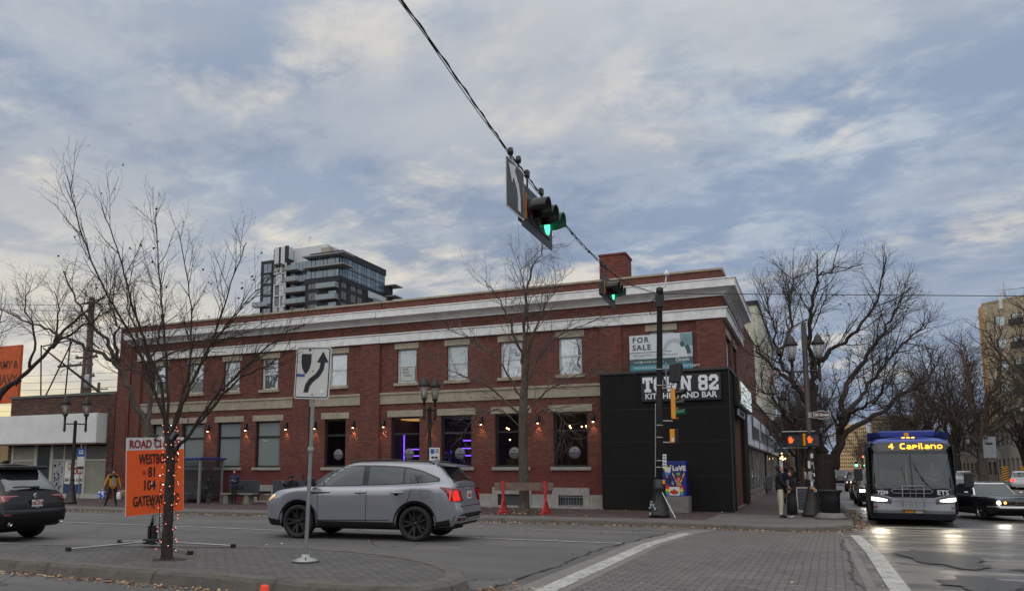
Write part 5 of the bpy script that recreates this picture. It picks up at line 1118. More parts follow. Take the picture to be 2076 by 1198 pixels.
# ---- signal heads
M_lens_off = {'r': mat('lens_red', S(50, 14, 14), .2), 'y': mat('lens_amber', S(60, 44, 14), .2), 'g': mat('lens_green', S(10, 50, 36), .2)}
M_lens_on = emat('lens_green_on', (.12, 1, .55, 1), 1.6); M_vis = mat('visor_black', S(16, 16, 18), .35); M_visg = mat('visor_green_lit', S(16, 84, 62), .4)  # glow of the green lens on its visor is put into the visor colour
def signal(name, label, Mx, horizontal, on='g', back=True, house=None, pitch=.32, r=.145, group=None):
    # local frame: faces +X, lenses run along +Y (horizontal) or -Z
    root = empty(name, label, 'traffic light', (0, 0, 0), 0, group); root.matrix_world = Mx
    house = house or M_vis; off = [(-1, 'r'), (0, 'y'), (1, 'g')]
    def place(k): return (0, k*pitch, 0) if horizontal else (0, 0, -k*pitch)
    mb = MB()
    if horizontal: mb.bbox(-.16, 0, -1.5*pitch, 1.5*pitch, -pitch/2, pitch/2, .02)
    else: mb.bbox(-.16, 0, -pitch/2, pitch/2, -1.5*pitch, 1.5*pitch, .02)
    mb.build('housing', house, root)
    if back:
        mb = MB(); a, b = (1.5*pitch+.17, pitch/2+.15) if horizontal else (pitch/2+.13, 1.5*pitch+.15)
        ia, ib = (1.5*pitch, pitch/2) if horizontal else (pitch/2, 1.5*pitch)
        mb.box(-.03, -.022, -a, a, ib, b); mb.box(-.03, -.022, -a, a, -b, -ib); mb.box(-.03, -.022, -a, -ia, -ib, ib); mb.box(-.03, -.022, ia, a, -ib, ib); mb.build('backplate', mat('backplate', S(44, 44, 46), .5), root)
        if horizontal: mb = MB(); mb.box(-.02, 0.0, -1.5*pitch-.04, -1.5*pitch-.0, -pitch/2, pitch/2); mb.build('edge_strip', mat('signal_orange', S(190, 110, 40), .6), root)
    for k, c in off:
        p = place(k); mb = MB(); mb.lathe([(0, .015), (r*.7, .012), (r, 0)], 18, 0, M=Matrix.Translation((.005+p[0], p[1], p[2])) @ Matrix.Rotation(radians(90), 4, 'Y'))
        mb.build('lens', M_lens_on if c == on and back else M_lens_off[c], root)
        vs = []; n = 16; R_ = r+.012
        for i in range(n+1):
            t = pi*1.18*(i/n)-.28; yy, zz = R_*cos(t), R_*sin(t); L_ = .29 if zz > -.02 else .14
            vs += [(0, p[1]+yy, p[2]+zz), (L_ - max(0, .0)+.02*sin(t), p[1]+yy*.96, p[2]+zz*.98)]
        mb = MB(); mb.add(vs+[(x*.999+.001, p[1]+(y_-p[1])*.95, p[2]+(z_-p[2])*.95) for x, y_, z_ in vs], [(2*i, 2*i+1, 2*i+3, 2*i+2) for i in range(n)]+[(2*(n+1)+2*i, 2*(n+1)+2*i+2, 2*(n+1)+2*i+3, 2*(n+1)+2*i+1) for i in range(n)]+[(2*i+1, 2*(n+1)+2*i+1, 2*(n+1)+2*i+3, 2*i+3) for i in range(n)], 0, True)
        mb.build('visor', M_visg if c == on else M_vis, root)
    return root
dirY = radians(.5)    # span wire runs slightly west of north
def MXd(x, y, z, rz=dirY, ry=0, rx=0): return Matrix.Translation((x, y, z)) @ Matrix.Rotation(rz, 4, 'Z') @ Matrix.Rotation(rx, 4, 'X') @ Matrix.Rotation(ry, 4, 'Y')
signal('traffic_light', 'three-lens horizontal signal showing green on the span wire against the sky', MXd(-3.99, 12.0, 5.96), True, pitch=.42, r=.175)
signal('traffic_light', 'smaller horizontal signal with green glow coloured into its visor on the span wire before the chimney', MXd(-4.36, 18.5, 6.12), True, pitch=.33, r=.145)
sg = empty('lane_sign', 'black sign with white left-turn arrow hanging beside the larger span-wire signal', 'sign', (-3.93, 10.70, 5.60)); sg.rotation_euler = (0, 0, dirY)
mb = MB()
def rrect(w_, h_, r, n=4):
    pts = []
    for cx_, cz_, a0 in ((w_/2-r, h_/2-r, 0), (-w_/2+r, h_/2-r, pi/2), (-w_/2+r, -h_/2+r, pi), (w_/2-r, -h_/2+r, 1.5*pi)):
        for i in range(n+1): a_ = a0+i*pi/2/n; pts.append((cx_+r*cos(a_), cz_+r*sin(a_)))
    return pts
SM = Matrix.Translation((0, 0, .42)) @ Matrix.Rotation(radians(90), 4, 'Z')      # sign faces +X, reading left to right along +Y
mb.prism(rrect(.80, .78, .04), 0, .01, SM, 0); mb.prism(rrect(.76, .74, .03), -.003, -.001, SM, 1)
mb.prism([(.10, -.31), (.23, -.31), (.22, -.08), (.15, .09), (.02, .22), (-.06, .27), (-.14, .17), (-.03, .10), (.06, 0), (.10, -.1)][::-1], -.006, -.004, SM, 0)
mb.prism([(-.19, .29), (-.02, .32), (-.0, .23), (-.09, .10), (-.15, .13), (-.12, .10)][::-1] and [(-.30, .30), (.02, .35), (-.16, .04)], -.0075, -.0065, SM, 0)
mb.build('sign_plate', [M_white, mat('sign_charcoal', S(58, 58, 60), .5)], sg)
for q in (-.15, .2): m_ = MB(); m_.tube([(-.02, q, .78), (-.02, q, .96)], .02, 6); m_.lathe([(.04, .9), (.05, .93), (.04, 1.0)], 8, c=(-.02, q)); m_.build('hanger', M_black, sg)
# ---- span wires
P0 = [(-2.2, -14, 7.9), (-3.45, .9, 7.0), (-3.77, 6.8, 6.76), (-4.0, 10.7, 6.57), (-4.21, 14.06, 6.56), (-4.38, 16.9, 6.66), (-4.62, 20.8, 7.0), (-4.78, 24.6, 7.55), (-4.84, 28.26, 8.15)]
def bez(P_, n=6):
    out = []
    for i in range(len(P_)-1):
        p0 = Vector(P_[max(0, i-1)]); p1 = Vector(P_[i]); p2 = Vector(P_[i+1]); p3 = Vector(P_[min(len(P_)-1, i+2)])
        for k in range(n):
            t = k/n; out.append(.5*((2*p1)+(p2-p0)*t+(2*p0-5*p1+4*p2-p3)*t*t+(3*p1-p0-3*p2+p3)*t**3))
    out.append(Vector(P_[-1])); return out
pts = bez(P0, 40); tw = []
for i, p in enumerate(pts): tw.append(p+Vector((cos(i*.9)*.012, 0, sin(i*.9)*.012)))
mb = MB(); mb.tube(pts, .009, 5); mb.tube(tw, .008, 5); mb.tube([p+Vector((-.012, 0, -.012-.03*abs(sin(i*.11)))) for i, p in enumerate(pts)], .006, 5)
for q in (150, 172, 196, 236, 262): 
    if q < len(pts): mb.sphere(tuple(pts[q]+Vector((0, 0, -.02))), .03, 0, 8)
o = mb.build('span_wire', M_black); tag(o, 'twisted black signal cable climbing from the corner pole out of the top', 'cable')
wire('long straight black wire crossing the sky from corner pole to right edge', [(-4.84, 28.26, 8.15), (7.32, 34.0, 8.12), (22, 40.9, 8.15)], .016, 0, 'span_wire', cat='cable')
for Y_, z0, z1, X_ in ((11.5, 6.22, 6.56, -4.02), (12.4, 6.22, 6.57, -4.08), (18.0, 6.32, 6.70, -4.42), (18.5, 6.32, 6.76, -4.45)):
    m_ = MB(); m_.tube([(X_, Y_, z0-.1), (X_, Y_, z1)], .018, 6); m_.box(X_-.03, X_+.03, Y_-.05, Y_+.05, z1-.06, z1+.04); o = m_.build('signal_hanger', M_black); tag(o, 'dark clamp hanging the %s span-wire signal, %s one' % ('larger' if Y_ < 15 else 'smaller', 'nearer' if Y_ in (11.5, 18.0) else 'farther'), 'clamp')

# ---- corner signal pole
px_, py_ = -5.07, 28.16
root = empty('signal_pole', 'tall black fluted signal pole with ornate graffitied base before the black wall', 'pole', (px_, py_, .15)); root.rotation_euler = (-.0128, .0285, 0)
mb = MB(); mb.lathe([(.36, 0), (.37, .12), (.33, .16), (.34, .3), (.30, .36), (.30, .42), (.25, .5), (.22, .75), (.20, .95), (.24, 1.0), (.21, 1.05), (.205, 1.3), (.15, 1.33)], 20)
for q in range(12): a_ = q*pi/6; mb.tube([(.25*cos(a_), .25*sin(a_), .5), (.205*cos(a_), .205*sin(a_), .95)], .016, 4)
mb.build('base', M_black, root)
mb = MB(); mb.lathe([(.115, 1.3), (.105, 4), (.09, 8.0), (.13, 8.02), (.13, 8.2), (.02, 8.26)], 16)
for q in range(12): a_ = q*pi/6; mb.tube([(.112*cos(a_), .112*sin(a_), 1.35), (.09*cos(a_), .09*sin(a_), 7.95)], .01, 4)
mb.box(-.14, .14, -.14, .14, 7.5, 7.95); mb.build('pole', mat('pole_dark', S(30, 29, 29), .5, .2), root)
mb = MB(); 
for z in (3.2, 2.77, 4.62, 5.2, 1.95, 1.72): mb.lathe([(.135, z), (.14, z+.02), (.135, z+.04)], 14)
mb.tube([(-.12, -.1, 1.4), (-.12, -.1, 4.0)], .02, 6); mb.build('steel_band', M_galv, root)
for z in (3.38, 2.62, 4.55): m_ = MB(); m_.tube([(.12, 0, z), (.46, .05, z)], .026, 8); m_.build('bracket_arm', M_galv, root)
mb = MB(); mb.tube([(0, 0, 8.2), (.2, 0, 8.25), (.24, 0, 8.7)], .025, 6); mb.lathe([(.1, 8.66), (.1, 8.72), (.06, 8.8), (.02, 8.86)], 10, c=(.24, 0)); mb.build('camera_dome', M_white, root)
mb = MB(); 
for q in range(3): mb.tube([(-.1, 0, 7.9), (-.35-.05*q, -.05, 7.6), (-.3, .02*q, 7.2), (-.1, 0, 7.3)], .008, 4)
mb.build('wire_loop', M_black, root)
mb = MB(); rr = random.Random(3)
for q in range(9):
    a_ = rr.uniform(-2.7, -1.6); z = rr.uniform(.05, .5); r_ = .375 if z < .33 else .31; mb.box(r_*cos(a_)-.03, r_*cos(a_)+.03, r_*sin(a_)-.006, r_*sin(a_)+.002, z, z+rr.uniform(.02, .12))
mb.build('graffiti', mat('graffiti_white', S(150, 156, 164), .6), root)
mb = MB(); mb.box(.14, .27, -.17, -.16, 1.72, 2.2); [mb.box(.16, .25, -.173, -.171, z, z+.04, 1) for z in (1.78, 1.88, 2.0, 2.1)]; mb.build('notice_plate', [M_white, M_ink], root); mb = MB(); mb.bbox(.14, .22, -.2, -.1, 1.16, 1.3, .01); mb.build('push_button', M_yellow, root)
signal('traffic_light', 'vertical yellow signal with green lens on the corner pole, before the lettering', Matrix.Translation((px_+.70, py_+.14, 3.98+.15)) @ Matrix.Rotation(radians(-8), 4, 'Z'), False, back=False, house=M_yellow, pitch=.36, r=.15)
root = empty('pedestrian_signal', 'small yellow pedestrian signal below the vertical signal on the corner pole', 'pedestrian signal', (px_+.60, py_+.1, 2.98))
mb = MB(); mb.bbox(-.14, .04, -.2, .2, -.24, .24, .03); mb.build('housing', M_yellow, root); mb = MB(); mb.bbox(.05, .16, -.22, .22, -.25, .25, .02); mb.build('hood', M_vis, root)
mb = MB(); mb.box(-.08, .0, -.205, -.201, -.19, -.06); mb.build('sticker', M_white, root)
root = empty('pedestrian_signal', 'black back-turned signal head on the corner pole just under the banner', 'signal head', (px_+.64, py_+.06, 5.2))
mb = MB(); mb.bbox(-.12, .08, -.2, .2, -.33, .33, .03); mb.build('housing', M_vis, root); mb = MB(); mb.prism([(.08, -.33), (.2, -.3), (.3, .2), (.3, .33), (.08, .33)], -.2, .2); mb.build('hood', M_vis, root)
mb = MB(); mb.tube([(-.26, 0, -.45), (-.26, 0, .42)], .022, 6); mb.tube([(-.26, 0, .2), (-.1, 0, .2)], .018, 6); mb.tube([(-.4, 0, -.4), (0, 0, -.4), (0, 0, -.3)], .02, 6); mb.build('bracket', M_galv, root)

# ---- corner lamp pole with walk signals and street name
qx, qy = -.13, 30.69; rzq = cam_f(qx, qy)
root = twin_lamp('tall twin-lantern pole on the corner carrying two pedestrian signals', qx, qy, .15, 6.55, radians(3), base_r=.30, arm=.45, top=6.95)
def hand(mb, s_, M, m=0):
    P_ = [(-.14, -.28), (.16, -.28), (.2, -.1), (.32, .08), (.26, .13), (.15, .02), (.15, .26), (.09, .27), (.07, .06), (.05, .34), (-.02, .34), (-.02, .07), (-.06, .31), (-.12, .3), (-.09, .04), (-.16, .2), (-.21, .17), (-.16, -.06)]
    mb.prism([(a*s_, b*s_) for a, b in P_], -.01, 0, M, m)
M_hand = emat('hand_orange', (1, .17, .04, 1), 1.15)
for lab, dx_, rz_, ho in (('walk signal showing a bright orange hand, left one on the corner lamp pole', -.62, radians(-6), 0), ('walk signal with thinner red hand and yellow side, right one on the corner pole', -.02, radians(24), 1)):
    r2 = empty('pedestrian_signal', lab, 'pedestrian signal', (qx+dx_+.12, qy-.25, 2.86), rz_); r2.scale = (.9,)*3
    mb = MB(); mb.bbox(-.3, .3, -.02, .16, -.24, .24, .03); mb.build('housing', M_yellow if ho else M_vis, r2)
    mb = MB(); 
    for a in ((-.31, .31, .235, .25), (-.31, .31, -.25, -.235), (-.31, -.295, -.235, .235), (.295, .31, -.235, .235)): mb.box(a[0], a[1], -.14, -.021, a[2], a[3])
    mb.box(-.295, .295, -.03, -.021, -.235, .235, 1); mb.build('hood', [M_vis, mat('signal_face', S(44, 42, 46), .3)], r2)
    mb = MB(); hand(mb, .44, MX((-.13, -.032, 0))); mb.build('hand_symbol', M_hand, r2)
    if ho: mb = MB(); mb.bbox(-.38, -.301, -.1, .14, -.24, .24, .02); mb.build('side_box', M_yellow, r2)
for z in (3.17, 2.58): m_ = MB(); m_.tube([(qx-.9, qy-.05, z), (qx+.2, qy-.05, z)], .025, 6); o = m_.build('signal_bracket', M_galv); tag(o, '%s galvanised rail holding the walk signals on the corner lamp pole' % ('upper' if z > 3 else 'lower'), 'bracket')
root = empty('street_sign', 'brown plate reading 104 Street on the corner lamp pole', 'street sign', (qx+.42, qy-.1, 3.75)); mb = MB()
SP = [(-.42, -.1), (-.36, -.1), (-.36, -.14), (-.16, -.14), (-.12, -.19), (.12, -.19), (.16, -.14), (.36, -.14), (.36, -.1), (.42, -.1), (.42, .1), (.36, .1), (.36, .14), (.16, .14), (.12, .19), (-.12, .19), (-.16, .14), (-.36, .14), (-.36, .1), (-.42, .1)]
mb.prism(SP, 0, .02, None, 0); mb.prism([(a*.95, b*.88) for a, b in SP], -.004, -.001, None, 1); letters(mb, '104 Street', .185, MX((0, -.006, 0)), 0, bold=.005, sx=.92)
mb.v = [(x*.74, y, z*.8) for x, y, z in mb.v]
mb.build('sign_plate', [M_white, mat('sign_brown', S(74, 44, 40), .5)], root); mb = MB(); mb.box(-.42, -.3, 0, .08, -.1, .1); mb.build('clamp', M_galv, root)
mb = MB(); rr = random.Random(12)
for q in range(14): z = .95+rr.random()*1.3; x = rr.uniform(-.1, .06); mb.box(qx+x, qx+x+rr.uniform(.06, .14), qy-.17-.001*q, qy-.165-.001*q, z, z+rr.uniform(.08, .3), q % 3)
mb.lathe([(.05, 0), (.05, .05), (0, .05)], 12, 3, M=MX((qx+.07, qy-.18, 1.12), rx=radians(90)))
o = mb.build('pole_stickers', [M_white, M_ink, mat('sticker_grey', S(140, 140, 144), .6), M_yellow]); tag(o, 'weathered stickers and notices wrapped round the corner lamp pole', 'stickers')
twin_lamp('second twin-lantern lamp farther along the avenue pavement by the elm', -.75, 41.0, .15, 5.4, radians(0), arm=.5)
twin_lamp('small third twin-lantern lamp down the avenue behind the corner pole', -.3, 62, .15, 5.2, 0, arm=.5)
# ---- bin and sandwich board
root = empty('litter_bin', 'black flared cast bin on a round stone base at the kerb by the elm', 'bin', (.42, 29.75, .15))
mb = MB(); mb.lathe([(.50, 0), (.52, .06), (.44, .1), (.42, .17), (.36, .2)], 24); mb.build('base', M_conc, root)
mb = MB(); mb.lathe([(.30, .2), (.31, .75), (.33, .86), (.40, .93), (.40, .97), (.3, .96), (.28, .6)], 24); mb.build('bin_body', mat('bin_black', S(30, 31, 34), .5, .1), root)
mb = MB(); mb.lathe([(.05, 0), (.05, .01), (0, .01)], 12, M=MX((.2, -.26, .62), rx=radians(90), rz=radians(35))); mb.build('badge', M_asph_dark, root)
root = empty('sandwich_board', 'chalkboard sandwich board in pale frame on the pavement by the corner pole', 'sign board', (-.42, 33.7, .15), radians(2))
for q, yy in ((-1, 0), (1, .5)):
    mb = MB(); mb.box(-.30, .30, 0, .03, 0, 1.0); mb.box(-.25, .25, -.006, -.001, .1, .95, 1)
    if q < 0: 
        [mb.tube([(-.18+j*.03, -.008, .84-k*.13+.018*((j*7+k*3) % 3-1)) for j in range(8+(k*5) % 5)], .004, 3) for k in range(6)]
    M_ = Matrix.Translation((0, yy, 0)) @ Matrix.Rotation(radians(-14*(-q)) if q < 0 else radians(14), 4, 'X')
    m2 = MB(); m2.add([M_ @ Vector(p) for p in mb.v], mb.f, 0); m2.m = mb.m; m2.build('board', [mat('board_frame', S(160, 152, 140), .7), mat('chalkboard', S(40, 46, 60), .6)], root)

# ---- island furniture: keep-right sign, road-closed sign, cone
IZ = Z0+.17
root = empty('keep_right_sign', 'white keep-right traffic sign with curved black arrow on a galvanised post', 'sign', (-7.01, 9.89, IZ), cam_f(-7.01, 9.89)-radians(29))
mb = MB(); mb.lathe([(.20, 0), (.205, .03), (.12, .05), (.07, .07), (.06, .11), (.0, .11)], 24)
for a_ in range(4): mb.tube([(.16*cos(a_*pi/2+.5), .16*sin(a_*pi/2+.5), .02), (.16*cos(a_*pi/2+.5), .16*sin(a_*pi/2+.5), .09)], .009, 6)
mb.build('base_plate', M_galv, root)
mb = MB(); mb.tube([(0, 0, .08), (.05, 0, 1.9), (.07, 0, 3.0)], .031, 12); mb.lathe([(.04, 1.62), (.048, 1.64), (.048, 1.68), (.04, 1.7)], 12, c=(.042, 0)); mb.tube([(.06, -.035, 1.6), (.075, -.035, 3.0)], .012, 6); mb.build('post', M_galv, root)
mb = MB(); KM = MX((.07, -.045, 2.83), 0, ry=radians(2.5)); mb.prism(rrect(.60, .80, .05), 0, .008, KM, 0); mb.prism(rrect(.565, .765, .04), -.003, -.001, KM, 1); mb.prism(rrect(.535, .735, .03), -.006, -.004, KM, 0)
mb.prism([(-.20, .29), (-.03, .29), (-.03, .16), (-.05, .07), (-.085, .01), (-.115, -.02), (-.145, .01), (-.18, .07), (-.20, .16)], -.010, -.008, KM, 1)
L_ = [(-.135, -.30), (-.11, -.18), (-.05, -.09), (.06, -.01), (.115, .07), (.13, .16)]; R_ = [(-.055, -.30), (-.035, -.21), (.02, -.14), (.13, -.05), (.19, .05), (.205, .16)]
mb.prism(R_+L_[::-1], -.010, -.008, KM, 1); mb.prism([(.07, .16), (.265, .16), (.165, .33)], -.0115, -.0105, KM, 1)
for p in ((0.0, .385), (.01, .03), (.02, -.33)): mb.lathe([(.012, 0), (.012, .008), (0, .008)], 8, 2, M=KM @ MX((p[0], -.008, p[1]), rx=radians(90)))
letters(mb, 'SPRAZ', .05, KM @ MX((-.2, -.009, -.04)), 3, bold=.003); mb.prism([(.13, -.31), (.22, -.31), (.23, -.28), (.2, -.25), (.17, -.25), (.14, -.28)], -.010, -.0085, KM, 4)
mb.build('sign_plate', [mat('sign_white_board', S(196, 196, 194), .5, 0, .04), M_ink, M_galv, mat('marker_blue', S(40, 60, 140), .6), mat('sticker_pale', S(216, 216, 216), .6)], root)

root = empty('road_closed_sign', 'orange and white ROAD CLOSED board on a spring stand on the island', 'sign', (-10.84, 10.65, IZ), 0)
# legs to the four measured feet
for fx_, fy_ in ((-11.6, 9.55), (-11.95, 10.95), (-9.45, 11.15), (-9.3, 9.95)):
    m_ = MB(); m_.tube([(0, 0, .1), (fx_+10.84, fy_-10.65, .03)], .016, 6); l_ = m_.build('leg', M_galv, root); f_ = MB(); f_.box(fx_+10.84-.035, fx_+10.84+.035, fy_-10.65-.035, fy_-10.65+.035, 0, .06); f_.build('foot', M_rubber, l_)
mb = MB(); mb.bbox(-.14, .14, -.1, .1, .05, .15, .02); mb.bbox(-.08, -.02, -.05, .05, .15, .38, .01); mb.bbox(.01, .07, -.05, .05, .15, .38, .01); mb.lathe([(.04, .38), (.015, .52)], 8, c=(-.02, 0)); mb.build('spring_box', M_asph_dark, root)
mb = MB(); mb.tube([(-.02, 0, .3), (-.03, .0, 1.9)], .016, 6); mb.tube([(.03, 0, .3), (.02, .0, 1.9)], .016, 6); mb.build('mast', M_galv, root)
mb = MB(); CM = Matrix.Translation((-.02, -.02, 1.28)) @ Matrix.Rotation(radians(82), 4, 'Z') @ Matrix.Rotation(radians(-2.5), 4, 'Y') @ Matrix.Translation((0, -.06, 0)); W_ = .60; 
mb.prism([(-W_, -.70), (W_, -.70), (W_, .66), (-W_, .66)], 0, .012, CM, 0); mb.prism([(-W_+.008, -.692), (W_-.008, -.692), (W_-.008, .44), (-W_+.008, .44)], -.003, -.001, CM, 1)
letters(mb, 'ROAD CLOSED', .2, CM @ MX((0, -.008, .54)), 2, fit=1.08, bold=.004)
for t_, z_, dx_, f_ in (('WESTBOUND', .27, .06, .82), ('81', .04, -.08, .14), ('104', -.19, -.14, .23), ('GATEWAY BLVD', -.46, .02, .96)): letters(mb, t_, .245, CM @ MX((dx_, -.008, z_)), 3, fit=f_, bold=.004)
letters(mb, 'x', .14, CM @ MX((-.24, -.008, .05)), 2); mb.lathe([(.02, 0), (.02, .004), (0, .004)], 10, 0, M=CM @ MX((-.1, -.012, -.16), rx=radians(90)))
mb.build('sign_board', [M_white, mat('sign_orange', S(236, 92, 22), .6, 0, .04, 2), mat('sign_red', S(150, 24, 40), .6), M_ink], root)
mb = MB(); mb.tube([(-.14, -.1, .66), (-.12, -.1, .72), (-.04, -.1, .78), (.06, -.1, .76), (.12, -.1, .68)], .014, 6); mb.tube([(-.12, -.08, 1.98), (-.07, -.09, 1.9), (.05, -.09, 1.9), (.1, -.08, 1.98), (-.12, -.08, 1.98)], .016, 6); mb.build('clamp', M_asph_dark, root)

root = empty('traffic_cone', 'small orange traffic cone poking up at the bottom edge by the island kerb', 'cone', (-4.45, 5.68, Z0))
mb = MB(); mb.bbox(-.14, .14, -.14, .14, 0, .03, .01); mb.build('base', M_rubber, root)
mb = MB(); mb.lathe([(.11, .03), (.035, .52), (.03, .53), (0, .53)], 20); mb.build('cone', mat('cone_orange', S(240, 66, 30), .5), root)

# ---- avenue far furniture
def hazard(label, x, y):
    root = empty('hazard_marker', label, 'hazard board', (x, y, .15)); mb = MB(); mb.box(-.03, .03, 0, .05, 0, .9); mb.build('post', M_galv, root); mb = MB(); mb.box(-.3, .3, -.02, 0, .5, 2.0)
    for k in range(6):
        z = .5+k*.25; mb.prism([(-.3, z), (.3, z+.22), (.3, min(2.0, z+.34)), (-.3, z+.12)], -.026, -.021, None, 1)
    mb.build('board', [mat('hazard_yellow', S(224, 158, 40), .5), M_ink], root)
hazard('left yellow and black striped hazard board before the pale shop', 18.1, 98.0); hazard('right yellow and black striped hazard board before the pale shop', 19.6, 97.5)
for k, (x, y) in enumerate(((18.0, 108), (15.0, 93), (19.2, 150))):
    twin_lamp(('lit globe-lamp pair above the parked cars right of the bus', 'twin lantern lamp with grey plate at the right picture edge', 'farthest lit lamp pair low behind the trees right of the bus')[k], x, y, .15, (5.8, 5.2, 5.4)[k], 0, arm=.75, glow=1 if k != 1 else 0, s_=1.1)
mb = MB(); mb.box(15.5, 16.6, 92.9, 92.95, 3.0, 5.1); mb.box(15.8, 16.3, 92.87, 92.89, 4.3, 4.5, 1); o = mb.build('street_banner', [mat('banner_pale', S(130, 134, 140), .7), M_ink]); tag(o, 'pale grey banner plate hanging by the lamp at the right picture edge', 'banner')
def farsig(label, x, y, z, col, s_=.24):
    root = empty('traffic_light', label, 'traffic light', (x, y, z)); mb = MB(); mb.bbox(-.2, .2, 0, .2, -.55, .55, .03); mb.build('housing', M_vis, root)
    mb = MB(); mb.lathe([(0, .03), (s_, 0)], 12, M=MX((0, -.01, .33 if col[0] > .5 else -.33), rx=radians(90))); mb.build('lens', emat('far_lens_%d' % int(col[0]*10), col, 9), root)
for i, (x, y, z, c) in enumerate(((8.2, 190, 3.1, (.1, 1, .7, 1)), (9.7, 190, 4.3, (1, .08, .05, 1)), (10.6, 190, 3.0, (.1, 1, .7, 1)), (12.6, 190, 4.1, (1, .08, .05, 1)))):
    farsig('%s distant signal left of the bus, number %s from the elm trunk' % (('green', 'red', 'green', 'red')[i], ('one', 'two', 'three', 'four')[i]), x, y, z, c)
def hang_sign(label, x, y, z, w_, h_, m, txt=None, tm=0, cat='sign'):
    root = empty('hanging_sign', label, cat, (x, y, z)); mb = MB(); mb.bbox(-w_/2, w_/2, -.05, .05, -h_/2, h_/2, .02)
    if txt: letters(mb, txt, h_*.5, MX((0, -.058, 0)), 1)
    mb.build('panel', m if isinstance(m, list) else [m, M_white], root); mb = MB(); mb.tube([(-w_*.7, 0, h_/2+.1), (w_/2, 0, h_/2+.1)], .02, 5); mb.build('bracket', M_asph_dark, root)
hang_sign('teal-grey hanging shop sign under the walk signals', -2.1, 66, 3.55, 1.5, .85, [mat('hang_teal', S(70, 92, 100), .6), M_white], 'X T X')
hang_sign('dark red blade sign hanging by the green heritage shop', -2.6, 76, 4.3, .75, 1.0, [mat('hang_red', S(110, 20, 30), .5), M_ink], None)
hang_sign('small red lit sign farther down the left pavement', -1.6, 110, 4.2, 1.6, .6, [emat('red_lit', (.6, .05, .05, 1), .8), M_white], None)
mb = MB(); rr = random.Random(5)
for q in range(9): mb.sphere((-2.6+rr.uniform(-.3, .4), 72+rr.uniform(0, 6), 3.2+rr.uniform(-.5, .5)), .08, 0, 8)
o = mb.build('shop_lights', emat('warm_shop', (1, .6, .25, 1), 6)); tag(o, 'cluster of warm bulbs glowing over the left pavement beyond the couple', 'lights')
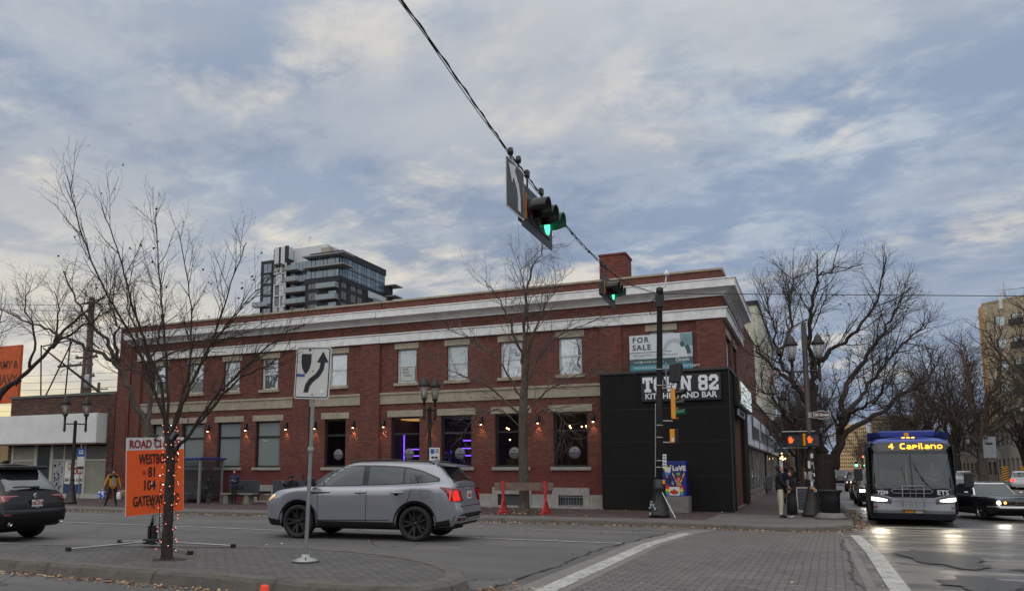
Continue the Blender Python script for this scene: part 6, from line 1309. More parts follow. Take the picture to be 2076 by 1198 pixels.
# ================================================================ VEHICLES
def interp(tab, x):
    if x <= tab[0][0]: return tab[0][1]
    for (a, b), (c, d) in zip(tab, tab[1:]):
        if x <= c:
            t = (x-a)/(c-a); t = t*t*(3-2*t) if SMOOTH else t
            return b+(d-b)*t
    return tab[-1][1]
SMOOTH = False
class Shell:
    """stack of rounded outlines; x forward, y left. xr/xf/w are tables over v (0 bottom .. 1 top), zl/zt tables over x"""
    def __init__(s, xr, xf, w, zl, zt, n=7, arches=(), crown=.04, nr=None):
        s.nr = nr or n
        s.xr, s.xf, s.w, s.zl_, s.zt_, s.n, s.arches, s.crown = xr, xf, w, zl, zt, n, arches, crown
    def zl(s, x):
        z = interp(s.zl_, x)
        for cx, cz, r in s.arches:
            if abs(x-cx) < r: z = max(z, cz+sqrt(max(0, r*r-(x-cx)**2)))
        return z
    def zt(s, x): return interp(s.zt_, x)
    def P(s, v, xi, eta):
        xr, xf, w = interp(s.xr, v), interp(s.xf, v), interp(s.w, v); x = (xr+xf)/2+(xf-xr)/2*xi; a, b = s.zl(x), s.zt(x)
        return Vector((x, w*eta, a+(b-a)*v))
    def sup(s, t, rear=False):
        n = s.nr if rear else s.n; return max(0, 1-abs(t)**n)**(1/n)
    def outline(s, ns=64, ne=10):
        a = .985; e = s.sup(a); er = s.sup(a, True); L = [(a-2*a*i/ns, s.sup(a-2*a*i/ns, a-2*a*i/ns < 0)) for i in range(ns+1)]   # left side front -> rear
        R = [(-s.sup(er-2*er*i/ne, True), er-2*er*i/ne) for i in range(1, ne)]                         # rear
        L2 = [(x, -y) for x, y in L[::-1]]; F = [(s.sup(-e+2*e*i/ne), -e+2*e*i/ne) for i in range(1, ne)]
        return L+R+L2+F
    def mesh(s, mb, nv=14, ns=64, ne=10, m=0, cap=True, smooth=True, vs_=None):
        O = s.outline(ns, ne); k = len(O); lv = vs_ or [i/nv for i in range(nv+1)]; vs = [s.P(v, x, y) for v in lv for x, y in O]
        fs = [(i*k+j, i*k+(j+1) % k, (i+1)*k+(j+1) % k, (i+1)*k+j) for i in range(len(lv)-1) for j in range(k)]
        mb.add(vs, fs, m, smooth)
        if cap:
            w1 = interp(s.w, 1); sc = [1, .985, .93, .8, .55, .28, 0]; vs = []
            for q in sc:
                for x, y in O: p = s.P(1, x, y); vs.append((p.x, p.y*q, p.z+s.crown*(1-q*q)))
            fs = [(i*k+j, i*k+(j+1) % k, (i+1)*k+(j+1) % k, (i+1)*k+j) for i in range(len(sc)-1) for j in range(k)]; mb.add(vs, fs, m, smooth)
            vs = []                                                                                       # dark underside
            for q in (1, 0):
                for x, y in O: p = s.P(0, x, y); vs.append((p.x, p.y*q, p.z))
            mb.add(vs, [(j, (j+1) % k, k+(j+1) % k, k+j) for j in range(k)], 1 if m == 0 else m)
        return mb
    def side(s, x, z, off=.006, sg=1):
        a, b = s.zl(x), s.zt(x); v = min(1, max(0, (z-a)/(b-a))) if b > a else 0
        xr, xf, w = interp(s.xr, v), interp(s.xf, v), interp(s.w, v); xi = (x-(xr+xf)/2)/((xf-xr)/2); xi = max(-.999, min(.999, xi))
        return Vector((x, sg*(w*s.sup(xi, xi < 0)+off), z))
    def end(s, y, z, front=1, off=.006):
        v = .5
        for _ in range(8):
            xr, xf, w = interp(s.xr, v), interp(s.xf, v), interp(s.w, v); eta = max(-.999, min(.999, y/w)); xi = s.sup(eta, front < 0)*front; x = (xr+xf)/2+(xf-xr)/2*xi
            a, b = s.zl(x), s.zt(x); v = min(1, max(0, (z-a)/(b-a)))
        return Vector((x+off*front, y, z))
    def side_patch(s, mb, top, bot, sg=1, off=.006, m=0, n=14, nz=6):
        # top/bot tables z over x, same x range
        x0 = max(top[0][0], bot[0][0]); x1 = min(top[-1][0], bot[-1][0]); vs = []
        for i in range(n+1):
            x = x0+(x1-x0)*i/n; a, b = interp(bot, x), interp(top, x)
            for j in range(nz+1): vs.append(s.side(x, a+(b-a)*j/nz, off, sg))
        fs = [(i*(nz+1)+j, (i+1)*(nz+1)+j, (i+1)*(nz+1)+j+1, i*(nz+1)+j+1) for i in range(n) for j in range(nz)]; mb.add(vs, fs, m, True)
    def end_patch(s, mb, top, bot, front=1, off=.006, m=0, n=12, nz=5):
        y0 = max(top[0][0], bot[0][0]); y1 = min(top[-1][0], bot[-1][0]); vs = []
        for i in range(n+1):
            y = y0+(y1-y0)*i/n; a, b = interp(bot, y), interp(top, y)
            for j in range(nz+1): vs.append(s.end(y, a+(b-a)*j/nz, front, off))
        fs = [(i*(nz+1)+j, (i+1)*(nz+1)+j, (i+1)*(nz+1)+j+1, i*(nz+1)+j+1) for i in range(n) for j in range(nz)]; mb.add(vs, fs, m, True)
def band(xs, zs0, zs1): return list(zip(xs, zs0)), list(zip(xs, zs1))
M_tyre = mat('tyre', S(30, 30, 31), .85, 0, .15, 20, bump=.2, bs=80)
M_plast = mat('black_plastic', S(19, 19, 20), .65, 0, .1, spec=.3)
M_carglass = glassmat('car_glass', (.010, .012, .014, 1), .05, .02, .02)
M_carglass2 = glassmat('car_glass_light', (.035, .042, .046, 1), .04, .02, .03)
M_red_on = emat('tail_red_on', (1, .03, .02, 1), 1.1); M_red_dk = mat('tail_red', S(120, 14, 18), .15, 0, 0, coat=1)
M_hl = emat('headlight_on', (1, .95, .80, 1), 3.2); M_amb = emat('amber_on', (1, .42, .06, 1), 3.5)
M_plate = mat('licence_white', S(200, 196, 192), .5, 0, .03); M_plred = mat('licence_red', S(150, 50, 48), .5)
def paint(name, c, rough=.28, metal=.35, coat=.8): return mat('paint_'+name, c, rough, metal, .03, 2, coat=coat)
def wheel(parent, x, y, r=.36, w_=.235, sg=1, rim=None, spokes=5, dbl=True, rr_=.68, hub=.03):
    M = Matrix.Translation((x, y, r)) @ Matrix.Rotation(-sg*pi/2, 4, 'X')
    mb = MB(); q = r*rr_; mb.lathe([(q, -w_/2), (r*.93, -w_/2), (r*.99, -w_/2+.025), (r, -w_*.2), (r, w_*.2), (r*.99, w_/2-.025), (r*.93, w_/2), (q, w_/2), (q, w_/2-.02), (q*.97, -w_/2)], 40, 0, M, cap=False)
    wh = mb.build('wheel', M_tyre, parent)
    mb = MB(); z = w_/2-.03; mb.lathe([(q, z+.012), (q*.94, z-.0), (q*.93, -w_/2+.02)], 36, 0, M, True, cap=False); mb.lathe([(0, z-.07), (q*.3, z-.075), (q*.93, z-.11)], 24, 1, M, cap=False); mb.lathe([(0, z-.005), (r*.10, z-.01), (r*.13, z-.03), (r*.13, z-.06)], 16, 0, M, cap=False)
    for k in range(spokes):
        for dd in ((-.16, .16) if dbl else (0,)):
            a0 = 2*pi*k/spokes+dd*.35; a1 = 2*pi*k/spokes+dd*1.35; p0 = Vector((r*.09*cos(a0), r*.09*sin(a0), z-.03)); p1 = Vector((q*.96*cos(a1), q*.96*sin(a1), z-.0)); t = (p1-p0).normalized(); n_ = Vector((-t.y, t.x, 0)).normalized(); wd = .020 if dbl else .035
            vs = [p0+n_*wd*1.2, p0-n_*wd*1.2, p1-n_*wd, p1+n_*wd]; vs += [v-Vector((0, 0, .035)) for v in vs]; mb.add([M @ v for v in vs], [(0, 1, 2, 3), (0, 4, 5, 1), (1, 5, 6, 2), (3, 2, 6, 7), (0, 3, 7, 4)])
    mb.build('rim', [rim or M_black, mat('brake_dark', S(40, 40, 42), .6, .5)], wh); return wh
def lampspot(x, y, z, dirv, energy=40, size=70, col=(1, .95, .85), name='headlight_beam'):
    ld = bpy.data.lights.new(name, 'SPOT'); lo = bpy.data.objects.new(name, ld); COL.objects.link(lo); lo.location = (x, y, z); ld.energy = energy; ld.color = col; ld.spot_size = radians(size); ld.spot_blend = .7; ld.shadow_soft_size = .08
    lo.rotation_euler = Vector(dirv).to_track_quat('-Z', 'Y').to_euler(); return lo

# -------------------------------------------------- silver three-row SUV (near left)
def silver_suv():
    root = empty('car', 'silver-grey SUV with black wheels passing in front of the restaurant', 'car', (-9.42, 15.87, Z0), radians(180)+radians(7.2))
    L2 = 2.41; ar = [(1.425, .37, .445), (-1.39, .37, .445)]
    Pn = paint('silver', S(140, 142, 149), .30, .4, .8); 
    zt = [(-2.45, 1.22), (-2.2, 1.25), (-1.5, 1.21), (-.5, 1.17), (.6, 1.15), (.95, 1.15), (1.3, 1.14), (1.9, 1.08), (2.2, 1.02), (2.35, .95), (2.45, .86)]
    zl = [(-2.45, .40), (-2.2, .33), (-1.9, .30), (1.85, .26), (2.2, .27), (2.45, .30)]
    body = Shell([(0, -2.30), (.15, -2.40), (.35, -2.41), (.55, -2.37), (1, -2.26)], [(0, 2.30), (.25, 2.40), (.6, 2.39), (.85, 2.33), (1, 2.20)],
                 [(0, .88), (.06, .915), (.3, .935), (.6, .95), (.80, .95), (.92, .925), (1, .86)], zl, zt, 6.5, ar, .05, nr=16)
    bs = MB(); body.mesh(bs, 18, 110, 14); b_ = bs.build('body', [Pn, M_plast], root)
    zb = [(-2.3, 1.18), (.7, 1.10), (1.3, 1.08), (1.6, 1.0)]; zr = [(-2.3, 1.56), (-2.0, 1.63), (-1.5, 1.68), (-.6, 1.70), (.1, 1.69), (.45, 1.655), (.8, 1.60), (1.4, 1.55)]
    gh = Shell([(0, -2.27), (.3, -2.20), (.7, -2.02), (.9, -1.93), (1, -1.84)], [(0, 1.30), (.15, 1.18), (.5, .86), (.8, .58), (.95, .42), (1, .30)],
               [(0, .875), (.1, .868), (.5, .80), (.85, .725), (.95, .69), (1, .62)], zb, zr, 9, (), .03, nr=14)
    g = MB(); gh.mesh(g, 14, 70, 14); g.build('cabin', [Pn, M_plast], root)
    # side glass: one dark band split by pillars
    xs = [-1.93, -1.75, -1.5, -1.2, -.9, -.5, 0, .35, .6, .85, 1.05, 1.22]
    top = [1.325, 1.40, 1.49, 1.555, 1.585, 1.605, 1.61, 1.59, 1.545, 1.455, 1.33, 1.215]; bot = [1.30, 1.285, 1.265, 1.245, 1.23, 1.215, 1.20, 1.19, 1.185, 1.18, 1.175, 1.175]
    T_, B_ = list(zip(xs, top)), list(zip(xs, bot))
    sub = lambda tab, a, b, dz=0: [(a, interp(tab, a)+dz)]+[(x, z+dz) for x, z in tab if a < x < b]+[(b, interp(tab, b)+dz)]
    for sg in (1, -1):
        tr = MB(); gh.side_patch(tr, sub(T_, -1.93, 1.22, .022), sub(B_, -1.93, 1.22, -.018), sg, .004, 0, 40, 5); tr.build('window_trim', mat('gloss_black', S(14, 14, 15), .12, 0, 0), root)
        for a, b, mm in ((-1.88, -1.12, M_carglass), (-1.09, -.27, M_carglass), (-.13, .78, M_carglass2), (.83, 1.17, M_carglass2)):
            w_ = MB(); gh.side_patch(w_, sub(T_, a, b), sub(B_, a, b), sg, .010, 0, 14, 5); w_.build('window', mm, root)
        # chrome upper line
        c_ = MB(); gh.side_patch(c_, sub(T_, -1.93, 1.2, .034), sub(T_, -1.93, 1.2, .024), sg, .007, 0, 40, 1); c_.build('chrome_line', mat('satin', S(120, 112, 104), .3, .8, 0), root)
        # door gaps
        for x, z0, z1, lean in ((.93, .42, 1.13, .0), (-.24, .40, 1.15, -.03), (-1.16, .70, 1.19, -.18), ):
            dg = MB(); vs = []
            for i in range(9): t = i/8; z = z0+(z1-z0)*t; x_ = x+lean*(t if x > -1 else (t-.0)); p = body.side(x_, z, .002, sg); vs += [p+Vector((-.006, 0, 0)), p+Vector((.006, 0, 0))]
            dg.add(vs, [(2*i, 2*i+1, 2*i+3, 2*i+2) for i in range(8)]); dg.build('door_gap', M_plast, root)
        # cladding: sill, arches
        cl = MB(); body.side_patch(cl, [(-.97, .40), (1.0, .40)], [(-.97, .275), (1.0, .27)], sg, .012, 0, 20, 2)
        for cx, cz, r in ar:
            vs = []
            for i in range(29):
                a = -.15+i/28*(pi+.3) if i else -.15; a = -.18+(pi+.36)*i/28
                for rr_ in (r-.012, r+.055):
                    x, z = cx+rr_*cos(a), cz+rr_*sin(a); z = max(z, .28); p = body.side(x, max(z, body.zl(x)+.001), .012, sg); p.z = z; vs.append(p)
            cl.add(vs, [(2*i, 2*i+1, 2*i+3, 2*i+2) for i in range(28)], 0, True)
        body.side_patch(cl, [(-2.18, .48), (-1.86, .42)], [(-2.18, .34), (-1.86, .30)], sg, .012)
        body.side_patch(cl, [(1.88, .40), (2.25, .44)], [(1.88, .28), (2.25, .29)], sg, .012)
        cl.build('cladding', M_plast, root)
        ch = MB(); body.side_patch(ch, [(-.80, .455), (.95, .425)], [(-.80, .44), (.95, .405)], sg, .016, 0, 20, 1); ch.build('sill_trim', mat('satin_dark', S(70, 68, 76), .3, .6, 0), root)
        for x in (-.02-.10, -.98+.0):
            h = MB(); c = body.side(x, 1.03, .0, sg); h.tube([(x-.13, c.y, 1.04), (x-.09, c.y+sg*.04, 1.042), (x+.09, c.y+sg*.04, 1.038), (x+.13, c.y, 1.035)], .02, 8); h.lathe([(.05, 0), (0, .004)], 12, 1, M=Matrix.Translation((x+.01, c.y+sg*.002, 1.02)) @ Matrix.Rotation(-sg*pi/2, 4, 'X')); h.build('door_handle', [Pn, M_plast], root)
        mi = MB(); mi.bbox(.98, 1.16, sg*.93 if sg > 0 else -1.13, sg*1.13 if sg > 0 else -.93, 1.19, 1.37, .05, 0); mi.bbox(.995, 1.10, sg*.86 if sg > 0 else -.95, sg*.95 if sg > 0 else -.86, 1.16, 1.24, .02, 0); mi.build('mirror', M_black, root)
        rl = MB(); rl.tube([(gx, sg*.62, interp(zr, gx)+zz) for gx, zz in ((-1.75, .005), (-1.6, .045), (-.6, .055), (0, .05), (.3, .02))], .016, 6); rl.build('roof_rail', M_black, root)
        # tail light: upper blade and two vertical bars
        tl = MB(); body.side_patch(tl, [(-2.34, 1.13), (-1.96, 1.17)], [(-2.34, .84), (-2.19, .87), (-2.12, 1.03), (-1.96, 1.155)], sg, .010, 0, 10, 4); tl.build('tail_light', M_red_dk, root)
        for a, b, mm in ((-2.32, -2.26, M_red_on), (-2.21, -2.18, M_red_on)): t2 = MB(); body.side_patch(t2, [(a, 1.09), (b, 1.09)], [(a, .87), (b, .88)], sg, .015, 0, 3, 3); t2.build('tail_light_bar', M_red_on if a < -2.25 else mat('tail_dim', S(200, 30, 30), .3, emit=(1, .05, .03, 1), es=.6), root)
        gap = MB(); body.side_patch(gap, [(-2.37, 1.12), (-2.35, 1.12)], [(-2.37, .85), (-2.35, .85)], sg, .013, 0, 2, 3); gap.build('tail_light_bar', M_red_dk, root)
        hl = MB(); body.side_patch(hl, [(2.05, .99), (2.30, .93)], [(2.05, .93), (2.30, .80)], sg, .010, 0, 6, 3); hl.build('headlight', mat('lens_clear', S(190, 190, 185), .1, 0, 0, emit=(1, .8, .5, 1), es=.5), root)
        am = MB(); body.side_patch(am, [(2.08, .96), (2.18, .94)], [(2.08, .90), (2.18, .87)], sg, .014); am.build('indicator', mat('amber_dim', S(230, 160, 60), .2, emit=(1, .5, .1, 1), es=.5), root)
        fc = MB(); 
        for i in range(12):
            a0 = 2*pi*i/12; a1 = 2*pi*(i+1)/12; q = []
            for a in (a0, a1):
                for rr_ in (.095, .101): x, z = -1.62+rr_*1.05*(abs(cos(a))**.6)*(1 if cos(a) > 0 else -1), 1.01+rr_*.85*(abs(sin(a))**.6)*(1 if sin(a) > 0 else -1); q.append(body.side(x, z, .003, sg))
            fc.add(q, [(0, 1, 3, 2)])
        if sg > 0: fc.build('fuel_flap', mat('gap_grey', S(70, 70, 76), .5), root)
    # badge fender vent
    v_ = MB(); body.side_patch(v_, [(.62, 1.04), (1.0, 1.05), (1.14, 1.06)], [(.62, 1.025), (1.0, .995), (1.14, 1.02)], 1, .010); v_.build('fender_vent', M_black, root)
    # windscreen / rear glass
    ws = MB()
    for (v0, v1, front, yk, nm) in ((.10, .93, 1, .86, 'windscreen'), (.12, .90, -1, .84, 'rear_window')):
        ws = MB(); vs = []; n, k = 14, 6
        for i in range(n+1):
            for j in range(k+1):
                v = v0+(v1-v0)*j/k; w = interp(gh.w, v); eta = yk*(-1+2*i/n); xi = gh.sup(eta, front < 0)*front; xr, xf = interp(gh.xr, v), interp(gh.xf, v); x = (xr+xf)/2+(xf-xr)/2*xi; a, b = gh.zl(x), gh.zt(x); vs.append((x+.010*front, eta*w, a+(b-a)*v+.003))
        ws.add(vs, [(i*(k+1)+j, (i+1)*(k+1)+j, (i+1)*(k+1)+j+1, i*(k+1)+j+1) for i in range(n) for j in range(k)], 0, True); ws.build(nm, M_carglass if front < 0 else M_carglass2, root)
    # rear-quarter glass wrap: black corner beside rear window
    sp_ = MB(); sp_.add([(-1.80, -.68, 1.675), (-1.80, .68, 1.675), (-2.20, .64, 1.62), (-2.27, .4, 1.62), (-2.29, 0, 1.625), (-2.27, -.4, 1.62), (-2.20, -.64, 1.62), (-1.80, -.66, 1.62), (-1.80, .66, 1.62), (-2.20, .64, 1.595), (-2.29, 0, 1.60), (-2.20, -.64, 1.595)], [(0, 1, 2, 3, 4, 5, 6), (7, 11, 10, 9, 8), (1, 8, 9, 2), (0, 6, 11, 7), (2, 9, 10, 4, 3), (4, 10, 11, 6, 5)]); sp_.build('spoiler', Pn, root)
    fn = MB(); fn.prism([(-1.62, 1.70), (-1.40, 1.70), (-1.57, 1.765), (-1.63, 1.77)], -.015, .015); fn.build('antenna_fin', Pn, root)
    # tailgate creases, badge, plate, bumper
    r_ = MB(); body.end_patch(r_, [(-.80, .765), (.80, .765)], [(-.80, .75), (.80, .75)], -1, .003, 0, 16, 1); body.end_patch(r_, [(-.76, 1.165), (.76, 1.165)], [(-.76, 1.155), (.76, 1.155)], -1, .003, 0, 16, 1); r_.build('tailgate_gap', M_plast, root)
    r_ = MB(); body.end_patch(r_, [(-.90, .56), (-.6, .60), (.6, .60), (.90, .56)], [(-.90, .34), (.90, .34)], -1, .014, 0, 24, 5); r_.build('bumper_lower', M_plast, root)
    r_ = MB(); body.end_patch(r_, [(-.90, .55), (-.60, .55), (-.52, .50), (.52, .50), (.60, .55), (.90, .55)], [(-.90, .52), (-.61, .52), (-.52, .46), (.52, .46), (.61, .52), (.90, .52)], -1, .03, 0, 30, 2)
    body.end_patch(r_, [(-.90, .45), (.90, .45)], [(-.90, .40), (.90, .40)], -1, .03, 0, 20, 2); r_.build('bumper_trim', mat('satin_silver', S(186, 186, 188), .25, .8, 0), root)
    for sg in (1, -1):
        q = MB(); body.end_patch(q, [(sg*.80-.06, .415), (sg*.80+.06, .415)] if 0 else [(min(sg*.62, sg*.84), .50), (max(sg*.62, sg*.84), .50)], [(min(sg*.62, sg*.84), .465), (max(sg*.62, sg*.84), .465)], -1, .022); q.build('reflector', M_red_dk, root)
        q = MB(); body.end_patch(q, [(min(sg*.56, sg*.92), 1.12), (max(sg*.56, sg*.92), 1.12)], [(min(sg*.56, sg*.92), .86), (max(sg*.56, sg*.92), .86)], -1, .012, 0, 6, 3); q.build('tail_light', M_red_dk, root)
        q = MB(); body.end_patch(q, [(min(sg*.78, sg*.88), 1.09), (max(sg*.78, sg*.88), 1.09)], [(min(sg*.78, sg*.88), .88), (max(sg*.78, sg*.88), .88)], -1, .018, 0, 4, 3); q.build('tail_light_bar', M_red_on, root)
    PM = Matrix.Translation(body.end(0, .98, -1, .01)) @ Matrix.Rotation(radians(90), 4, 'Z').inverted()
    q = MB(); q.bbox(-.155, .155, -.012, .004, -.085, .085, .006, 0, PM); [q.box(-.12+.035*i, -.10+.035*i, -.015, -.013, -.045, .02, 1, PM) for i in range(7)]; q.box(-.07, .07, -.015, -.013, .04, .06, 1, PM); q.build('licence_plate', [M_plate, M_plred], root)
    q = MB(); letters(q, 'KIA', .07, Matrix.Translation(body.end(0, 1.12, -1, .012)) @ Matrix.Rotation(radians(-90), 4, 'Z'), 0, sx=1.5); q.build('badge', M_chrome, root)
    # front: grille
    q = MB(); body.end_patch(q, [(-.60, .90), (.60, .90)], [(-.60, .66), (.60, .66)], 1, .012); q.build('grille', M_black, root)
    for x, y in ((1.425, .82), (-1.39, .82)):
        for sg in (1, -1): wheel(root, x, sg*y, .375, .24, sg, M_black, 5, True, .75)
    ub = MB(); ub.box(-2.0, 2.0, -.62, .62, .22, .5); ub.tube([(-2.1, -.3, .3), (-1.2, -.3, .28)], .05, 8); ub.build('underbody', M_plast, root)
    return root
silver_suv()

# -------------------------------------------------- black SUV leaving the frame at the left
def black_suv():
    hd = Vector((-1, -.16, 0)).normalized(); yaw = atan2(hd.y, hd.x)
    root = empty('car', 'glossy black SUV seen from behind, cut by the left edge', 'car', (0, 0, 0), yaw)
    Pn = paint('black', S(5, 5, 6), .35, .0, .15); ar = [(1.36, .36, .43), (-1.39, .36, .43)]
    zt = [(-2.4, 1.08), (-1.5, 1.07), (.8, 1.04), (1.3, 1.03), (2.0, .94), (2.4, .75)]; zl = [(-2.4, .33), (-2.0, .28), (2.0, .25), (2.4, .3)]
    body = Shell([(0, -2.20), (.12, -2.33), (.35, -2.37), (.5, -2.33), (.62, -2.31), (1, -2.20)], [(0, 2.28), (.5, 2.36), (1, 2.15)], [(0, .86), (.1, .93), (.45, .95), (.75, .945), (.9, .91), (1, .82)], zl, zt, 6.5, ar, .05, nr=14)
    bs = MB(); body.mesh(bs, 18, 90, 18); bs.build('body', [Pn, M_plast], root)
    gh = Shell([(0, -2.22), (.35, -2.10), (.85, -1.78), (1, -1.62)], [(0, 1.2), (.5, .8), (.95, .35), (1, .2)], [(0, .86), (.5, .76), (.9, .67), (1, .58)], [(-2.3, 1.02), (1.3, .98)], [(-2.2, 1.50), (-1.6, 1.63), (-.6, 1.67), (.3, 1.63), (1, 1.55)], 8, (), .03, nr=12)
    g = MB(); gh.mesh(g, 14, 50, 16); g.build('cabin', [Pn, M_plast], root)
    ws = MB(); vs = []; n, k = 14, 6; v0, v1 = .10, .93
    for i in range(n+1):
        for j in range(k+1):
            v = v0+(v1-v0)*j/k; w = interp(gh.w, v); eta = .97*(-1+2*i/n); xi = -gh.sup(eta, True); xr, xf = interp(gh.xr, v), interp(gh.xf, v); x = (xr+xf)/2+(xf-xr)/2*xi; a, b = gh.zl(x), gh.zt(x); vs.append((x-.010, eta*w, a+(b-a)*v+.003))
    ws.add(vs, [(i*(k+1)+j, (i+1)*(k+1)+j, (i+1)*(k+1)+j+1, i*(k+1)+j+1) for i in range(n) for j in range(k)], 0, True); ws.build('rear_window', glassmat('rear_glass', (.02, .022, .026, 1), .12, .02, .02), root)
    sp_ = MB(); sp_.bbox(-1.98, -1.5, -.60, .60, 1.535, 1.62, .03); sp_.build('spoiler', M_black, root)
    fn = MB(); fn.prism([(-1.45, 1.66), (-1.2, 1.66), (-1.38, 1.73), (-1.46, 1.735)], -.02, .02); fn.build('antenna_fin', Pn, root)
    wp = MB(); p = [(-2.20, -.02, 1.17), (-2.19, -.30, 1.20), (-2.17, -.56, 1.19)]; 
    wp.tube([(-2.235, .02, 1.15), (-2.225, .3, 1.17), (-2.2, .56, 1.16)], .016, 6); wp.bbox(-2.25, -2.2, -.12, .1, 1.12, 1.18, .02); wp.build('wiper', M_black, root)
    for sg in (1, -1):
        for a in ((-1.85, -1.0), (-.95, -.05), (.0, .95)):
            w_ = MB(); T_ = [(-1.85, 1.35), (-1.4, 1.50), (0, 1.55), (.5, 1.49), (.95, 1.22)]; gh.side_patch(w_, [(a[0], interp(T_, a[0])), ((a[0]+a[1])/2, interp(T_, (a[0]+a[1])/2)), (a[1], interp(T_, a[1]))], [(a[0], 1.12), (a[1], 1.10)], sg, .008); w_.build('window', M_carglass, root)
        q = MB(); y0, y1 = (.44, .90) if sg > 0 else (-.90, -.44)
        top = [(y0, .985), (y1, 1.0)] if sg > 0 else [(y0, 1.0), (y1, .985)]; bot = [(.44, .97), (.66, .945), (.72, .90), (.80, .86), (.90, .84)]; bot = bot if sg > 0 else [(-a, b) for a, b in bot[::-1]]
        body.end_patch(q, top, bot, -1, .010, 0, 12, 3); q.build('tail_light', M_red_dk, root)
        q = MB(); a0, a1 = (.50, .84) if sg > 0 else (-.84, -.50); body.end_patch(q, [(a0, .978), (a1, .978)], [(a0, .965), (a1, .965)], -1, .014, 0, 8, 1); a0, a1 = (.82, .85) if sg > 0 else (-.85, -.82); body.end_patch(q, [(a0, .97), (a1, .97)], [(a0, .88), (a1, .88)], -1, .015, 0, 2, 2); q.build('tail_light_bar', mat('tail_pale', S(190, 140, 140), .2, 0, 0), root)
        q = MB(); body.side_patch(q, [(-2.22, .985), (-2.0, .96)], [(-2.22, .86), (-2.0, .93)], sg, .010); q.build('tail_light', M_red_dk, root)
        q = MB(); a0, a1 = (.74, .86) if sg > 0 else (-.86, -.74); body.end_patch(q, [(a0, .60), (a1, .60)], [(a0, .565), (a1, .565)], -1, .012); q.build('reflector', M_red_dk, root)
        q = MB(); q.lathe([(.045, 0), (.045, .06), (.036, .06), (.034, .02), (0, .02)], 20, 0, cap=False, M=Matrix.Translation((-2.28, sg*.70, .40)) @ Matrix.Rotation(radians(-90), 4, 'Y')); q.build('exhaust_tip', M_chrome, root)
        for x in (1.36, -1.39): wheel(root, x, sg*.81, .365, .24, sg, mat('rim_grey', S(90, 92, 96), .3, .8), 5, True, .68)
    q = MB(); body.end_patch(q, [(-.80, .72), (.80, .72)], [(-.80, .705), (.80, .705)], -1, .003, 0, 16, 1); body.end_patch(q, [(-.82, .50), (.82, .50)], [(-.82, .33), (.82, .33)], -1, .010, 0, 16, 2); q.build('bumper_lower', M_plast, root)
    q = MB(); body.end_patch(q, [(-.9, .69), (0, .665), (.9, .69)], [(-.9, .665), (0, .64), (.9, .665)], -1, .004, 0, 20, 1); q.build('bumper_crease', mat('crease', S(60, 66, 66), .2, .3, 0), root)
    BM = Matrix.Translation(body.end(0, .96, -1, .014)) @ Matrix.Rotation(radians(-90), 4, 'Z')
    q = MB(); q.lathe([(.052, 0), (.066, 0), (.066, .01), (.052, .01)], 24, cap=False, M=BM @ MX((0, 0, 0), rx=radians(90))); q.tube([BM @ Vector(p) for p in ((-.032, -.008, -.045), (-.008, -.008, .045), (.008, -.008, .045), (.032, -.008, -.045))], .006, 4); q.tube([BM @ Vector(p) for p in ((-.016, -.008, -.02), (.016, -.008, -.02))], .005, 4); q.build('badge', M_chrome, root)
    PM = Matrix.Translation(body.end(0, .81, -1, .014)) @ Matrix.Rotation(radians(-90), 4, 'Z')
    q = MB(); q.bbox(-.18, .18, -.004, .006, -.098, .094, .008, 2, PM); q.bbox(-.155, .155, -.010, -.004, -.07, .078, .006, 0, PM); letters(q, 'CRL-3178', .092, PM @ MX((0, -.013, -.005)), 1, sx=.85, bold=.001); letters(q, 'Alberta', .035, PM @ MX((0, -.013, .06)), 1); letters(q, 'Wild Rose', .02, PM @ MX((0, -.013, -.085)), 0)
    q.build('licence_plate', [M_plate, M_plred, M_plast], root)
    q = MB(); letters(q, 'RDX', .045, Matrix.Translation(body.end(-.66, .83, -1, .012)) @ Matrix.Rotation(radians(-90), 4, 'Z'), 0, sx=1.3); letters(q, 'SH-AWD', .022, Matrix.Translation(body.end(-.66, .745, -1, .012)) @ Matrix.Rotation(radians(-90), 4, 'Z'), 0, sx=1.3); q.build('badge_lettering', M_chrome, root)
    ub = MB(); ub.box(-1.9, 1.9, -.6, .6, .2, .5); ub.build('underbody', M_plast, root)
    # rear right wheel sits at its measured spot on the road
    R = Matrix.Rotation(yaw, 3, 'Z'); off = R @ Vector((-1.39, -.86, 0)); root.location = (-16.62-off.x, 12.66-off.y, Z0)
    return root
black_suv()

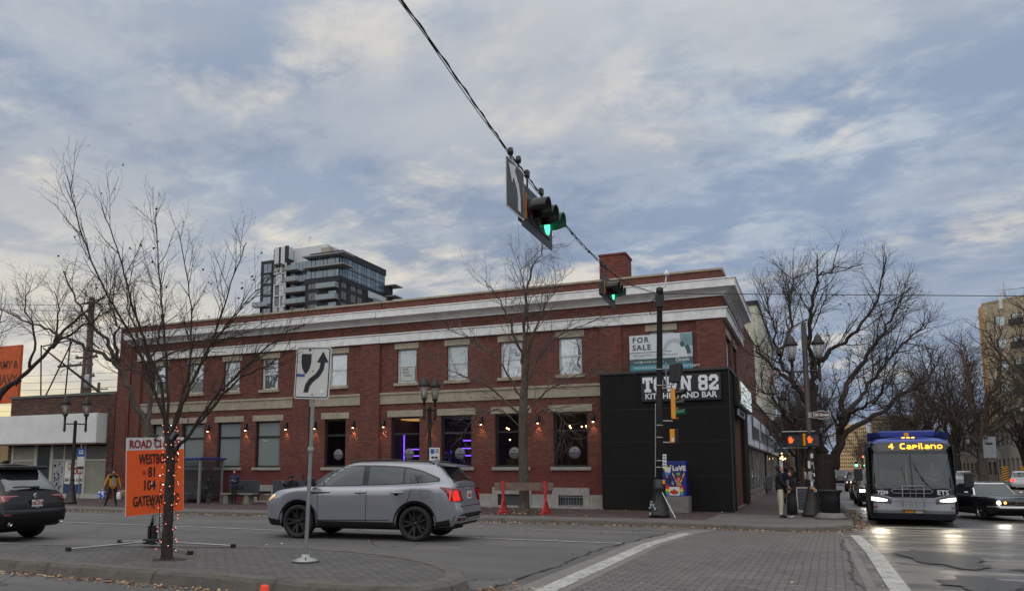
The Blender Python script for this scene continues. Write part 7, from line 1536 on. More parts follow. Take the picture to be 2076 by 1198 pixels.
# -------------------------------------------------- generic passenger cars for the avenue
def generic(name, label, kind, pcol, lights='front', group=None, light_on=True, glass=None):
    root = empty(name, label, 'car', (0, 0, 0), 0, group)
    Pn = pcol; ar = [(1.35, .33, .38), (-1.35, .33, .38)]
    if kind == 'suv': zt = [(-2.3, 1.08), (1.0, 1.04), (1.9, .96), (2.3, .80)]; zr = [(-2.2, 1.58), (-1.5, 1.68), (0, 1.70), (.6, 1.62)]; xr = [(0, -2.2), (1, -1.75)]; xf = [(0, 1.15), (1, .25)]
    elif kind == 'pickup': zt = [(-2.3, 1.16), (1.0, 1.16), (2.0, 1.12), (2.3, .95)]; zr = [(-1, 1.78), (0, 1.82), (.6, 1.78)]; xr = [(0, -.7), (1, -.55)]; xf = [(0, 1.15), (1, .4)]
    else: zt = [(-2.3, .92), (-1.6, .98), (1.0, .95), (1.9, .86), (2.3, .68)]; zr = [(-2, 1.3), (-1, 1.42), (0, 1.45), (.6, 1.38)]; xr = [(0, -1.95), (1, -1.0)]; xf = [(0, 1.15), (1, .15)]
    body = Shell([(0, -2.2), (.3, -2.28), (1, -2.15)], [(0, 2.2), (.4, 2.28), (1, 2.1)], [(0, .84), (.4, .91), (.8, .90), (1, .80)], [(-2.3, .28), (2.3, .24)], zt, 6, ar, .05)
    bs = MB(); body.mesh(bs, 8, 48, 8); bs.build('body', [Pn, M_plast], root)
    zb = [(x, z-.05) for x, z in zt]
    gh = Shell(xr, xf, [(0, .82), (.9, .64), (1, .56)], zb, zr, 8, (), .02); g = MB(); gh.mesh(g, 8, 24, 8); g.build('cabin', [Pn, M_plast], root)
    gm = glass or M_carglass
    for front, nm in ((1, 'windscreen'), (-1, 'rear_window')):
        ws = MB(); vs = []; n, k = 8, 3
        for i in range(n+1):
            for j in range(k+1):
                v = .16+.74*j/k; w = interp(gh.w, v); eta = .9*(-1+2*i/n); xi = gh.sup(eta, front < 0)*front; a_, b_ = interp(gh.xr, v), interp(gh.xf, v); x = (a_+b_)/2+(b_-a_)/2*xi; a, b = gh.zl(x), gh.zt(x); vs.append((x+.012*front, eta*w, a+(b-a)*v+.003))
        ws.add(vs, [(i*(k+1)+j, (i+1)*(k+1)+j, (i+1)*(k+1)+j+1, i*(k+1)+j+1) for i in range(n) for j in range(k)], 0, True); ws.build(nm, gm, root)
    zw = interp(zt, 0)+.05; zw1 = interp(zr, 0)-.12
    for sg in (1, -1):
        xa, xb = interp(xr, .3)+.12, interp(xf, .3)-.12
        w_ = MB(); gh.side_patch(w_, [(xa, zw+.06), (interp(xr, .9)+.2, zw1), (interp(xf, .9)-.1, zw1), (xb, zw+.06)], [(xa, zw), (xb, zw)], sg, .008, 0, 16, 3); w_.build('window', M_carglass, root)
        q = MB(); y0, y1 = (.42, .82) if sg > 0 else (-.82, -.42); zh = .66 if kind == 'sedan' else (.95 if kind == 'pickup' else .76)
        body.end_patch(q, [(y0, zh+.07), (y1, zh+.09)] if sg > 0 else [(y0, zh+.09), (y1, zh+.07)], [(y0, zh-.06), (y1, zh-.03)], 1, .012); q.build('headlight', M_hl if light_on else mat('lens_clear', S(190, 190, 185), .1), root)
        q = MB(); zz = zh+.1; body.end_patch(q, [(y0, zz+.07), (y1, zz+.07)], [(y0, zz-.08), (y1, zz-.08)], -1, .012); q.build('tail_light', emat('tail_glow', (1, .04, .03, 1), 4) if lights == 'rear' else M_red_dk, root)
        mi = MB(); mi.bbox(.72, .86, .9 if sg > 0 else -1.08, 1.08 if sg > 0 else -.9, zw-.05, zw+.10, .03); mi.build('mirror', M_black, root)
        for x in (1.35, -1.35): wheel(root, x, sg*.80, .33, .21, sg, mat('rim_silver', S(130, 130, 134), .35, .8), 5, False, .62)
    q = MB(); body.end_patch(q, [(-.40, .60), (.40, .60)], [(-.40, .36), (.40, .36)], 1, .010); q.build('grille', M_black, root)
    q = MB(); body.end_patch(q, [(-.16, .52), (.16, .52)], [(-.16, .42), (.16, .42)], -1, .016); q.build('licence_plate', M_plate, root)
    return root
P_dk = paint('charcoal', S(46, 42, 38), .3, .4); P_bl = paint('dark_blue', S(30, 36, 50), .3, .4); P_wh = paint('white', S(196, 198, 200), .3, 0); P_si = paint('silver2', S(150, 152, 156), .3, .6); P_rd = paint('maroon', S(90, 24, 26), .3, .3); P_bk = paint('black2', S(16, 16, 18), .25, .2)
def put(o, x, y, rz, label=None): 
    o.location = (x, y, 0); o.rotation_euler = (0, 0, rz)
    if label: o['label'] = label
    return o
SOUTH = radians(-90); NORTH = radians(90)
g1 = 'cars queueing down the avenue'
c_a = put(generic('car', '', 'suv', P_dk, group=g1), 2.75, 45.6, SOUTH-radians(-1), 'dark olive-grey SUV with lit headlight tucked behind the bus on its left')
c_b = put(generic('car', '', 'sedan', P_bl, group=g1, light_on=False), 2.85, 54.5, SOUTH, 'dark sedan directly behind the olive SUV in the kerb lane')
c_c = put(generic('car', '', 'suv', P_rd, group=g1), 3.2, 75, SOUTH, 'maroon SUV with bright headlight near the elm trunk, left of the dark sedan')
c_d = put(generic('car', '', 'pickup', P_bk, group=g1, light_on=False), 2.7, 106, SOUTH, 'dark parked pickup seen at the right side of the elm trunk')
c_w = generic('car', '', 'suv', P_wh, 'rear', g1, False); put(c_w, 14.7, 100, NORTH-radians(8), 'white SUV with red tail lights beyond the muscle car roof')
c_e = generic('car', '', 'sedan', P_si, 'rear', g1, False); put(c_e, 8.2, 96, NORTH, 'silver car far behind the bus, tail lights on')
c_f = put(generic('car', '', 'sedan', paint('grey3', S(96, 102, 110), .3, .4), group=g1), 5.65, 42.5, SOUTH, 'grey sedan with lit lamps between the bus mirror and the muscle car')
far = [(c_c, 4.6, 92, SOUTH, 'maroon SUV farther back in the second lane left of the bus'), (c_c, 3.0, 120, SOUTH, 'maroon SUV small in the distance down the kerb lane'), (c_d, 5.6, 118, SOUTH, 'dark pickup in the second lane far beyond the bus'),
       (c_e, 8.6, 130, NORTH, 'silver car with red lights far off, left of the bus'), (c_e, 11.2, 142, NORTH, 'silver car with red lights far off, beside the bus edge'), (c_w, 8.4, 160, NORTH, 'white SUV with red lights tiny at the far crossing'),
       (c_e, 14.2, 118, NORTH-radians(10), 'silver parked car with red lamps just right of the bus mirror'), (c_w, 16.6, 122, NORTH-radians(20), 'white SUV parked behind the right tree trunk'), (c_e, 16.9, 138, NORTH, 'silver parked car half hidden between the right tree trunks'),
       (c_f, 4.4, 150, SOUTH, 'grey sedan tiny in the queue under the distant signals'), (c_c, 6.4, 172, SOUTH, 'maroon SUV at the very end of the queue'), (c_e, 12.6, 176, NORTH, 'silver car farthest away under the distant signals'), (c_w, 17.6, 88, NORTH-radians(15), 'white car cut by the right edge behind the muscle car')]
for src, x, y, rz, lab in far: put(copy_tree(src), x, y, rz, lab)
lampspot(2.2, 43.2, .72, (-.05, -1, -.06), 30, 80); lampspot(5.2, 40, .66, (0, -1, -.08), 20, 80)

# -------------------------------------------------- muscle car
def muscle():
    hd = Vector((.26, -.965, 0)).normalized(); yaw = atan2(hd.y, hd.x)
    root = empty('car', 'dark grey vintage fastback muscle car with lit round headlamp, right of the bus', 'car', (0, 0, 0), yaw)
    Pn = paint('gunmetal', S(44, 46, 50), .3, .2, .7); ar = [(1.30, .33, .36), (-1.42, .36, .40)]
    zt = [(-2.45, .86), (-1.9, .90), (-1.2, .93), (-.5, .90), (.7, .88), (1.6, .86), (2.2, .82), (2.42, .78)]; zl = [(-2.45, .38), (-1.9, .28), (1.9, .25), (2.45, .34)]
    body = Shell([(0, -2.3), (.4, -2.42), (1, -2.36)], [(0, 2.22), (.22, 2.36), (.45, 2.32), (.75, 2.40), (1, 2.38)], [(0, .80), (.3, .88), (.62, .91), (.9, .90), (1, .85)], zl, zt, 7, ar, .045)
    bs = MB(); body.mesh(bs, 16, 90, 16); bs.build('body', [Pn, M_plast], root)
    gh = Shell([(0, -1.95), (.3, -1.5), (.7, -1.05), (1, -.75)], [(0, .78), (.5, .52), (1, .22)], [(0, .80), (.5, .70), (.9, .62), (1, .52)], [(-2.2, .84), (.8, .84)], [(-2, 1.24), (-.8, 1.33), (0, 1.35), (.5, 1.31)], 10, (), .02)
    g = MB(); gh.mesh(g, 12, 50, 14); g.build('cabin', [Pn, M_plast], root)
    for v0, v1, yk, off, mm, nm in ((.08, .95, .93, .008, M_chrome, 'windscreen_surround'), (.13, .90, .88, .014, M_carglass2, 'windscreen')):
        ws = MB(); vs = []; n, k = 12, 5
        for i in range(n+1):
            for j in range(k+1):
                v = v0+(v1-v0)*j/k; w = interp(gh.w, v); eta = yk*(-1+2*i/n); xi = gh.sup(eta); a_, b_ = interp(gh.xr, v), interp(gh.xf, v); x = (a_+b_)/2+(b_-a_)/2*xi; a, b = gh.zl(x), gh.zt(x); vs.append((x+off, eta*w, a+(b-a)*v+.003))
        ws.add(vs, [(i*(k+1)+j, (i+1)*(k+1)+j, (i+1)*(k+1)+j+1, i*(k+1)+j+1) for i in range(n) for j in range(k)], 0, True); ws.build(nm, mm, root)
    for sg in (1, -1):
        w_ = MB(); gh.side_patch(w_, [(-1.05, .98), (-.7, 1.22), (-.2, 1.26), (.2, 1.24), (.55, .97)], [(-1.05, .93), (.55, .93)], sg, .008, 0, 20, 4); w_.build('window', M_carglass, root)
        c_ = MB(); gh.side_patch(c_, [(-1.1, .93), (.6, .93)], [(-1.1, .915), (.6, .915)], sg, .012, 0, 10, 1); c_.build('chrome_line', M_chrome, root)
        h = MB(); c = body.side(-.35, .78, 0, sg); h.tube([(-.42, c.y, .78), (-.40, c.y+sg*.03, .78), (-.28, c.y+sg*.03, .78), (-.26, c.y, .78)], .012, 6); h.build('door_handle', M_chrome, root)
        for x in (.62, -.55): 
            dg = MB(); vs = []
            for i in range(7): p = body.side(x, .34+i*.085, .002, sg); vs += [p-Vector((.005, 0, 0)), p+Vector((.005, 0, 0))]
            dg.add(vs, [(2*i, 2*i+1, 2*i+3, 2*i+2) for i in range(6)]); dg.build('door_gap', M_plast, root)
        # headlamp: big round one in a chrome-ringed rounded grille pod
        def E(y, z, off=.02): return body.end(y, z, 1, off)
        n = 26; y0, y1 = .12, .80; ring = []; inn = []
        for i in range(n):
            a = 2*pi*i/n; cs = cos(a); sn = sin(a); y = (y0+y1)/2+(y1-y0)/2*(abs(cs)**.55)*(1 if cs > 0 else -1); z = .655+.10*(abs(sn)**.8)*(1 if sn > 0 else -1); ring.append(E(sg*y, z, .035)); y = (y0+y1)/2+((y1-y0)/2-.022)*(abs(cs)**.55)*(1 if cs > 0 else -1); z = .655+.082*(abs(sn)**.8)*(1 if sn > 0 else -1); inn.append(E(sg*y, z, .03))
        q = MB(); q.add(ring+inn, [(i, (i+1) % n, n+(i+1) % n, n+i) for i in range(n)]); q.build('grille_ring', M_chrome, root)
        q = MB(); q.add([p-Vector((.02, 0, 0)) for p in inn], [tuple(range(n))])
        q.build('grille', mat('grille_dark', S(34, 34, 36), .5), root)
        q = MB(); q.lathe([(0, .03), (.05, .025), (.08, 0)], 20, M=Matrix.Translation(E(sg*.68, .655, .012)) @ Matrix.Rotation(radians(90), 4, 'Y')); q.build('headlight', M_hl, root)
        q = MB(); q.lathe([(0, .02), (.045, .015), (.05, 0)], 14, M=Matrix.Translation(E(sg*.50, .655, .012)) @ Matrix.Rotation(radians(90), 4, 'Y')); q.build('indicator', M_amb, root)
        for x, r, w_ in ((1.30, .33, .20), (-1.42, .36, .27)): wheel(root, x, sg*.77, r, w_, sg, mat('rim_bright', S(170, 170, 174), .25, .9), 5, False, .60)
        mi = MB(); mi.bbox(.5, .58, sg*.86 if sg > 0 else -1.0, sg*1.0 if sg > 0 else -.86, .93, 1.0, .02); mi.build('mirror', M_chrome, root)
    q = MB(); body.end_patch(q, [(-.86, .535), (.86, .535)], [(-.86, .47), (.86, .47)], 1, .07, 0, 24, 3); body.end_patch(q, [(-.86, .536), (.86, .536)], [(-.86, .5355), (.86, .5355)], 1, .0)
    q.build('front_bumper', M_chrome, root)
    q = MB(); q.tube([body.end(y, .50, 1, .05) for y in [-.86+.1*i for i in range(18)]], .035, 8); q.build('front_bumper', M_chrome, root)
    q = MB(); body.end_patch(q, [(-.8, .46), (.8, .46)], [(-.8, .30), (.8, .30)], 1, .008, 0, 20, 2); q.build('valance', M_plast, root)
    for y in (-.32, .32): q = MB(); q.add([(1.25, y-.06, .925), (1.9, y-.04, .885), (1.9, y+.04, .885), (1.25, y+.06, .925), (1.3, y, .95)], [(0, 1, 4), (1, 2, 4), (2, 3, 4), (3, 0, 4)]); q.build('hood_scoop', Pn, root)
    ub = MB(); ub.box(-2.0, 1.9, -.6, .6, .18, .5); ub.build('underbody', M_plast, root)
    R = Matrix.Rotation(yaw, 3, 'Z'); off = R @ Vector((1.30, -.82, 0)); root.location = (5.42-off.x, 33.9-off.y, 0)
    for sg in (-1, 1):
        p = R @ Vector((2.55, sg*.66, .655)); lampspot(root.location.x+p.x, root.location.y+p.y, .655, (hd.x*.6-.06, hd.y, -.07), 35, 75)
    return root
muscle()

# -------------------------------------------------- city bus
def bus():
    hd = Vector((-.045, -1, 0)).normalized(); yaw = atan2(hd.y, hd.x)
    root = empty('city_bus', 'blue and silver city bus with amber 4 Capilano sign waiting at the stop line', 'bus', (2.86, 29.3, 0), yaw)
    W2, Lb, zt = 1.30, 12.2, 2.86
    Pn = paint('bus_blue', S(40, 66, 150), .4, .2, .5); Ps = paint('bus_silver', S(152, 153, 160), .45, .2, .3); Pk = mat('bus_black', S(14, 15, 18), .2, 0, 0)
    body = Shell([(0, -Lb), (1, -Lb)], [(0, -.10), (.08, -.0), (.22, 0), (.42, -.03), (.60, -.14), (.85, -.30), (.95, -.42), (1, -.62)], [(0, 1.24), (.1, W2), (.85, W2), (.94, W2-.06), (1, W2-.22)], [(-Lb, .20), (0, .20)], [(-Lb, zt), (0, zt-.04)], 13, [(-2.9, .48, .56), (-9.2, .48, .56)], .07)
    bs = MB(); body.mesh(bs, 22, 80, 24); bs.m = [2 if (max(bs.v[i][2] for i in f) > 2.62 and k == 0) else k for f, k in zip(bs.f, bs.m)]; kp = [n_ for n_, f in enumerate(bs.f) if not (min(bs.v[i][0] for i in f) > -.60 and min(bs.v[i][2] for i in f) > 1.12 and max(bs.v[i][2] for i in f) < 2.40 and max(abs(bs.v[i][1]) for i in f) < 1.26)]; bs.f = [bs.f[k] for k in kp]; bs.m = [bs.m[k] for k in kp]; bs.sm = [bs.sm[k] for k in kp]; bs.build('body', [mat('bus_dark', S(20, 24, 44), .35, 0, 0), M_plast, Pn], root)
    def fp(name, top, bot, m, off=.008, n=20, nz=6): q = MB(); body.end_patch(q, top, bot, 1, off, 0, n, nz); return q.build(name, m, root)
    a = 1.27
    fp('front_panel', [(-a, 1.02), (-.55, .95), (.55, .95), (a, 1.02)], [(-a, .40), (a, .40)], Ps)
    fp('mask', [(-a, 2.70), (-.9, 2.74), (.9, 2.74), (a, 2.70)], [(-a, 2.32), (a, 2.32)], Pk, .010, 30, 5); fp('mask', [(-a, 1.16), (a, 1.16)], [(-a, 1.06), (-.95, 1.0), (-.55, .90), (.55, .90), (.95, 1.0), (a, 1.06)], Pk, .010, 30, 4)
    for y0, y1 in ((-a, -1.2), (-.03, .03), (1.2, a)): fp('pillar', [(y0, 2.32), (y1, 2.32)], [(y0, 1.16), (y1, 1.16)], Pk, .012, 3, 8)
    fp('bumper', [(-a, .40), (a, .40)], [(-a, .22), (a, .22)], mat('bumper_dark', S(30, 34, 46), .5), .05)
    fp('bumper_band', [(-a, .50), (a, .50)], [(-a, .40), (a, .40)], mat('bumper_grey', S(92, 94, 96), .5), .045)
    M_wsg = glassmat('bus_glass', (.035, .05, .055, 1), .03, .03, .03, trans=.72)
    # dark cabin seen through the screen
    ca = MB(); ca.box(-.9, -.25, -1.2, 1.2, .95, 1.10); ca.box(-3.4, -3.35, -1.25, 1.25, .4, 2.7, 1); ca.box(-3.35, -.2, -1.24, -1.22, .4, 2.6, 1); ca.box(-3.35, -.2, 1.22, 1.24, .4, 2.6, 1); ca.bbox(-1.7, -1.5, -1.05, -.15, 1.0, 1.85, .08, 2); ca.bbox(-2.6, -2.4, .25, .95, 1.0, 1.9, .06, 1); ca.tube([(-1.0, -.1, .4), (-1.0, -.1, 2.6)], .03, 6, 3); ca.tube([(-1.6, -1.1, 1.1), (-1.6, -1.1, 2.5)], .025, 6, 3); ca.lathe([(.20, 0), (.24, .02), (.20, .04)], 20, 0, cap=False, M=Matrix.Translation((-.75, .68, 1.18)) @ Matrix.Rotation(radians(-25), 4, 'Y')); ca.build('dashboard', [mat('dash', S(50, 52, 54), .7), mat('cabin_dark', S(40, 46, 48), .8), mat('seat_tan', S(96, 70, 48), .8), M_yellow], root)
    # windscreen in two halves
    for y0, y1 in ((-1.24, -.03), (.03, 1.24)): q = MB(); body.end_patch(q, [(y0, 2.32), (y1, 2.32)], [(y0, 1.16 if y0 < -1 else 1.12), (y1, 1.12 if y0 < -1 else 1.16)], 1, .016, 0, 14, 8); q.build('windscreen', M_wsg, root)
    fp('destination_glass', [(-.92, 2.71), (.92, 2.71)], [(-.92, 2.42), (.92, 2.42)], mat('dest_grey', S(46, 50, 56), .15, 0, 0), .014, 12, 3)
    fr_x = body.end(0, 2.56, 1, .022); LM_ = Matrix.Translation((fr_x.x+.015, 0, 2.56)) @ Matrix.Rotation(radians(90), 4, 'Z') @ Matrix.Rotation(radians(-24), 4, 'X')
    q = MB()
    # dot-matrix lettering from 5x7 style strokes
    FONT = {'4': ['...#.', '..##.', '.#.#.', '#..#.', '#####', '...#.', '...#.'], 'C': ['.####', '##...', '#....', '#....', '#....', '##...', '.####'], 'a': ['.....', '.....', '.###.', '....#', '.####', '#...#', '.####'], 'p': ['.....', '.....', '####.', '#...#', '####.', '#....', '#....'],
            'i': ['#', '.', '#', '#', '#', '#', '#'], 'l': ['#.', '#.', '#.', '#.', '#.', '#.', '##'], 'n': ['.....', '.....', '####.', '#...#', '#...#', '#...#', '#...#'], 'o': ['.....', '.....', '.###.', '#...#', '#...#', '#...#', '.###.'], ' ': ['....']*7}
    x = -.58; dd = .0285
    for c in '4 Capilano':
        gl = FONT[c]
        for r, row in enumerate(gl):
            for k, ch in enumerate(row):
                if ch == '#': q.box(x+k*dd-.0145, x+k*dd+.0145, -.012, -.006, .10-r*dd-.0145, .10-r*dd+.0145, 0, LM_)
        x += (len(gl[0])+1.3)*dd
    q.build('destination_text', emat('amber_led', (1, .50, .04, 1), 3.4), root)
    q = MB(); E_ = lambda y, z, o=.02: Matrix.Translation(body.end(y, z, 1, o)) @ Matrix.Rotation(radians(90), 4, 'Z')
    letters(q, '7239', .16, E_(-.86, 1.06, .03), 0, bold=.006); letters(q, 'ETS', .21, E_(.84, 1.07, .03), 0, bold=.004, sx=1.0); q.build('fleet_lettering', mat('decal_white', S(200, 204, 208), .5), root)
    for sg in (1, -1):
        o_ = lambda t: sorted(((sg*y, z) for y, z in t))
        q = MB(); body.end_patch(q, o_([(.74, .84), (.95, .89), (1.2, .92)]), o_([(.74, .79), (.95, .77), (1.2, .80)]), 1, .020, 0, 10, 3); q.build('headlight', M_hl, root)
        q = MB(); body.end_patch(q, o_([(.62, .86), (.75, .92), (.95, .975), (1.31, 1.02)]), o_([(.62, .70), (.75, .71), (1.31, .755)]), 1, .014, 0, 14, 3); q.build('headlight_housing', mat('lamp_housing', S(96, 100, 104), .25, .5), root)
        q = MB(); body.end_patch(q, o_([(1.05, .62), (1.18, .62)]), o_([(1.05, .58), (1.18, .58)]), 1, .06); q.build('reflector', M_red_dk, root)
        q = MB(); q.sphere(tuple(body.end(sg*1.12, 2.83, 1, .0)), .055, 0, 10, (.6, 1.3, .6)); q.build('marker_lamp', M_amb, root)
        q = MB(); q.tube([(-.15, sg*1.3, 2.3), (.18, sg*1.52, 2.25), (.2, sg*1.55, 2.05)], .022, 6); q.bbox(.08, .22, sg*1.55-.13, sg*1.55+.13, (1.45 if sg < 0 else 1.25), (1.85 if sg < 0 else 1.72), .04); q.build('mirror', M_black, root)
        if sg < 0: q = MB(); q.box(.05, .06, sg*1.55-.06, sg*1.55+.08, 1.5, 1.56); q.build('mirror_sticker', M_yellow, root)
        # side windows
        for k in range(7):
            xa = -1.6-k*1.45; w_ = MB(); body.side_patch(w_, [(xa-1.3, 2.35), (xa, 2.35)], [(xa-1.3, 1.25), (xa, 1.25)], sg, .008, 0, 4, 2); w_.build('window', M_carglass, root)
        for x in (-2.9, -9.2): wheel(root, x, sg*1.18, .48, .28, sg, M_galv, 8, False, .55)
        q = MB(); q.prism([(-1.5, 0), (-.9, .26), (-3.4, .30), (-4.0, 0)], sg*1.05-.16, sg*1.05+.16, Matrix.Translation((0, 0, zt-.06))); q.build('roof_fairing', paint('bus_fair', S(90, 104, 150), .4, .2, .4), root)
    for y in (-.14, 0, .14): q = MB(); q.sphere(tuple(body.end(y, 2.87, 1, .0)), .045, 0, 10, (.6, 1.3, .5)); q.build('marker_lamp', M_amb, root)
    q = MB(); q.bbox(-6.5, -1.3, -.85, .85, zt+.03, zt+.27, .05); q.build('roof_pod', mat('pod_blue', S(30, 50, 130), .4), root); q = MB(); q.box(-1.3, -1.28, -.08, .06, zt+.08, zt+.2); q.build('pod_sticker', M_yellow, root)
    for y0 in (-.95, .38): fp('roof_vent', [(y0, 2.905), (y0+.6, 2.905)], [(y0, 2.885), (y0+.6, 2.885)], M_plast, .012, 6, 1)
    # wipers
    q = MB()
    for p in ([(.03+.0, .15, 1.14), (-.0, .45, 1.30), (-.1, .10, 1.85)], [(.03, .60, 1.14), (.0, .30, 1.45), (-.08, .05, 2.1)], [(.03, -.5, 1.14), (.0, -.15, 1.28), (-.08, -.28, 1.9)]): q.tube([body.end(y, z, 1, .03) for _, y, z in p], .012, 4)
    q.build('wiper', M_black, root)
    # bicycle rack folded up in front
    q = MB()
    for y in (-.30, .30): q.tube([(.12, y, .62), (.16, y, 1.0), (.10, y, 1.28)], .018, 6)
    q.tube([(.10, -.30, 1.28), (.10, .30, 1.28)], .016, 6); 
    for y in (-.08, .08): q.tube([(.13, y, .62), (.14, y, 1.26)], .011, 5)
    q.tube([(.15, -.68, .84), (.15, -.62, .90), (.15, .62, .90), (.15, .68, .84), (.15, .62, .79), (.15, -.62, .79), (.15, -.68, .84)], .013, 5)
    q.tube([(.12, -.62, 1.12), (.12, -.55, 1.17), (.12, .5, 1.17), (.12, .56, 1.12), (.12, .5, 1.05), (.12, -.55, 1.05), (.12, -.62, 1.12)], .013, 5)
    q.bbox(.05, .2, -.32, .32, .52, .56, .01); q.build('bike_rack', mat('rack_steel', S(130, 132, 136), .4, .6), root)
    q = MB(); q.box(.06, .075, -.25, .0, .42, .54); q.build('advert_plate', M_yellow, root)
    q = MB(); q.box(.06, .075, .03, .25, .42, .54); q.build('licence_plate', M_plate, root)
    # driver and dashboard glimpsed through the glass (drawn inside the cab)
    R = Matrix.Rotation(yaw, 3, 'Z')
    for sg in (-1, 1):
        p = R @ Vector((.12, sg*1.0, .87)); lampspot(root.location.x+p.x, root.location.y+p.y, .87, (-.03+sg*.02, -1, -.09), 80, 85, (1, .88, .62))
    ub = MB(); ub.box(-11.5, -.3, -1.1, 1.1, .25, .5); ub.build('underbody', M_plast, root)
    return root
bus()
# ================================================================ TREES
class Tubes:
    def __init__(s): s.V = []; s.F = []; s.n = 0
    def add(s, pts, rs, k):
        P_ = np.asarray(pts, float); m_ = len(P_); d_ = P_[-1]-P_[0]; d_ = d_/(np.linalg.norm(d_)+1e-9)
        a = np.cross(d_, (0, 0, 1.) if abs(d_[2]) < .8 else (1., 0, 0)); a /= np.linalg.norm(a)+1e-9; b = np.cross(d_, a); an = np.arange(k)*2*pi/k
        ring = np.cos(an)[:, None]*a+np.sin(an)[:, None]*b; V = P_[:, None, :]+ring[None]*np.asarray(rs)[:, None, None]; s.V.append(V.reshape(-1, 3))
        i = np.arange(m_-1)[:, None]*k; j = np.arange(k)[None]; j2 = (j+1) % k; s.F.append((np.stack([i+j, i+j2, i+k+j2, i+k+j], -1).reshape(-1, 4)+s.n)); s.n += m_*k
    def build(s, name, m, parent, extra=None, smooth=True):
        V = np.concatenate(s.V); F = np.concatenate(s.F); me = bpy.data.meshes.new(name); me.vertices.add(len(V)); me.vertices.foreach_set('co', V.ravel())
        me.loops.add(F.size); me.loops.foreach_set('vertex_index', F.ravel().astype(np.int32)); me.polygons.add(len(F)); me.polygons.foreach_set('loop_start', np.arange(0, F.size, 4, dtype=np.int32))
        me.polygons.foreach_set('loop_total', np.full(len(F), 4, dtype=np.int32)); me.polygons.foreach_set('use_smooth', np.full(len(F), smooth)); me.update(calc_edges=True); me.materials.append(m)
        o = bpy.data.objects.new(name, me); COL.objects.link(o); o.parent = parent; return o
def smooth_limb(pts, rg, jit=.0, step=5):
    P_ = bez(pts, step); out = []
    for i, p in enumerate(P_):
        k = 0 if i in (0, len(P_)-1) else jit; out.append(Vector(p)+Vector((rg.gauss(0, k), rg.gauss(0, k), rg.gauss(0, k))))
    return out
def sprout(T_, pts, r0, r1, lev, cfg, rg, tips):
    # children along a parent polyline
    L = cfg['len'][lev]; n = len(pts); tot = sum((Vector(pts[i+1])-Vector(pts[i])).length for i in range(n-1)); cnt = max(2, int(tot*cfg['dens'][lev]*rg.uniform(.8, 1.2)))
    for c in range(cnt):
        t = cfg['t0'][lev]+(1-cfg['t0'][lev])*(c+rg.random())/cnt; f = min(n-1.001, t*(n-1)); i = int(f); p = Vector(pts[i]).lerp(Vector(pts[i+1]), f-i); tg = (Vector(pts[i+1])-Vector(pts[i])).normalized()
        az = rg.uniform(0, 2*pi); o_ = tg.orthogonal().normalized(); o_ = Matrix.Rotation(az, 3, tg) @ o_; an = rg.uniform(*cfg['ang'][lev]); d_ = (tg*cos(an)+o_*sin(an)).normalized()
        l_ = L*rg.uniform(.45, 1.15)*(1.1-.45*t); rr_ = min(cfg['rad'][lev], (r0+(r1-r0)*t)*.7); k = 4 if lev < len(cfg['len'])-1 else 3; q = [p]; cur = p.copy(); dd = d_.copy()
        for s_ in range(k):
            dd = (dd+Vector((rg.gauss(0, cfg['wob']), rg.gauss(0, cfg['wob']), rg.gauss(0, cfg['wob'])+cfg['up'][lev]))).normalized(); cur = cur+dd*l_/k; q.append(cur.copy())
        re_ = rr_*.42 if lev < len(cfg['len'])-1 else cfg['tip']; T_.add([tuple(v) for v in q], [rr_+(re_-rr_)*i_/k for i_ in range(k+1)], 4 if lev == 0 else 3)
        if lev+1 < len(cfg['len']): sprout(T_, q, rr_, re_, lev+1, cfg, rg, tips)
        else: tips.append(q[-1]); tips.append(q[1])
def barkmat(name, c, c2):
    m = bpy.data.materials.new(name); m.use_nodes = True; T = NT(m.node_tree); b = m.node_tree.nodes['Principled BSDF']; tc = T.node('ShaderNodeTexCoord'); v = tc.outputs['Object']
    n = T.noise(T.vmul(v, (6, 6, 1.2)), 3, 6, .7, .6); T.put(b.inputs['Base Color'], T.ramp(n, [(.35, c2), (.62, c)])); b.inputs['Roughness'].default_value = .95
    bp = T.node('ShaderNodeBump'); bp.inputs['Strength'].default_value = .9; bp.inputs['Distance'].default_value = .04; T.put(bp.inputs['Height'], n); T.put(b.inputs['Normal'], bp); return m
B_dark = barkmat('bark_dark', S(66, 56, 50), S(34, 29, 26)); B_grey = barkmat('bark_grey', S(96, 86, 76), S(52, 46, 42)); B_pale = barkmat('bark_pale', S(118, 110, 104), S(72, 66, 62))
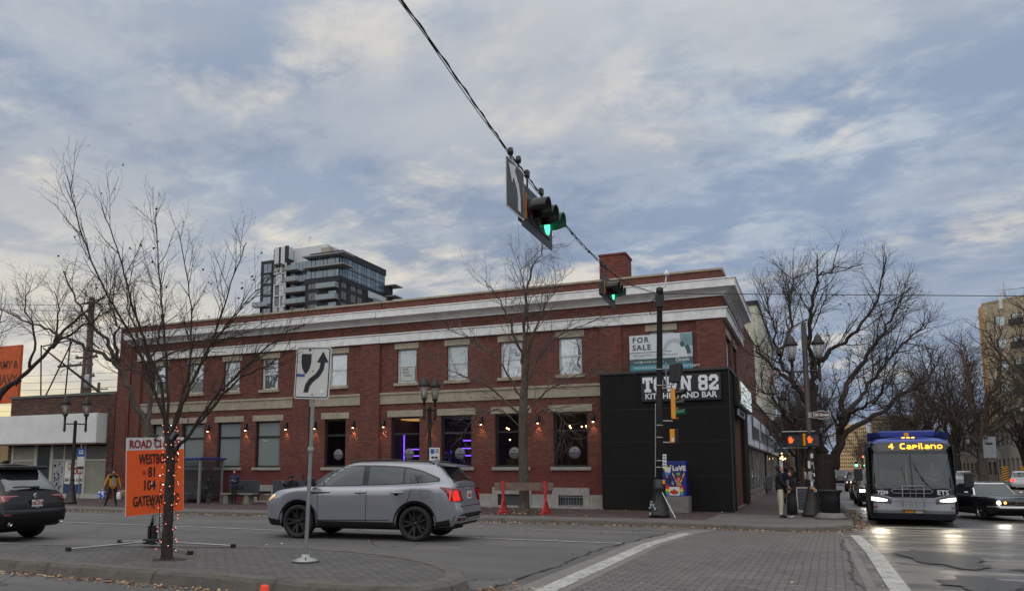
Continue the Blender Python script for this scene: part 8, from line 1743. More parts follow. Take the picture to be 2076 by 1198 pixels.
def tree(name, label, limbs, cfg, bark, twigbark=None, seed=1, group=None, leaves=None, base=None, kn=10):
    rg = random.Random(seed); b0 = base or limbs[0][2][0]; root = empty(name, label, 'tree', tuple(b0), 0, group); O = Vector(b0); tr = Tubes(); tw = Tubes(); tips = []
    for li, (r0, r1, pts) in enumerate(limbs):
        P_ = smooth_limb([tuple(Vector(p)-O) for p in pts], rg, cfg.get('jit', .03)*(0 if li == 0 else 1)); n = len(P_); rs = [r0+(r1-r0)*(i/(n-1))**.8 for i in range(n)]
        if li == 0: rs[0] *= 1.35; rs[1] *= 1.12
        tr.add([tuple(p) for p in P_], [r*rg.uniform(.93, 1.07) for r in rs], kn if r0 > .12 else 7)
        if li > 0: sprout(tw, P_, r0, r1, 0, cfg, rg, tips)
    tr.build('trunk', bark, root); tw.build('crown', twigbark or bark, root)
    if leaves:
        m_, cnt, size, box = leaves; mb = MB(); tt = [p for p in tips if box is None or (box[0] < p.x < box[1] and box[2] < p.z < box[3])]
        for q in range(min(cnt, len(tt)*3)):
            p = rg.choice(tt)+Vector((rg.gauss(0, .03), rg.gauss(0, .03), rg.gauss(0, .03))); a = rg.uniform(0, 6.3); s_ = size*rg.uniform(.6, 1.3); u = Vector((cos(a)*.6, sin(a)*.6, -.8))*s_; v = Vector((-sin(a), cos(a), rg.uniform(-.3, .3)))*s_*.45; mb.add([p, p+u*.5+v, p+u, p+u*.5-v], [(0, 1, 2, 3)], rg.randint(0, len(m_)-1))
        if mb.v: mb.build('leaf_remnants', m_, root, fixn=False, kind='stuff')
    return root
TREES = {
 'A': [
  (0.085, 0.064, [(-9.15,9.29,0.43),(-9.16,9.29,1.06),(-9.16,9.29,1.59),(-9.16,9.29,2.01),(-9.2,9.27,2.35)]),
  (0.034, 0.006, [(-9.2,9.27,2.31),(-9.28,9.09,2.92),(-9.56,8.83,3.8),(-9.87,8.56,4.47),(-10.17,8.29,5.38),(-10.35,8.09,6.32)]),
  (0.031, 0.006, [(-9.22,9.26,2.27),(-9.27,9.12,3.12),(-9.45,8.92,3.81),(-9.62,8.74,4.48),(-9.76,8.57,5.24),(-9.92,8.38,5.92)]),
  (0.027, 0.006, [(-9.2,9.27,2.35),(-9.35,9.32,3.29),(-9.53,9.35,4.27),(-9.7,9.39,5.13),(-9.86,9.44,6.09)]),
  (0.027, 0.006, [(-9.18,9.28,2.35),(-9.13,9.47,3.07),(-9.16,9.63,3.81),(-9.32,9.73,4.66),(-9.65,9.74,5.8)]),
  (0.027, 0.006, [(-9.18,9.28,2.31),(-8.89,9.29,2.96),(-8.52,9.34,3.65),(-8.29,9.32,4.17),(-8.05,9.31,4.77),(-7.82,9.29,5.27)]),
  (0.022, 0.005, [(-9.09,9.32,2.7),(-8.73,9.38,3.43),(-8.36,9.43,3.96),(-7.95,9.51,4.41),(-7.62,9.54,4.78)]),
  (0.034, 0.006, [(-9.16,9.29,2.01),(-8.84,9.34,2.35),(-8.47,9.42,2.87),(-7.96,9.56,3.41),(-7.5,9.68,3.79),(-7.05,9.78,4.03)]),
  (0.024, 0.005, [(-8.88,9.41,2.38),(-8.35,9.48,2.95),(-7.83,9.52,3.28),(-7.32,9.58,3.49),(-7.03,9.54,3.66)]),
  (0.020, 0.005, [(-9.39,9.18,2.97),(-9.74,9.21,3.3),(-10.12,9.21,3.48),(-10.56,9.19,3.84),(-10.91,9.2,4.36)]),
 ],
 'B': [
  (0.306, 0.221, [(-29.36,28.52,0.15),(-29.48,28.47,1.85),(-29.56,28.43,3.64),(-29.76,28.34,4.24)]),
  (0.168, 0.030, [(-29.6,28.41,3.76),(-30.25,27.9,5.43),(-30.63,27.51,6.74),(-31.45,26.93,7.43),(-32.62,26.2,8.01),(-33.81,25.47,8.7),(-34.76,24.85,9.14)]),
  (0.119, 0.024, [(-30.96,27.8,6.79),(-31.38,27.28,8.09),(-31.94,26.69,9.01),(-32.41,26.15,10.16),(-32.69,25.69,11.32)]),
  (0.091, 0.018, [(-31.03,27.77,6.91),(-30.84,27.33,8.06),(-30.39,26.99,8.94),(-30.4,26.47,10.04),(-29.7,26.25,10.88)]),
  (0.140, 0.024, [(-29.56,28.43,3.76),(-29.59,28.47,5.45),(-29.71,28.48,6.92),(-30.21,28.31,8.17),(-30.83,28.09,9.41),(-31.09,28.03,10.93)]),
  (0.084, 0.018, [(-29.63,28.4,6.79),(-29.14,28.75,7.3),(-28.13,29.32,7.81),(-26.89,30.0,8.44),(-26.1,30.49,9.22)]),
  (0.070, 0.018, [(-29.63,28.4,6.91),(-28.82,28.01,8.03),(-28.09,27.58,9.1),(-27.72,26.99,10.38)]),
 ],
 'D': [
  (0.230, 0.128, [(-10.36,28.92,0.11),(-10.37,28.92,1.65),(-10.39,28.91,3.18),(-10.34,28.93,4.74),(-10.26,28.97,6.31)]),
  (0.080, 0.014, [(-10.26,28.97,6.11),(-10.31,28.91,7.49),(-10.14,28.94,8.89),(-9.84,29.04,10.09),(-9.4,29.19,10.7)]),
  (0.064, 0.010, [(-10.3,28.95,5.52),(-9.88,28.74,6.84),(-9.32,28.61,8.15),(-8.58,28.56,9.24)]),
  (0.064, 0.010, [(-10.33,28.93,5.91),(-10.56,28.37,7.22),(-10.86,27.78,8.32),(-11.21,27.16,9.0)]),
  (0.056, 0.010, [(-10.34,28.93,4.74),(-9.7,29.08,6.29),(-8.67,29.39,7.25),(-7.21,29.91,7.73)]),
  (0.056, 0.010, [(-10.36,28.92,4.35),(-11.25,29.05,5.97),(-12.53,29.0,7.06),(-13.84,28.94,7.66)]),
  (0.056, 0.008, [(-10.37,28.92,3.76),(-11.6,28.84,4.97),(-12.86,28.75,5.63),(-14.16,28.65,6.08)]),
  (0.048, 0.008, [(-10.36,28.92,3.96),(-9.41,29.06,4.9),(-8.27,29.29,5.46),(-6.63,29.75,5.81)]),
  (0.048, 0.008, [(-10.33,28.93,3.38),(-11.44,28.94,4.19),(-12.52,28.97,3.82),(-13.25,29.14,2.85)]),
  (0.048, 0.008, [(-10.33,28.93,3.38),(-9.61,29.05,4.14),(-8.86,29.19,3.74),(-8.48,29.16,2.78)]),
  (0.040, 0.008, [(-10.29,28.95,6.71),(-10.1,28.7,8.24),(-10.16,28.33,9.36),(-10.2,27.99,10.07)]),
 ],
 'E': [
  (0.46, 0.38, [(0.35,35.31,0.13),(0.35,35.31,0.84),(0.36,35.32,1.84),(0.39,35.33,2.44)]),
  (0.259, 0.144, [(0.23,35.26,2.04),(0.08,34.89,3.44),(0.07,34.59,4.83),(0.16,34.32,5.9)]),
  (0.223, 0.122, [(0.7,35.47,1.84),(0.99,35.6,3.15),(1.1,35.65,3.86)]),
  (0.115, 0.022, [(0.16,35.23,6.01),(1.03,35.11,6.77),(1.79,34.94,7.4),(2.55,34.8,8.52),(2.84,34.43,9.42)]),
  (0.130, 0.029, [(0.16,35.23,6.01),(0.03,34.64,7.07),(0.2,34.18,8.2),(0.42,33.75,9.31),(1.24,33.61,9.8)]),
  (0.115, 0.022, [(0.1,35.2,3.86),(-0.54,35.72,5.26),(-1.17,36.27,6.75),(-1.43,36.97,8.41),(-1.71,37.68,10.05)]),
  (0.115, 0.029, [(-0.53,34.92,5.18),(-0.99,35.48,5.79),(-1.67,35.97,6.41),(-2.18,36.53,7.28)]),
  (0.115, 0.022, [(1.1,35.65,3.86),(1.99,36.41,4.91),(2.73,37.1,5.98),(3.69,37.86,7.09),(4.76,38.68,8.12)]),
  (0.144, 0.029, [(1.1,35.65,3.86),(1.39,36.47,5.36),(2.34,37.56,6.71),(3.25,38.62,8.11),(3.99,39.61,9.59)]),
  (0.130, 0.029, [(0.98,35.6,3.05),(2.09,35.95,3.85),(3.43,36.39,4.85),(4.19,36.59,5.35),(4.67,36.67,6.04)]),
  (0.101, 0.022, [(0.95,35.58,3.15),(1.51,34.7,4.18),(2.17,33.88,4.39),(2.83,33.08,5.33)]),
  (0.108, 0.022, [(0.19,35.24,2.85),(-0.52,34.28,3.22),(-1.01,33.41,3.98),(-1.39,32.58,4.71),(-1.87,31.69,4.83)]),
  (0.086, 0.022, [(-1.12,34.66,6.53),(-0.62,36.04,7.97),(-0.67,37.17,9.52),(-0.34,38.47,10.68)]),
 ],
 'C': [
  (0.225, 0.150, [(-39.51,26.55,0.1),(-39.25,26.66,3.11),(-38.49,27.01,5.67),(-37.6,27.4,6.45)]),
  (0.120, 0.020, [(-37.82,27.31,6.19),(-36.57,28.21,8.18),(-35.75,28.93,9.7),(-34.88,29.69,10.85),(-34.45,30.24,11.47)]),
  (0.096, 0.020, [(-36.29,27.99,8.13),(-34.7,28.7,9.31),(-33.09,29.42,10.24)]),
  (0.084, 0.015, [(-37.17,27.6,7.09),(-36.92,27.58,8.77),(-37.38,27.24,10.32),(-37.1,27.24,11.34)]),
  (0.072, 0.015, [(-36.06,28.09,8.27),(-35.91,28.16,9.84),(-36.23,28.02,11.17)]),
  (0.072, 0.015, [(-38.49,27.01,5.67),(-38.89,26.83,8.27),(-38.55,26.98,10.37)]),
 ],
}
LF = [mat('dead_leaf_dark', S(58, 40, 30), .8), mat('dead_leaf_brown', S(96, 58, 34), .8)]
LO_ = [mat('leaf_orange', S(170, 92, 44), .8), mat('leaf_rust', S(120, 66, 36), .8), mat('leaf_olive', S(92, 80, 44), .8)]
cA = dict(len=[.95, .5, .26], dens=[4.6, 6.5, 7.5], t0=[.15, .12, .12], ang=[(.3, .7), (.35, .85), (.4, .95)], rad=[.009, .0045, .0028], up=[.16, .10, .04], wob=.09, tip=.0016, jit=.012)
tA = tree('street_tree', 'bare young multi-stemmed tree wrapped in small red lights on the island', TREES['A'], cA, B_dark, seed=3, leaves=(LF, 130, .045, None))
cB = dict(len=[2.2, 1.2, .65], dens=[2.8, 3.6, 5.0], t0=[.25, .15, .1], ang=[(.4, .9), (.4, 1.0), (.4, 1.1)], rad=[.020, .010, .006], up=[.06, .05, .0], wob=.14, tip=.0035, jit=.05)
tree('street_tree', 'bare grey-barked tree rising behind the road closed board before the red building', TREES['B'], cB, B_grey, B_dark, seed=5)
tree('street_tree', 'bare tree leaning in from the left edge over the orange billboard', TREES['C'], cB, B_dark, seed=8)
cD = dict(len=[1.8, .95, .5], dens=[3.6, 3.8, 5.0], t0=[.15, .1, .1], ang=[(.3, .75), (.35, .9), (.4, 1.0)], rad=[.014, .008, .0055], up=[.10, .03, -.05], wob=.15, tip=.0035, jit=.04)
tree('street_tree', 'bare pale-twigged tree in front of the restaurant windows between the red stands', TREES['D'], cD, B_grey, B_pale, seed=4)
cE = dict(len=[2.2, 1.3, .75], dens=[3.3, 4.0, 5.6], t0=[.2, .12, .1], ang=[(.35, .85), (.4, .95), (.4, 1.1)], rad=[.024, .011, .0065], up=[.12, .07, .02], wob=.11, tip=.003, jit=.05)
tree('street_tree', 'massive forked elm with a few orange leaves behind the corner lamp pole', TREES['E'], cE, B_dark, seed=6, leaves=(LO_, 520, .09, (-3.2, 1.8, 4.5, 8.8)), kn=14)
def gen_limbs(seed, h=12, spread=6.5, n=9, r=.4, fork=3.2):
    rg = random.Random(seed); L_ = [(r, r*.75, [(0, 0, 0), (rg.uniform(-.1, .1), 0, fork*.5), (rg.uniform(-.2, .2), .1, fork)])]
    for k in range(n):
        a = 2*pi*k/n+rg.uniform(-.3, .3); s_ = spread*rg.uniform(.5, 1.0) if k % 3 else spread*.25; t = h*rg.uniform(.75, 1.0) if s_ < spread*.6 else h*rg.uniform(.55, .8); z0 = fork*rg.uniform(.8, 1.0)
        L_.append((r*rg.uniform(.35, .55), .04, [(0, 0, z0), (s_*.3*cos(a), s_*.3*sin(a), z0+(t-z0)*.38), (s_*.65*cos(a+.15), s_*.65*sin(a+.15), z0+(t-z0)*.68), (s_*cos(a), s_*sin(a), t)]))
    return L_
cG = dict(len=[3.0, 1.6, .9], dens=[2.2, 2.8, 3.6], t0=[.15, .1, .1], ang=[(.35, .9), (.4, 1.0), (.4, 1.1)], rad=[.03, .016, .011], up=[.06, .02, -.02], wob=.16, tip=.007, jit=.12)
gt = 'bare elms lining the avenue'
e1 = tree('street_tree', 'bare elm whose trunk stands just right of the bus mirror', gen_limbs(11), cG, B_dark, seed=21, group=gt)
e2 = tree('street_tree', 'bare elm over the white parked SUV and hazard boards', gen_limbs(12, 13, 7.5), cG, B_grey, B_dark, seed=22, group=gt)
e1.location = (15.0, 106, .15); e2.location = (16.0, 97, .15); e1.scale = (1.25,)*3; e2.scale = (1.3,)*3
for src, x, y, rz, s_, lab in ((e2, 18.6, 76, 1.3, 1.2, 'bare elm crown pushing in from the right edge in front of the tan block'), (e1, 17.6, 66, 2.2, .95, 'bare twigs at right edge below the tan block roof'), (e1, 14.8, 128, 4, 1.35, 'bare elm farther back above the bus roof at right'), (e2, 14.5, 150, 2, 1.4, 'bare elm above the middle of the bus roof'), (e1, 13.8, 176, 3, 1.0, 'bare elm small over the bus roof end'), (e2, 21, 128, 5, .9, 'bare elm against the rendered shop row'), (e1, 22, 108, .4, .9, 'bare elm against the pale rendered shop'),
                             (e1, -.9, 60, 3.0, .62, 'bare tree beside the green heritage shop'), (e1, -.6, 76, 5.1, .85, 'bare tree farther down the left pavement'), (e2, -.6, 98, .3, .9, 'bare tree beyond the heritage shop on the left pavement'), (e1, -.4, 128, 2.0, .9, 'bare tree far down the left pavement'), (e2, 12, 240, 2.0, 1, 'bare tree small before the far high-rise'), (e1, 19, 250, 1.0, 1, 'bare tree small under the brown high-rise')):
    c_ = copy_tree(src); c_.location = (x, y, .15); c_.rotation_euler = (0, 0, rz); c_.scale = (s_, s_, s_); c_['label'] = lab
# string of lights round the island tree
rg = random.Random(2); root = empty('string_lights', 'string of tiny red and white bulbs spiralling up the island tree trunk', 'string lights', TREES['A'][0][2][0])
O = Vector(root.location); ptl = [Vector(p)-O for p in TREES['A'][0][2]]; tp = bez([tuple(p) for p in ptl], 12); W_ = []; N_ = 230
for i in range(N_):
    t = i/(N_-1); f = t*(len(tp)-1.001); j = int(f); c = tp[j].lerp(tp[j+1], f-j); r_ = .125-.035*t; a = i*.62; W_.append(c+Vector((cos(a)*r_, sin(a)*r_, .03*sin(i*1.7)+.15)))
mb = MB(); mb.tube(W_, .004, 4); mb.tube([Vector((.02, -.11, .05)), Vector((-.06, -.12, .5)), Vector((-.10, -.10, 1.2))], .006, 4); mb.build('wire', M_black, root)
br_ = emat('bulb_red', (1, .22, .16, 1), 2.2); bw_ = emat('bulb_white', (.9, .92, 1, 1), 4); bp_ = emat('bulb_pink', (1, .42, .30, 1), 2.2)
for i in range(0, N_, 3):
    mb = MB(); p = W_[i]*1.0; p = p+(p-Vector((tp[min(len(tp)-1, int(i/N_*len(tp)))].x, tp[min(len(tp)-1, int(i/N_*len(tp)))].y, p.z)))*rg.uniform(.05, .45); mb.sphere(tuple(p), .0075, 0, 6); mb.build('bulb', bw_ if rg.random() < .09 else (bp_ if rg.random() < .45 else br_), root)
root = empty('floodlight', 'small dark floodlight strapped in the fork of the island tree', 'floodlight', (-9.02, 9.2, 2.32)); mb = MB(); M_ = Matrix.Rotation(radians(-50), 4, 'Y'); mb.bbox(-.08, .08, -.03, .04, -.045, .045, .015, 0, M_); mb.build('housing', M_asph_dark, root); mb = MB(); mb.box(-.06, .06, -.042, -.031, -.03, .03, 0, M_); mb.build('glass', mat('flood_glass', S(90, 96, 98), .2, 0, 0), root)

# ================================================================ PEOPLE
BASE = dict(pelvis=(0, 0, .95), spine=(0, .01, 1.12), chest=(0, .01, 1.32), neck=(0, .0, 1.46), neck2=(0, -.01, 1.52), head=(0, -.015, 1.60), crown=(0, -.01, 1.70), chin=(0, -.06, 1.555), nose=(0, -.115, 1.60),
            shL=(.17, .01, 1.40), elL=(.23, .03, 1.13), wrL=(.25, -.03, .90), haL=(.25, -.045, .84), shR=(-.17, .01, 1.40), elR=(-.23, .03, 1.13), wrR=(-.25, -.03, .90), haR=(-.25, -.045, .84),
            hiL=(.09, 0, .90), knL=(.10, -.02, .50), anL=(.10, .01, .10), heL=(.10, .04, .05), toL=(.12, -.17, .04), hiR=(-.09, 0, .90), knR=(-.10, -.02, .50), anR=(-.10, .01, .10), heR=(-.10, .04, .05), toR=(-.12, -.17, .04))
RAD = dict(pelvis=(.155, .115), spine=(.145, .105), chest=(.17, .12), neck=(.065, .065), neck2=(.05, .05), head=(.074, .088), crown=(.062, .075), chin=(.045, .045), nose=(.014, .014), sh=(.075, .075), el=(.052, .052), wr=(.033, .033), ha=(.036, .024), hi=(.095, .10), kn=(.066, .066), an=(.045, .045), he=(.042, .042), to=(.038, .030))
EDG = [('pelvis', 'spine'), ('spine', 'chest'), ('chest', 'neck'), ('neck', 'neck2'), ('neck2', 'head'), ('head', 'crown'), ('head', 'nose'), ('neck2', 'chin')]+[e for s_ in 'LR' for e in (('chest', 'sh'+s_), ('sh'+s_, 'el'+s_), ('el'+s_, 'wr'+s_), ('wr'+s_, 'ha'+s_), ('pelvis', 'hi'+s_), ('hi'+s_, 'kn'+s_), ('kn'+s_, 'an'+s_), ('an'+s_, 'he'+s_), ('an'+s_, 'to'+s_))]
def person(label, loc, rz, pose=None, cols=None, bulk=1.0, s_=1.0, hair=None, hat=None, skirt=0, skin=None, group=None, leg=1.0, hood=None, legm=None):
    J = dict(BASE); J.update(pose or {}); root = empty('person', label, 'person', loc, rz, group); root.scale = (s_,)*3; top, trou, shoe = cols; skin = skin or M_skin
    names = list(J); idx = {n: i for i, n in enumerate(names)}; V = [Vector(J[n]) for n in names]; E_ = [(idx[a], idx[b]) for a, b in EDG]; rad = []
    for n in names:
        r = RAD.get(n) or RAD[n[:2]]; k = 1 if n in ('head', 'crown', 'chin', 'nose', 'neck2') or n[:2] in ('wr', 'ha') else (leg if n[:2] in ('hi', 'kn', 'an') else (bulk if n[:2] not in ('he', 'to') else 1)); rad.append((r[0]*k, r[1]*k))
    for sd_ in 'LR':      # five fingers of unequal length, slightly curled, thumb from the side of the palm
        h = Vector(J['ha'+sd_]); w_ = Vector(J['wr'+sd_]); d_ = (h-w_).normalized(); sx_ = 1 if sd_ == 'L' else -1; ac = Vector((0, -1, 0)); ac = (ac-d_*ac.dot(d_)).normalized(); cr = d_.cross(ac)*sx_
        for k, (off, ln) in enumerate(((-.026, .062), (-.009, .074), (.009, .078), (.025, .070))):
            b = len(V); V += [h+ac*off*-1+d_*.03, h+ac*off*-1+d_*(.03+ln*.55)+cr*-.006, h+ac*off*-1+d_*(.03+ln*.9)+cr*-.028]; rad += [(.011, .011), (.009, .009), (.007, .007)]; names += ['f']*3; E_ += [(idx['ha'+sd_], b), (b, b+1), (b+1, b+2)]
        b = len(V); V += [w_+d_*.02+ac*.036, w_+d_*.055+ac*.055]; rad += [(.012, .012), (.009, .009)]; names += ['f']*2; E_ += [(idx['ha'+sd_], b), (b, b+1)]
    me = bpy.data.meshes.new('body'); me.from_pydata([tuple(v) for v in V], E_, []); o = bpy.data.objects.new('body', me); COL.objects.link(o)
    md = o.modifiers.new('skin', 'SKIN'); md.use_smooth_shade = True; sv = me.skin_vertices[0].data
    for i, r in enumerate(rad): sv[i].radius = r; sv[i].use_root = (i == idx['pelvis'])
    sb = o.modifiers.new('sub', 'SUBSURF'); sb.levels = 2; sb.render_levels = 2
    dg = bpy.context.evaluated_depsgraph_get(); me2 = bpy.data.meshes.new_from_object(o.evaluated_get(dg)); bpy.data.objects.remove(o)
    segs = []
    for a, b in EDG:
        k = 1 if a[:2] in ('pe', 'sp', 'ch', 'sh', 'el') and b[:2] not in ('hi', 'wr') and a != 'chin' else 0
        if (a[:2], b[:2]) == ('el', 'wr'): k = 1
        if a[:2] in ('hi', 'kn') or b[:2] == 'hi' or (a, b) == ('pelvis', 'hi'): k = 2
        if (a, b) == ('pelvis', 'spine'): k = 1
        if a[:2] == 'an': k = 3
        if a[:2] in ('wr',) or a in ('neck2', 'head') or b == 'neck2': k = 0
        segs.append((Vector(J[a]), Vector(J[b]), k))
    me2.materials.clear(); [me2.materials.append(m_) for m_ in (skin, top, trou, shoe)]
    mi = []
    for p in me2.polygons:
        c = p.center; best = 9; kk = 0
        for a, b, k in segs:
            ab = b-a; t = max(0, min(1, (c-a).dot(ab)/ab.length_squared)); q = (c-(a+ab*t)).length-(.07 if k == 1 and ab.length > .1 and abs(a.x) < .1 else 0)
            if q < best: best = q; kk = k
        mi.append(kk)
    me2.polygons.foreach_set('material_index', mi); me2.polygons.foreach_set('use_smooth', [True]*len(me2.polygons)); bo = bpy.data.objects.new('body', me2); COL.objects.link(bo); bo.parent = root
    hd = Vector(J['head']); up = (Vector(J['crown'])-hd).normalized(); fw = (Vector(J['nose'])-hd); fw = (fw-up*fw.dot(up)).normalized(); sdv = up.cross(fw); RM = Matrix((( sdv.x, -fw.x, up.x, hd.x), (sdv.y, -fw.y, up.y, hd.y), (sdv.z, -fw.z, up.z, hd.z), (0, 0, 0, 1)))
    if hair or hood:
        mb = MB(); bm = bmesh.new(); bmesh.ops.create_uvsphere(bm, u_segments=16, v_segments=10, radius=1)
        for v in bm.verts:
            x, y, z = v.co; f = .0 if y > -.2 else (-.2-y)*.55; v.co = Vector((x*.098, y*.112+.018+f*.12, z*.125+.035 if z > 0 or y > .1 else z*.05+.04))
        mb.bm(bm, 0, RM, True); mb.build('hair' if hair else 'hood', hair or hood, root)
    if hat:
        mb = MB(); mb.lathe([(.104, .02), (.108, .06), (.10, .105), (.06, .14), (0, .148)], 18, 0, RM)
        if len(hat) > 1: mb.add([RM @ Vector(p) for p in ((-.07, -.09, .045), (.07, -.09, .045), (.05, -.18, .03), (-.05, -.18, .03))], [(0, 1, 2, 3)], 0)
        mb.build('hat', hat[0], root)
    mb = MB()
    for q in (-1, 1): mb.sphere(tuple(RM @ Vector((q*.028, -.078, .012))), .009, 0, 6)
    mb.build('eye', M_ink, root)
    mb = MB(); mb.tube([RM @ Vector((q*.02, -.083+abs(q)*.006, -.042)) for q in (-1, 0, 1)], .005, 4); mb.build('mouth', mat('lips', S(120, 66, 60), .6), root)
    for q in (-1, 1): mb = MB(); mb.sphere(tuple(RM @ Vector((q*.076, .008, .0))), .02, 0, 8, (.5, .7, 1.3)); mb.build('ear', skin, root)
    return root
F_ = lambda n, c, r=.85: mat('cloth_'+n, S(*c), r, 0, .12, 14, bump=.35, bs=25)
H_bl = mat('hair_black', S(24, 20, 20), .7, 0, .2, 30); H_br = mat('hair_brown', S(52, 38, 30), .7, 0, .2, 30)
K_, N_y, W_h = F_('black', (15, 15, 17)), F_('navy', (30, 38, 70)), F_('cream', (176, 168, 148))
# yellow jacket man with bags, head bowed
p = person('person in mustard and black puffer jacket, head bowed, carrying shopping bags at left', (-29.75, 26.67, .15), radians(8)+cam_f(-29.7, 26.7), dict(head=(0, -.07, 1.58), crown=(0, -.12, 1.67), chin=(0, -.10, 1.51), nose=(0, -.18, 1.53), neck2=(0, -.03, 1.5), elL=(.27, .02, 1.16), wrL=(.33, -.04, .95), haL=(.34, -.05, .89), elR=(-.29, .02, 1.16), wrR=(-.36, -.03, .96), haR=(-.38, -.04, .90), anL=(.17, 0, .10), heL=(.17, .03, .05), toL=(.20, -.17, .04), knL=(.14, -.03, .5), anR=(-.26, .03, .10), heR=(-.26, .06, .05), toR=(-.34, -.13, .04), knR=(-.17, -.03, .5)), (F_('mustard', (178, 122, 40)), K_, K_), 1.18, .98, hair=H_bl)
mb = MB(); mb.lathe([(.19, 1.30), (.235, 1.36), (.20, 1.44), (.10, 1.47)], 18, 0, Matrix.Diagonal((1, .72, 1, 1))); mb.build('jacket_yoke', K_, p)
mb = MB(); mb.box(-.05, .05, -.165, -.14, .95, 1.36); mb.build('shirt', F_('greyshirt', (120, 128, 140)), p)
for lab, x, y, z, m_, sc_ in (('blue and white bag in the left-hand side of the mustard-jacket person', -30.15, 26.45, .66, [mat('bag_blue', S(50, 76, 170), .6), M_white], (.2, .15, .19)), ('white plastic bag held by the mustard-jacket person', -29.38, 26.72, .62, [M_white], (.11, .1, .2)), ('tan paper bag held beside the white plastic bag', -29.24, 26.82, .72, [mat('bag_tan', S(120, 104, 80), .8)], (.15, .1, .2))):
    root = empty('bag', lab, 'bag', (x, y, z)); bm = bmesh.new(); bmesh.ops.create_uvsphere(bm, u_segments=14, v_segments=10, radius=1); rg = random.Random(z)
    for v in bm.verts: k = 1+rg.uniform(-.12, .12); v.co = Vector((max(-.85, min(.85, v.co.x*1.3))*sc_[0]*k, v.co.y*sc_[1]*k, max(-.9, min(.8, v.co.z*1.25))*sc_[2]))
    mb = MB(); mb.bm(bm, 0, None, True); mb.m = [(len(m_)-1) if (i % 7 < 2 and len(m_) > 1) else 0 for i in range(len(mb.f))]; mb.build('bag_body', m_, root); mb = MB(); mb.tube([(-.05, 0, sc_[2]*.7), (-.02, 0, sc_[2]*1.25), (.03, 0, sc_[2]*1.25), (.05, 0, sc_[2]*.7)], .008, 4); mb.build('handle', m_[-1], root)
# woman in blue before the bench
p = person('person in dark blue jacket with shoulder bag standing before the concrete bench', (-25.91, 30.5, .15), cam_f(-25.9, 30.5)-radians(12), dict(elR=(-.25, -.02, 1.14), wrR=(-.12, -.19, 1.16), haR=(-.07, -.22, 1.20), elL=(.24, .03, 1.14), wrL=(.10, -.19, 1.14), haL=(.04, -.22, 1.17), knL=(.07, -.01, .5), anL=(.07, .02, .10), heL=(.07, .05, .05), toL=(.10, -.16, .04), knR=(-.07, -.02, .5), anR=(-.08, 0, .10), heR=(-.08, .03, .05), toR=(-.11, -.17, .04)), (N_y, K_, K_), 1.12, .955, hair=H_br, leg=.9)
root = empty('bag', 'dark shoulder bag hanging at the hip of the person by the bench', 'bag', (-25.62, 30.58, .95)); mb = MB(); mb.bbox(-.16, .16, -.07, .07, -.13, .12, .05); mb.build('bag_body', F_('bagnavy', (22, 24, 36)), root); mb = MB(); mb.tube([(-.1, 0, .1), (-.16, .02, .3), (-.2, .03, .5)], .012, 4); mb.build('strap', K_, root)
SIT = dict(pelvis=(0, .12, .52), spine=(0, .12, .70), chest=(0, .08, .90), neck=(0, .04, 1.04), neck2=(0, .02, 1.10), head=(0, -.01, 1.18), crown=(0, -.02, 1.28), chin=(0, -.06, 1.13), nose=(0, -.11, 1.16), shL=(.17, .08, .98), elL=(.22, .0, .74), wrL=(.12, -.18, .72), haL=(.08, -.23, .72), shR=(-.17, .08, .98), elR=(-.22, .0, .74), wrR=(-.12, -.18, .74), haR=(-.08, -.23, .75), hiL=(.09, .08, .52), knL=(.12, -.34, .50), anL=(.12, -.32, .10), heL=(.12, -.28, .05), toL=(.13, -.48, .04), hiR=(-.09, .08, .52), knR=(-.12, -.34, .50), anR=(-.12, -.30, .10), heR=(-.12, -.26, .05), toR=(-.13, -.46, .04))
person('person all in black sitting hunched inside the glass bus shelter', (-28.6, 31.75, .15), cam_f(-28.6, 31.7)-radians(50), SIT, (K_, K_, K_), 1.2, 1.0, hair=H_bl)
root = empty('bag', 'dark bag on the ground inside the bus shelter', 'bag', (-29.2, 31.2, .40)); mb = MB(); mb.prism([(-.22, -.25), (.2, -.25), (.14, .1), (.05, .22), (-.06, .18)], -.1, .1); mb.build('bag_body', K_, root)
SC = dict(SIT); SC.update(wrR=(-.20, -.28, .98), haR=(-.20, -.33, 1.03), elR=(-.26, -.08, .80))
person('person in black cap and shirt seated behind the silver car bonnet', (-22.7, 30.7, .15), cam_f(-22.7, 30.7)+radians(-40), SC, (K_, K_, K_), 1.1, 1.06, hat=(H_bl, 1))
# couple at the corner
p = person('tall person in black puffer and beige trousers with backpack waiting at the corner', (-1.15, 29.32, .15), radians(100), dict(elL=(.20, -.10, 1.15), wrL=(.15, -.24, 1.02), haL=(.13, -.28, 1.00), elR=(-.20, -.06, 1.14), wrR=(-.16, -.22, 1.02), haR=(-.14, -.26, 1.0), head=(0, -.03, 1.61), nose=(0, -.13, 1.60), chin=(0, -.075, 1.55), toL=(.12, -.19, .04), anL=(.11, -.02, .10)), (F_('puffer', (16, 17, 19)), W_h, K_), 1.15, 1.045, hair=H_bl, leg=1.12)
root = empty('backpack', 'dark grey backpack on the tall person waiting at the corner', 'backpack', (-1.42, 29.30, 1.35), radians(100)); mb = MB(); mb.bbox(-.17, .17, -.02, .17, -.28, .26, .07); mb.bbox(-.13, .13, .17, .23, -.22, .02, .03); mb.build('pack', F_('pack', (52, 58, 60)), root); mb = MB(); [mb.tube([(q*.11, 0, .22), (q*.12, -.16, .26), (q*.12, -.30, .12), (q*.12, -.28, -.12)], .018, 5) for q in (-1, 1)]; mb.build('strap', F_('pack', (52, 58, 60)), root)
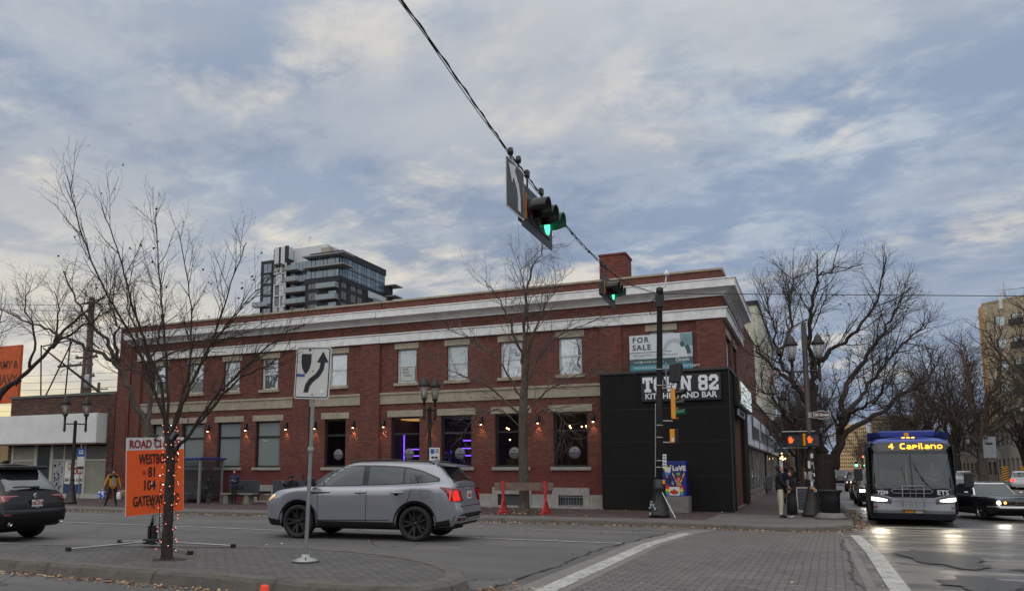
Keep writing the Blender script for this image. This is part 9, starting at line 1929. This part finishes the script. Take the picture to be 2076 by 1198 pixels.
p = person('shorter person in dark patterned scarf and long black skirt beside the tall one', (-.78, 29.45, .15), radians(-42), dict(elL=(.22, -.03, 1.14), wrL=(.14, -.2, 1.0), haL=(.12, -.24, .97), anL=(.05, .01, .10), anR=(-.05, .01, .10), knL=(.06, -.01, .5), knR=(-.06, -.01, .5), toL=(.06, -.17, .04), toR=(-.06, -.17, .04), heL=(.05, .04, .05), heR=(-.05, .04, .05)), (K_, K_, M_white), 1.05, .93, hair=H_bl)
mb = MB(); mb.lathe([(.15, .95), (.17, .6), (.19, .14), (.17, .14)], 18); mb.build('skirt', F_('skirt', (20, 22, 28)), p); mb = MB(); mb.prism([(-.05, .98), (.05, .98), (.07, 1.4), (-.07, 1.4)], -.19, -.165); mb.build('scarf', mat('scarf_pattern', S(110, 110, 112), .8, 0, .7, 30), p)
WK = dict(knL=(.09, -.12, .52), anL=(.09, .02, .12), toL=(.09, -.14, .05), heL=(.09, .05, .08), hiR=(-.09, .01, .9), knR=(-.09, .03, .48), anR=(-.09, .26, .16), heR=(-.09, .31, .16), toR=(-.09, .14, .05), elL=(.24, .12, 1.14), wrL=(.25, .16, .92), haL=(.25, .15, .86), elR=(-.24, -.08, 1.14), wrR=(-.25, -.2, .95), haR=(-.25, -.23, .9))
person('person in dark jacket and jeans walking away down the avenue pavement', (-1.25, 50.5, .15), radians(182), WK, (K_, F_('jeans', (44, 66, 104)), K_), 1.25, 1.08, hair=H_br)
person('person in long blue coat just behind the waiting couple', (-1.30, 41.5, .15), radians(170), None, (N_y, N_y, K_), 1.3, 1.02, hair=H_bl)
person('person in black coat with pale hood behind the sandwich board', (.02, 50.0, .15), radians(30), WK, (K_, K_, K_), 1.3, .98, hood=F_('hoodgrey', (130, 126, 120)))
person('person in dark clothes far back between the walkers', (-1.6, 60, .15), radians(10), WK, (F_('char', (46, 46, 50)), K_, K_), 1.2, 1.0, hair=H_br)
person('person in pale jacket small in the distance on the left pavement', (-.9, 74, .15), radians(5), WK, (F_('pale', (170, 160, 150)), K_, K_), 1.2, 1.0, hair=H_br)
person('person driving the bus, seated behind the left half of the windscreen', (3.55, 30.1, .75), radians(-5), SIT, (F_('driver', (70, 74, 82)), K_, K_), 1.1, 1.0, hair=H_br)
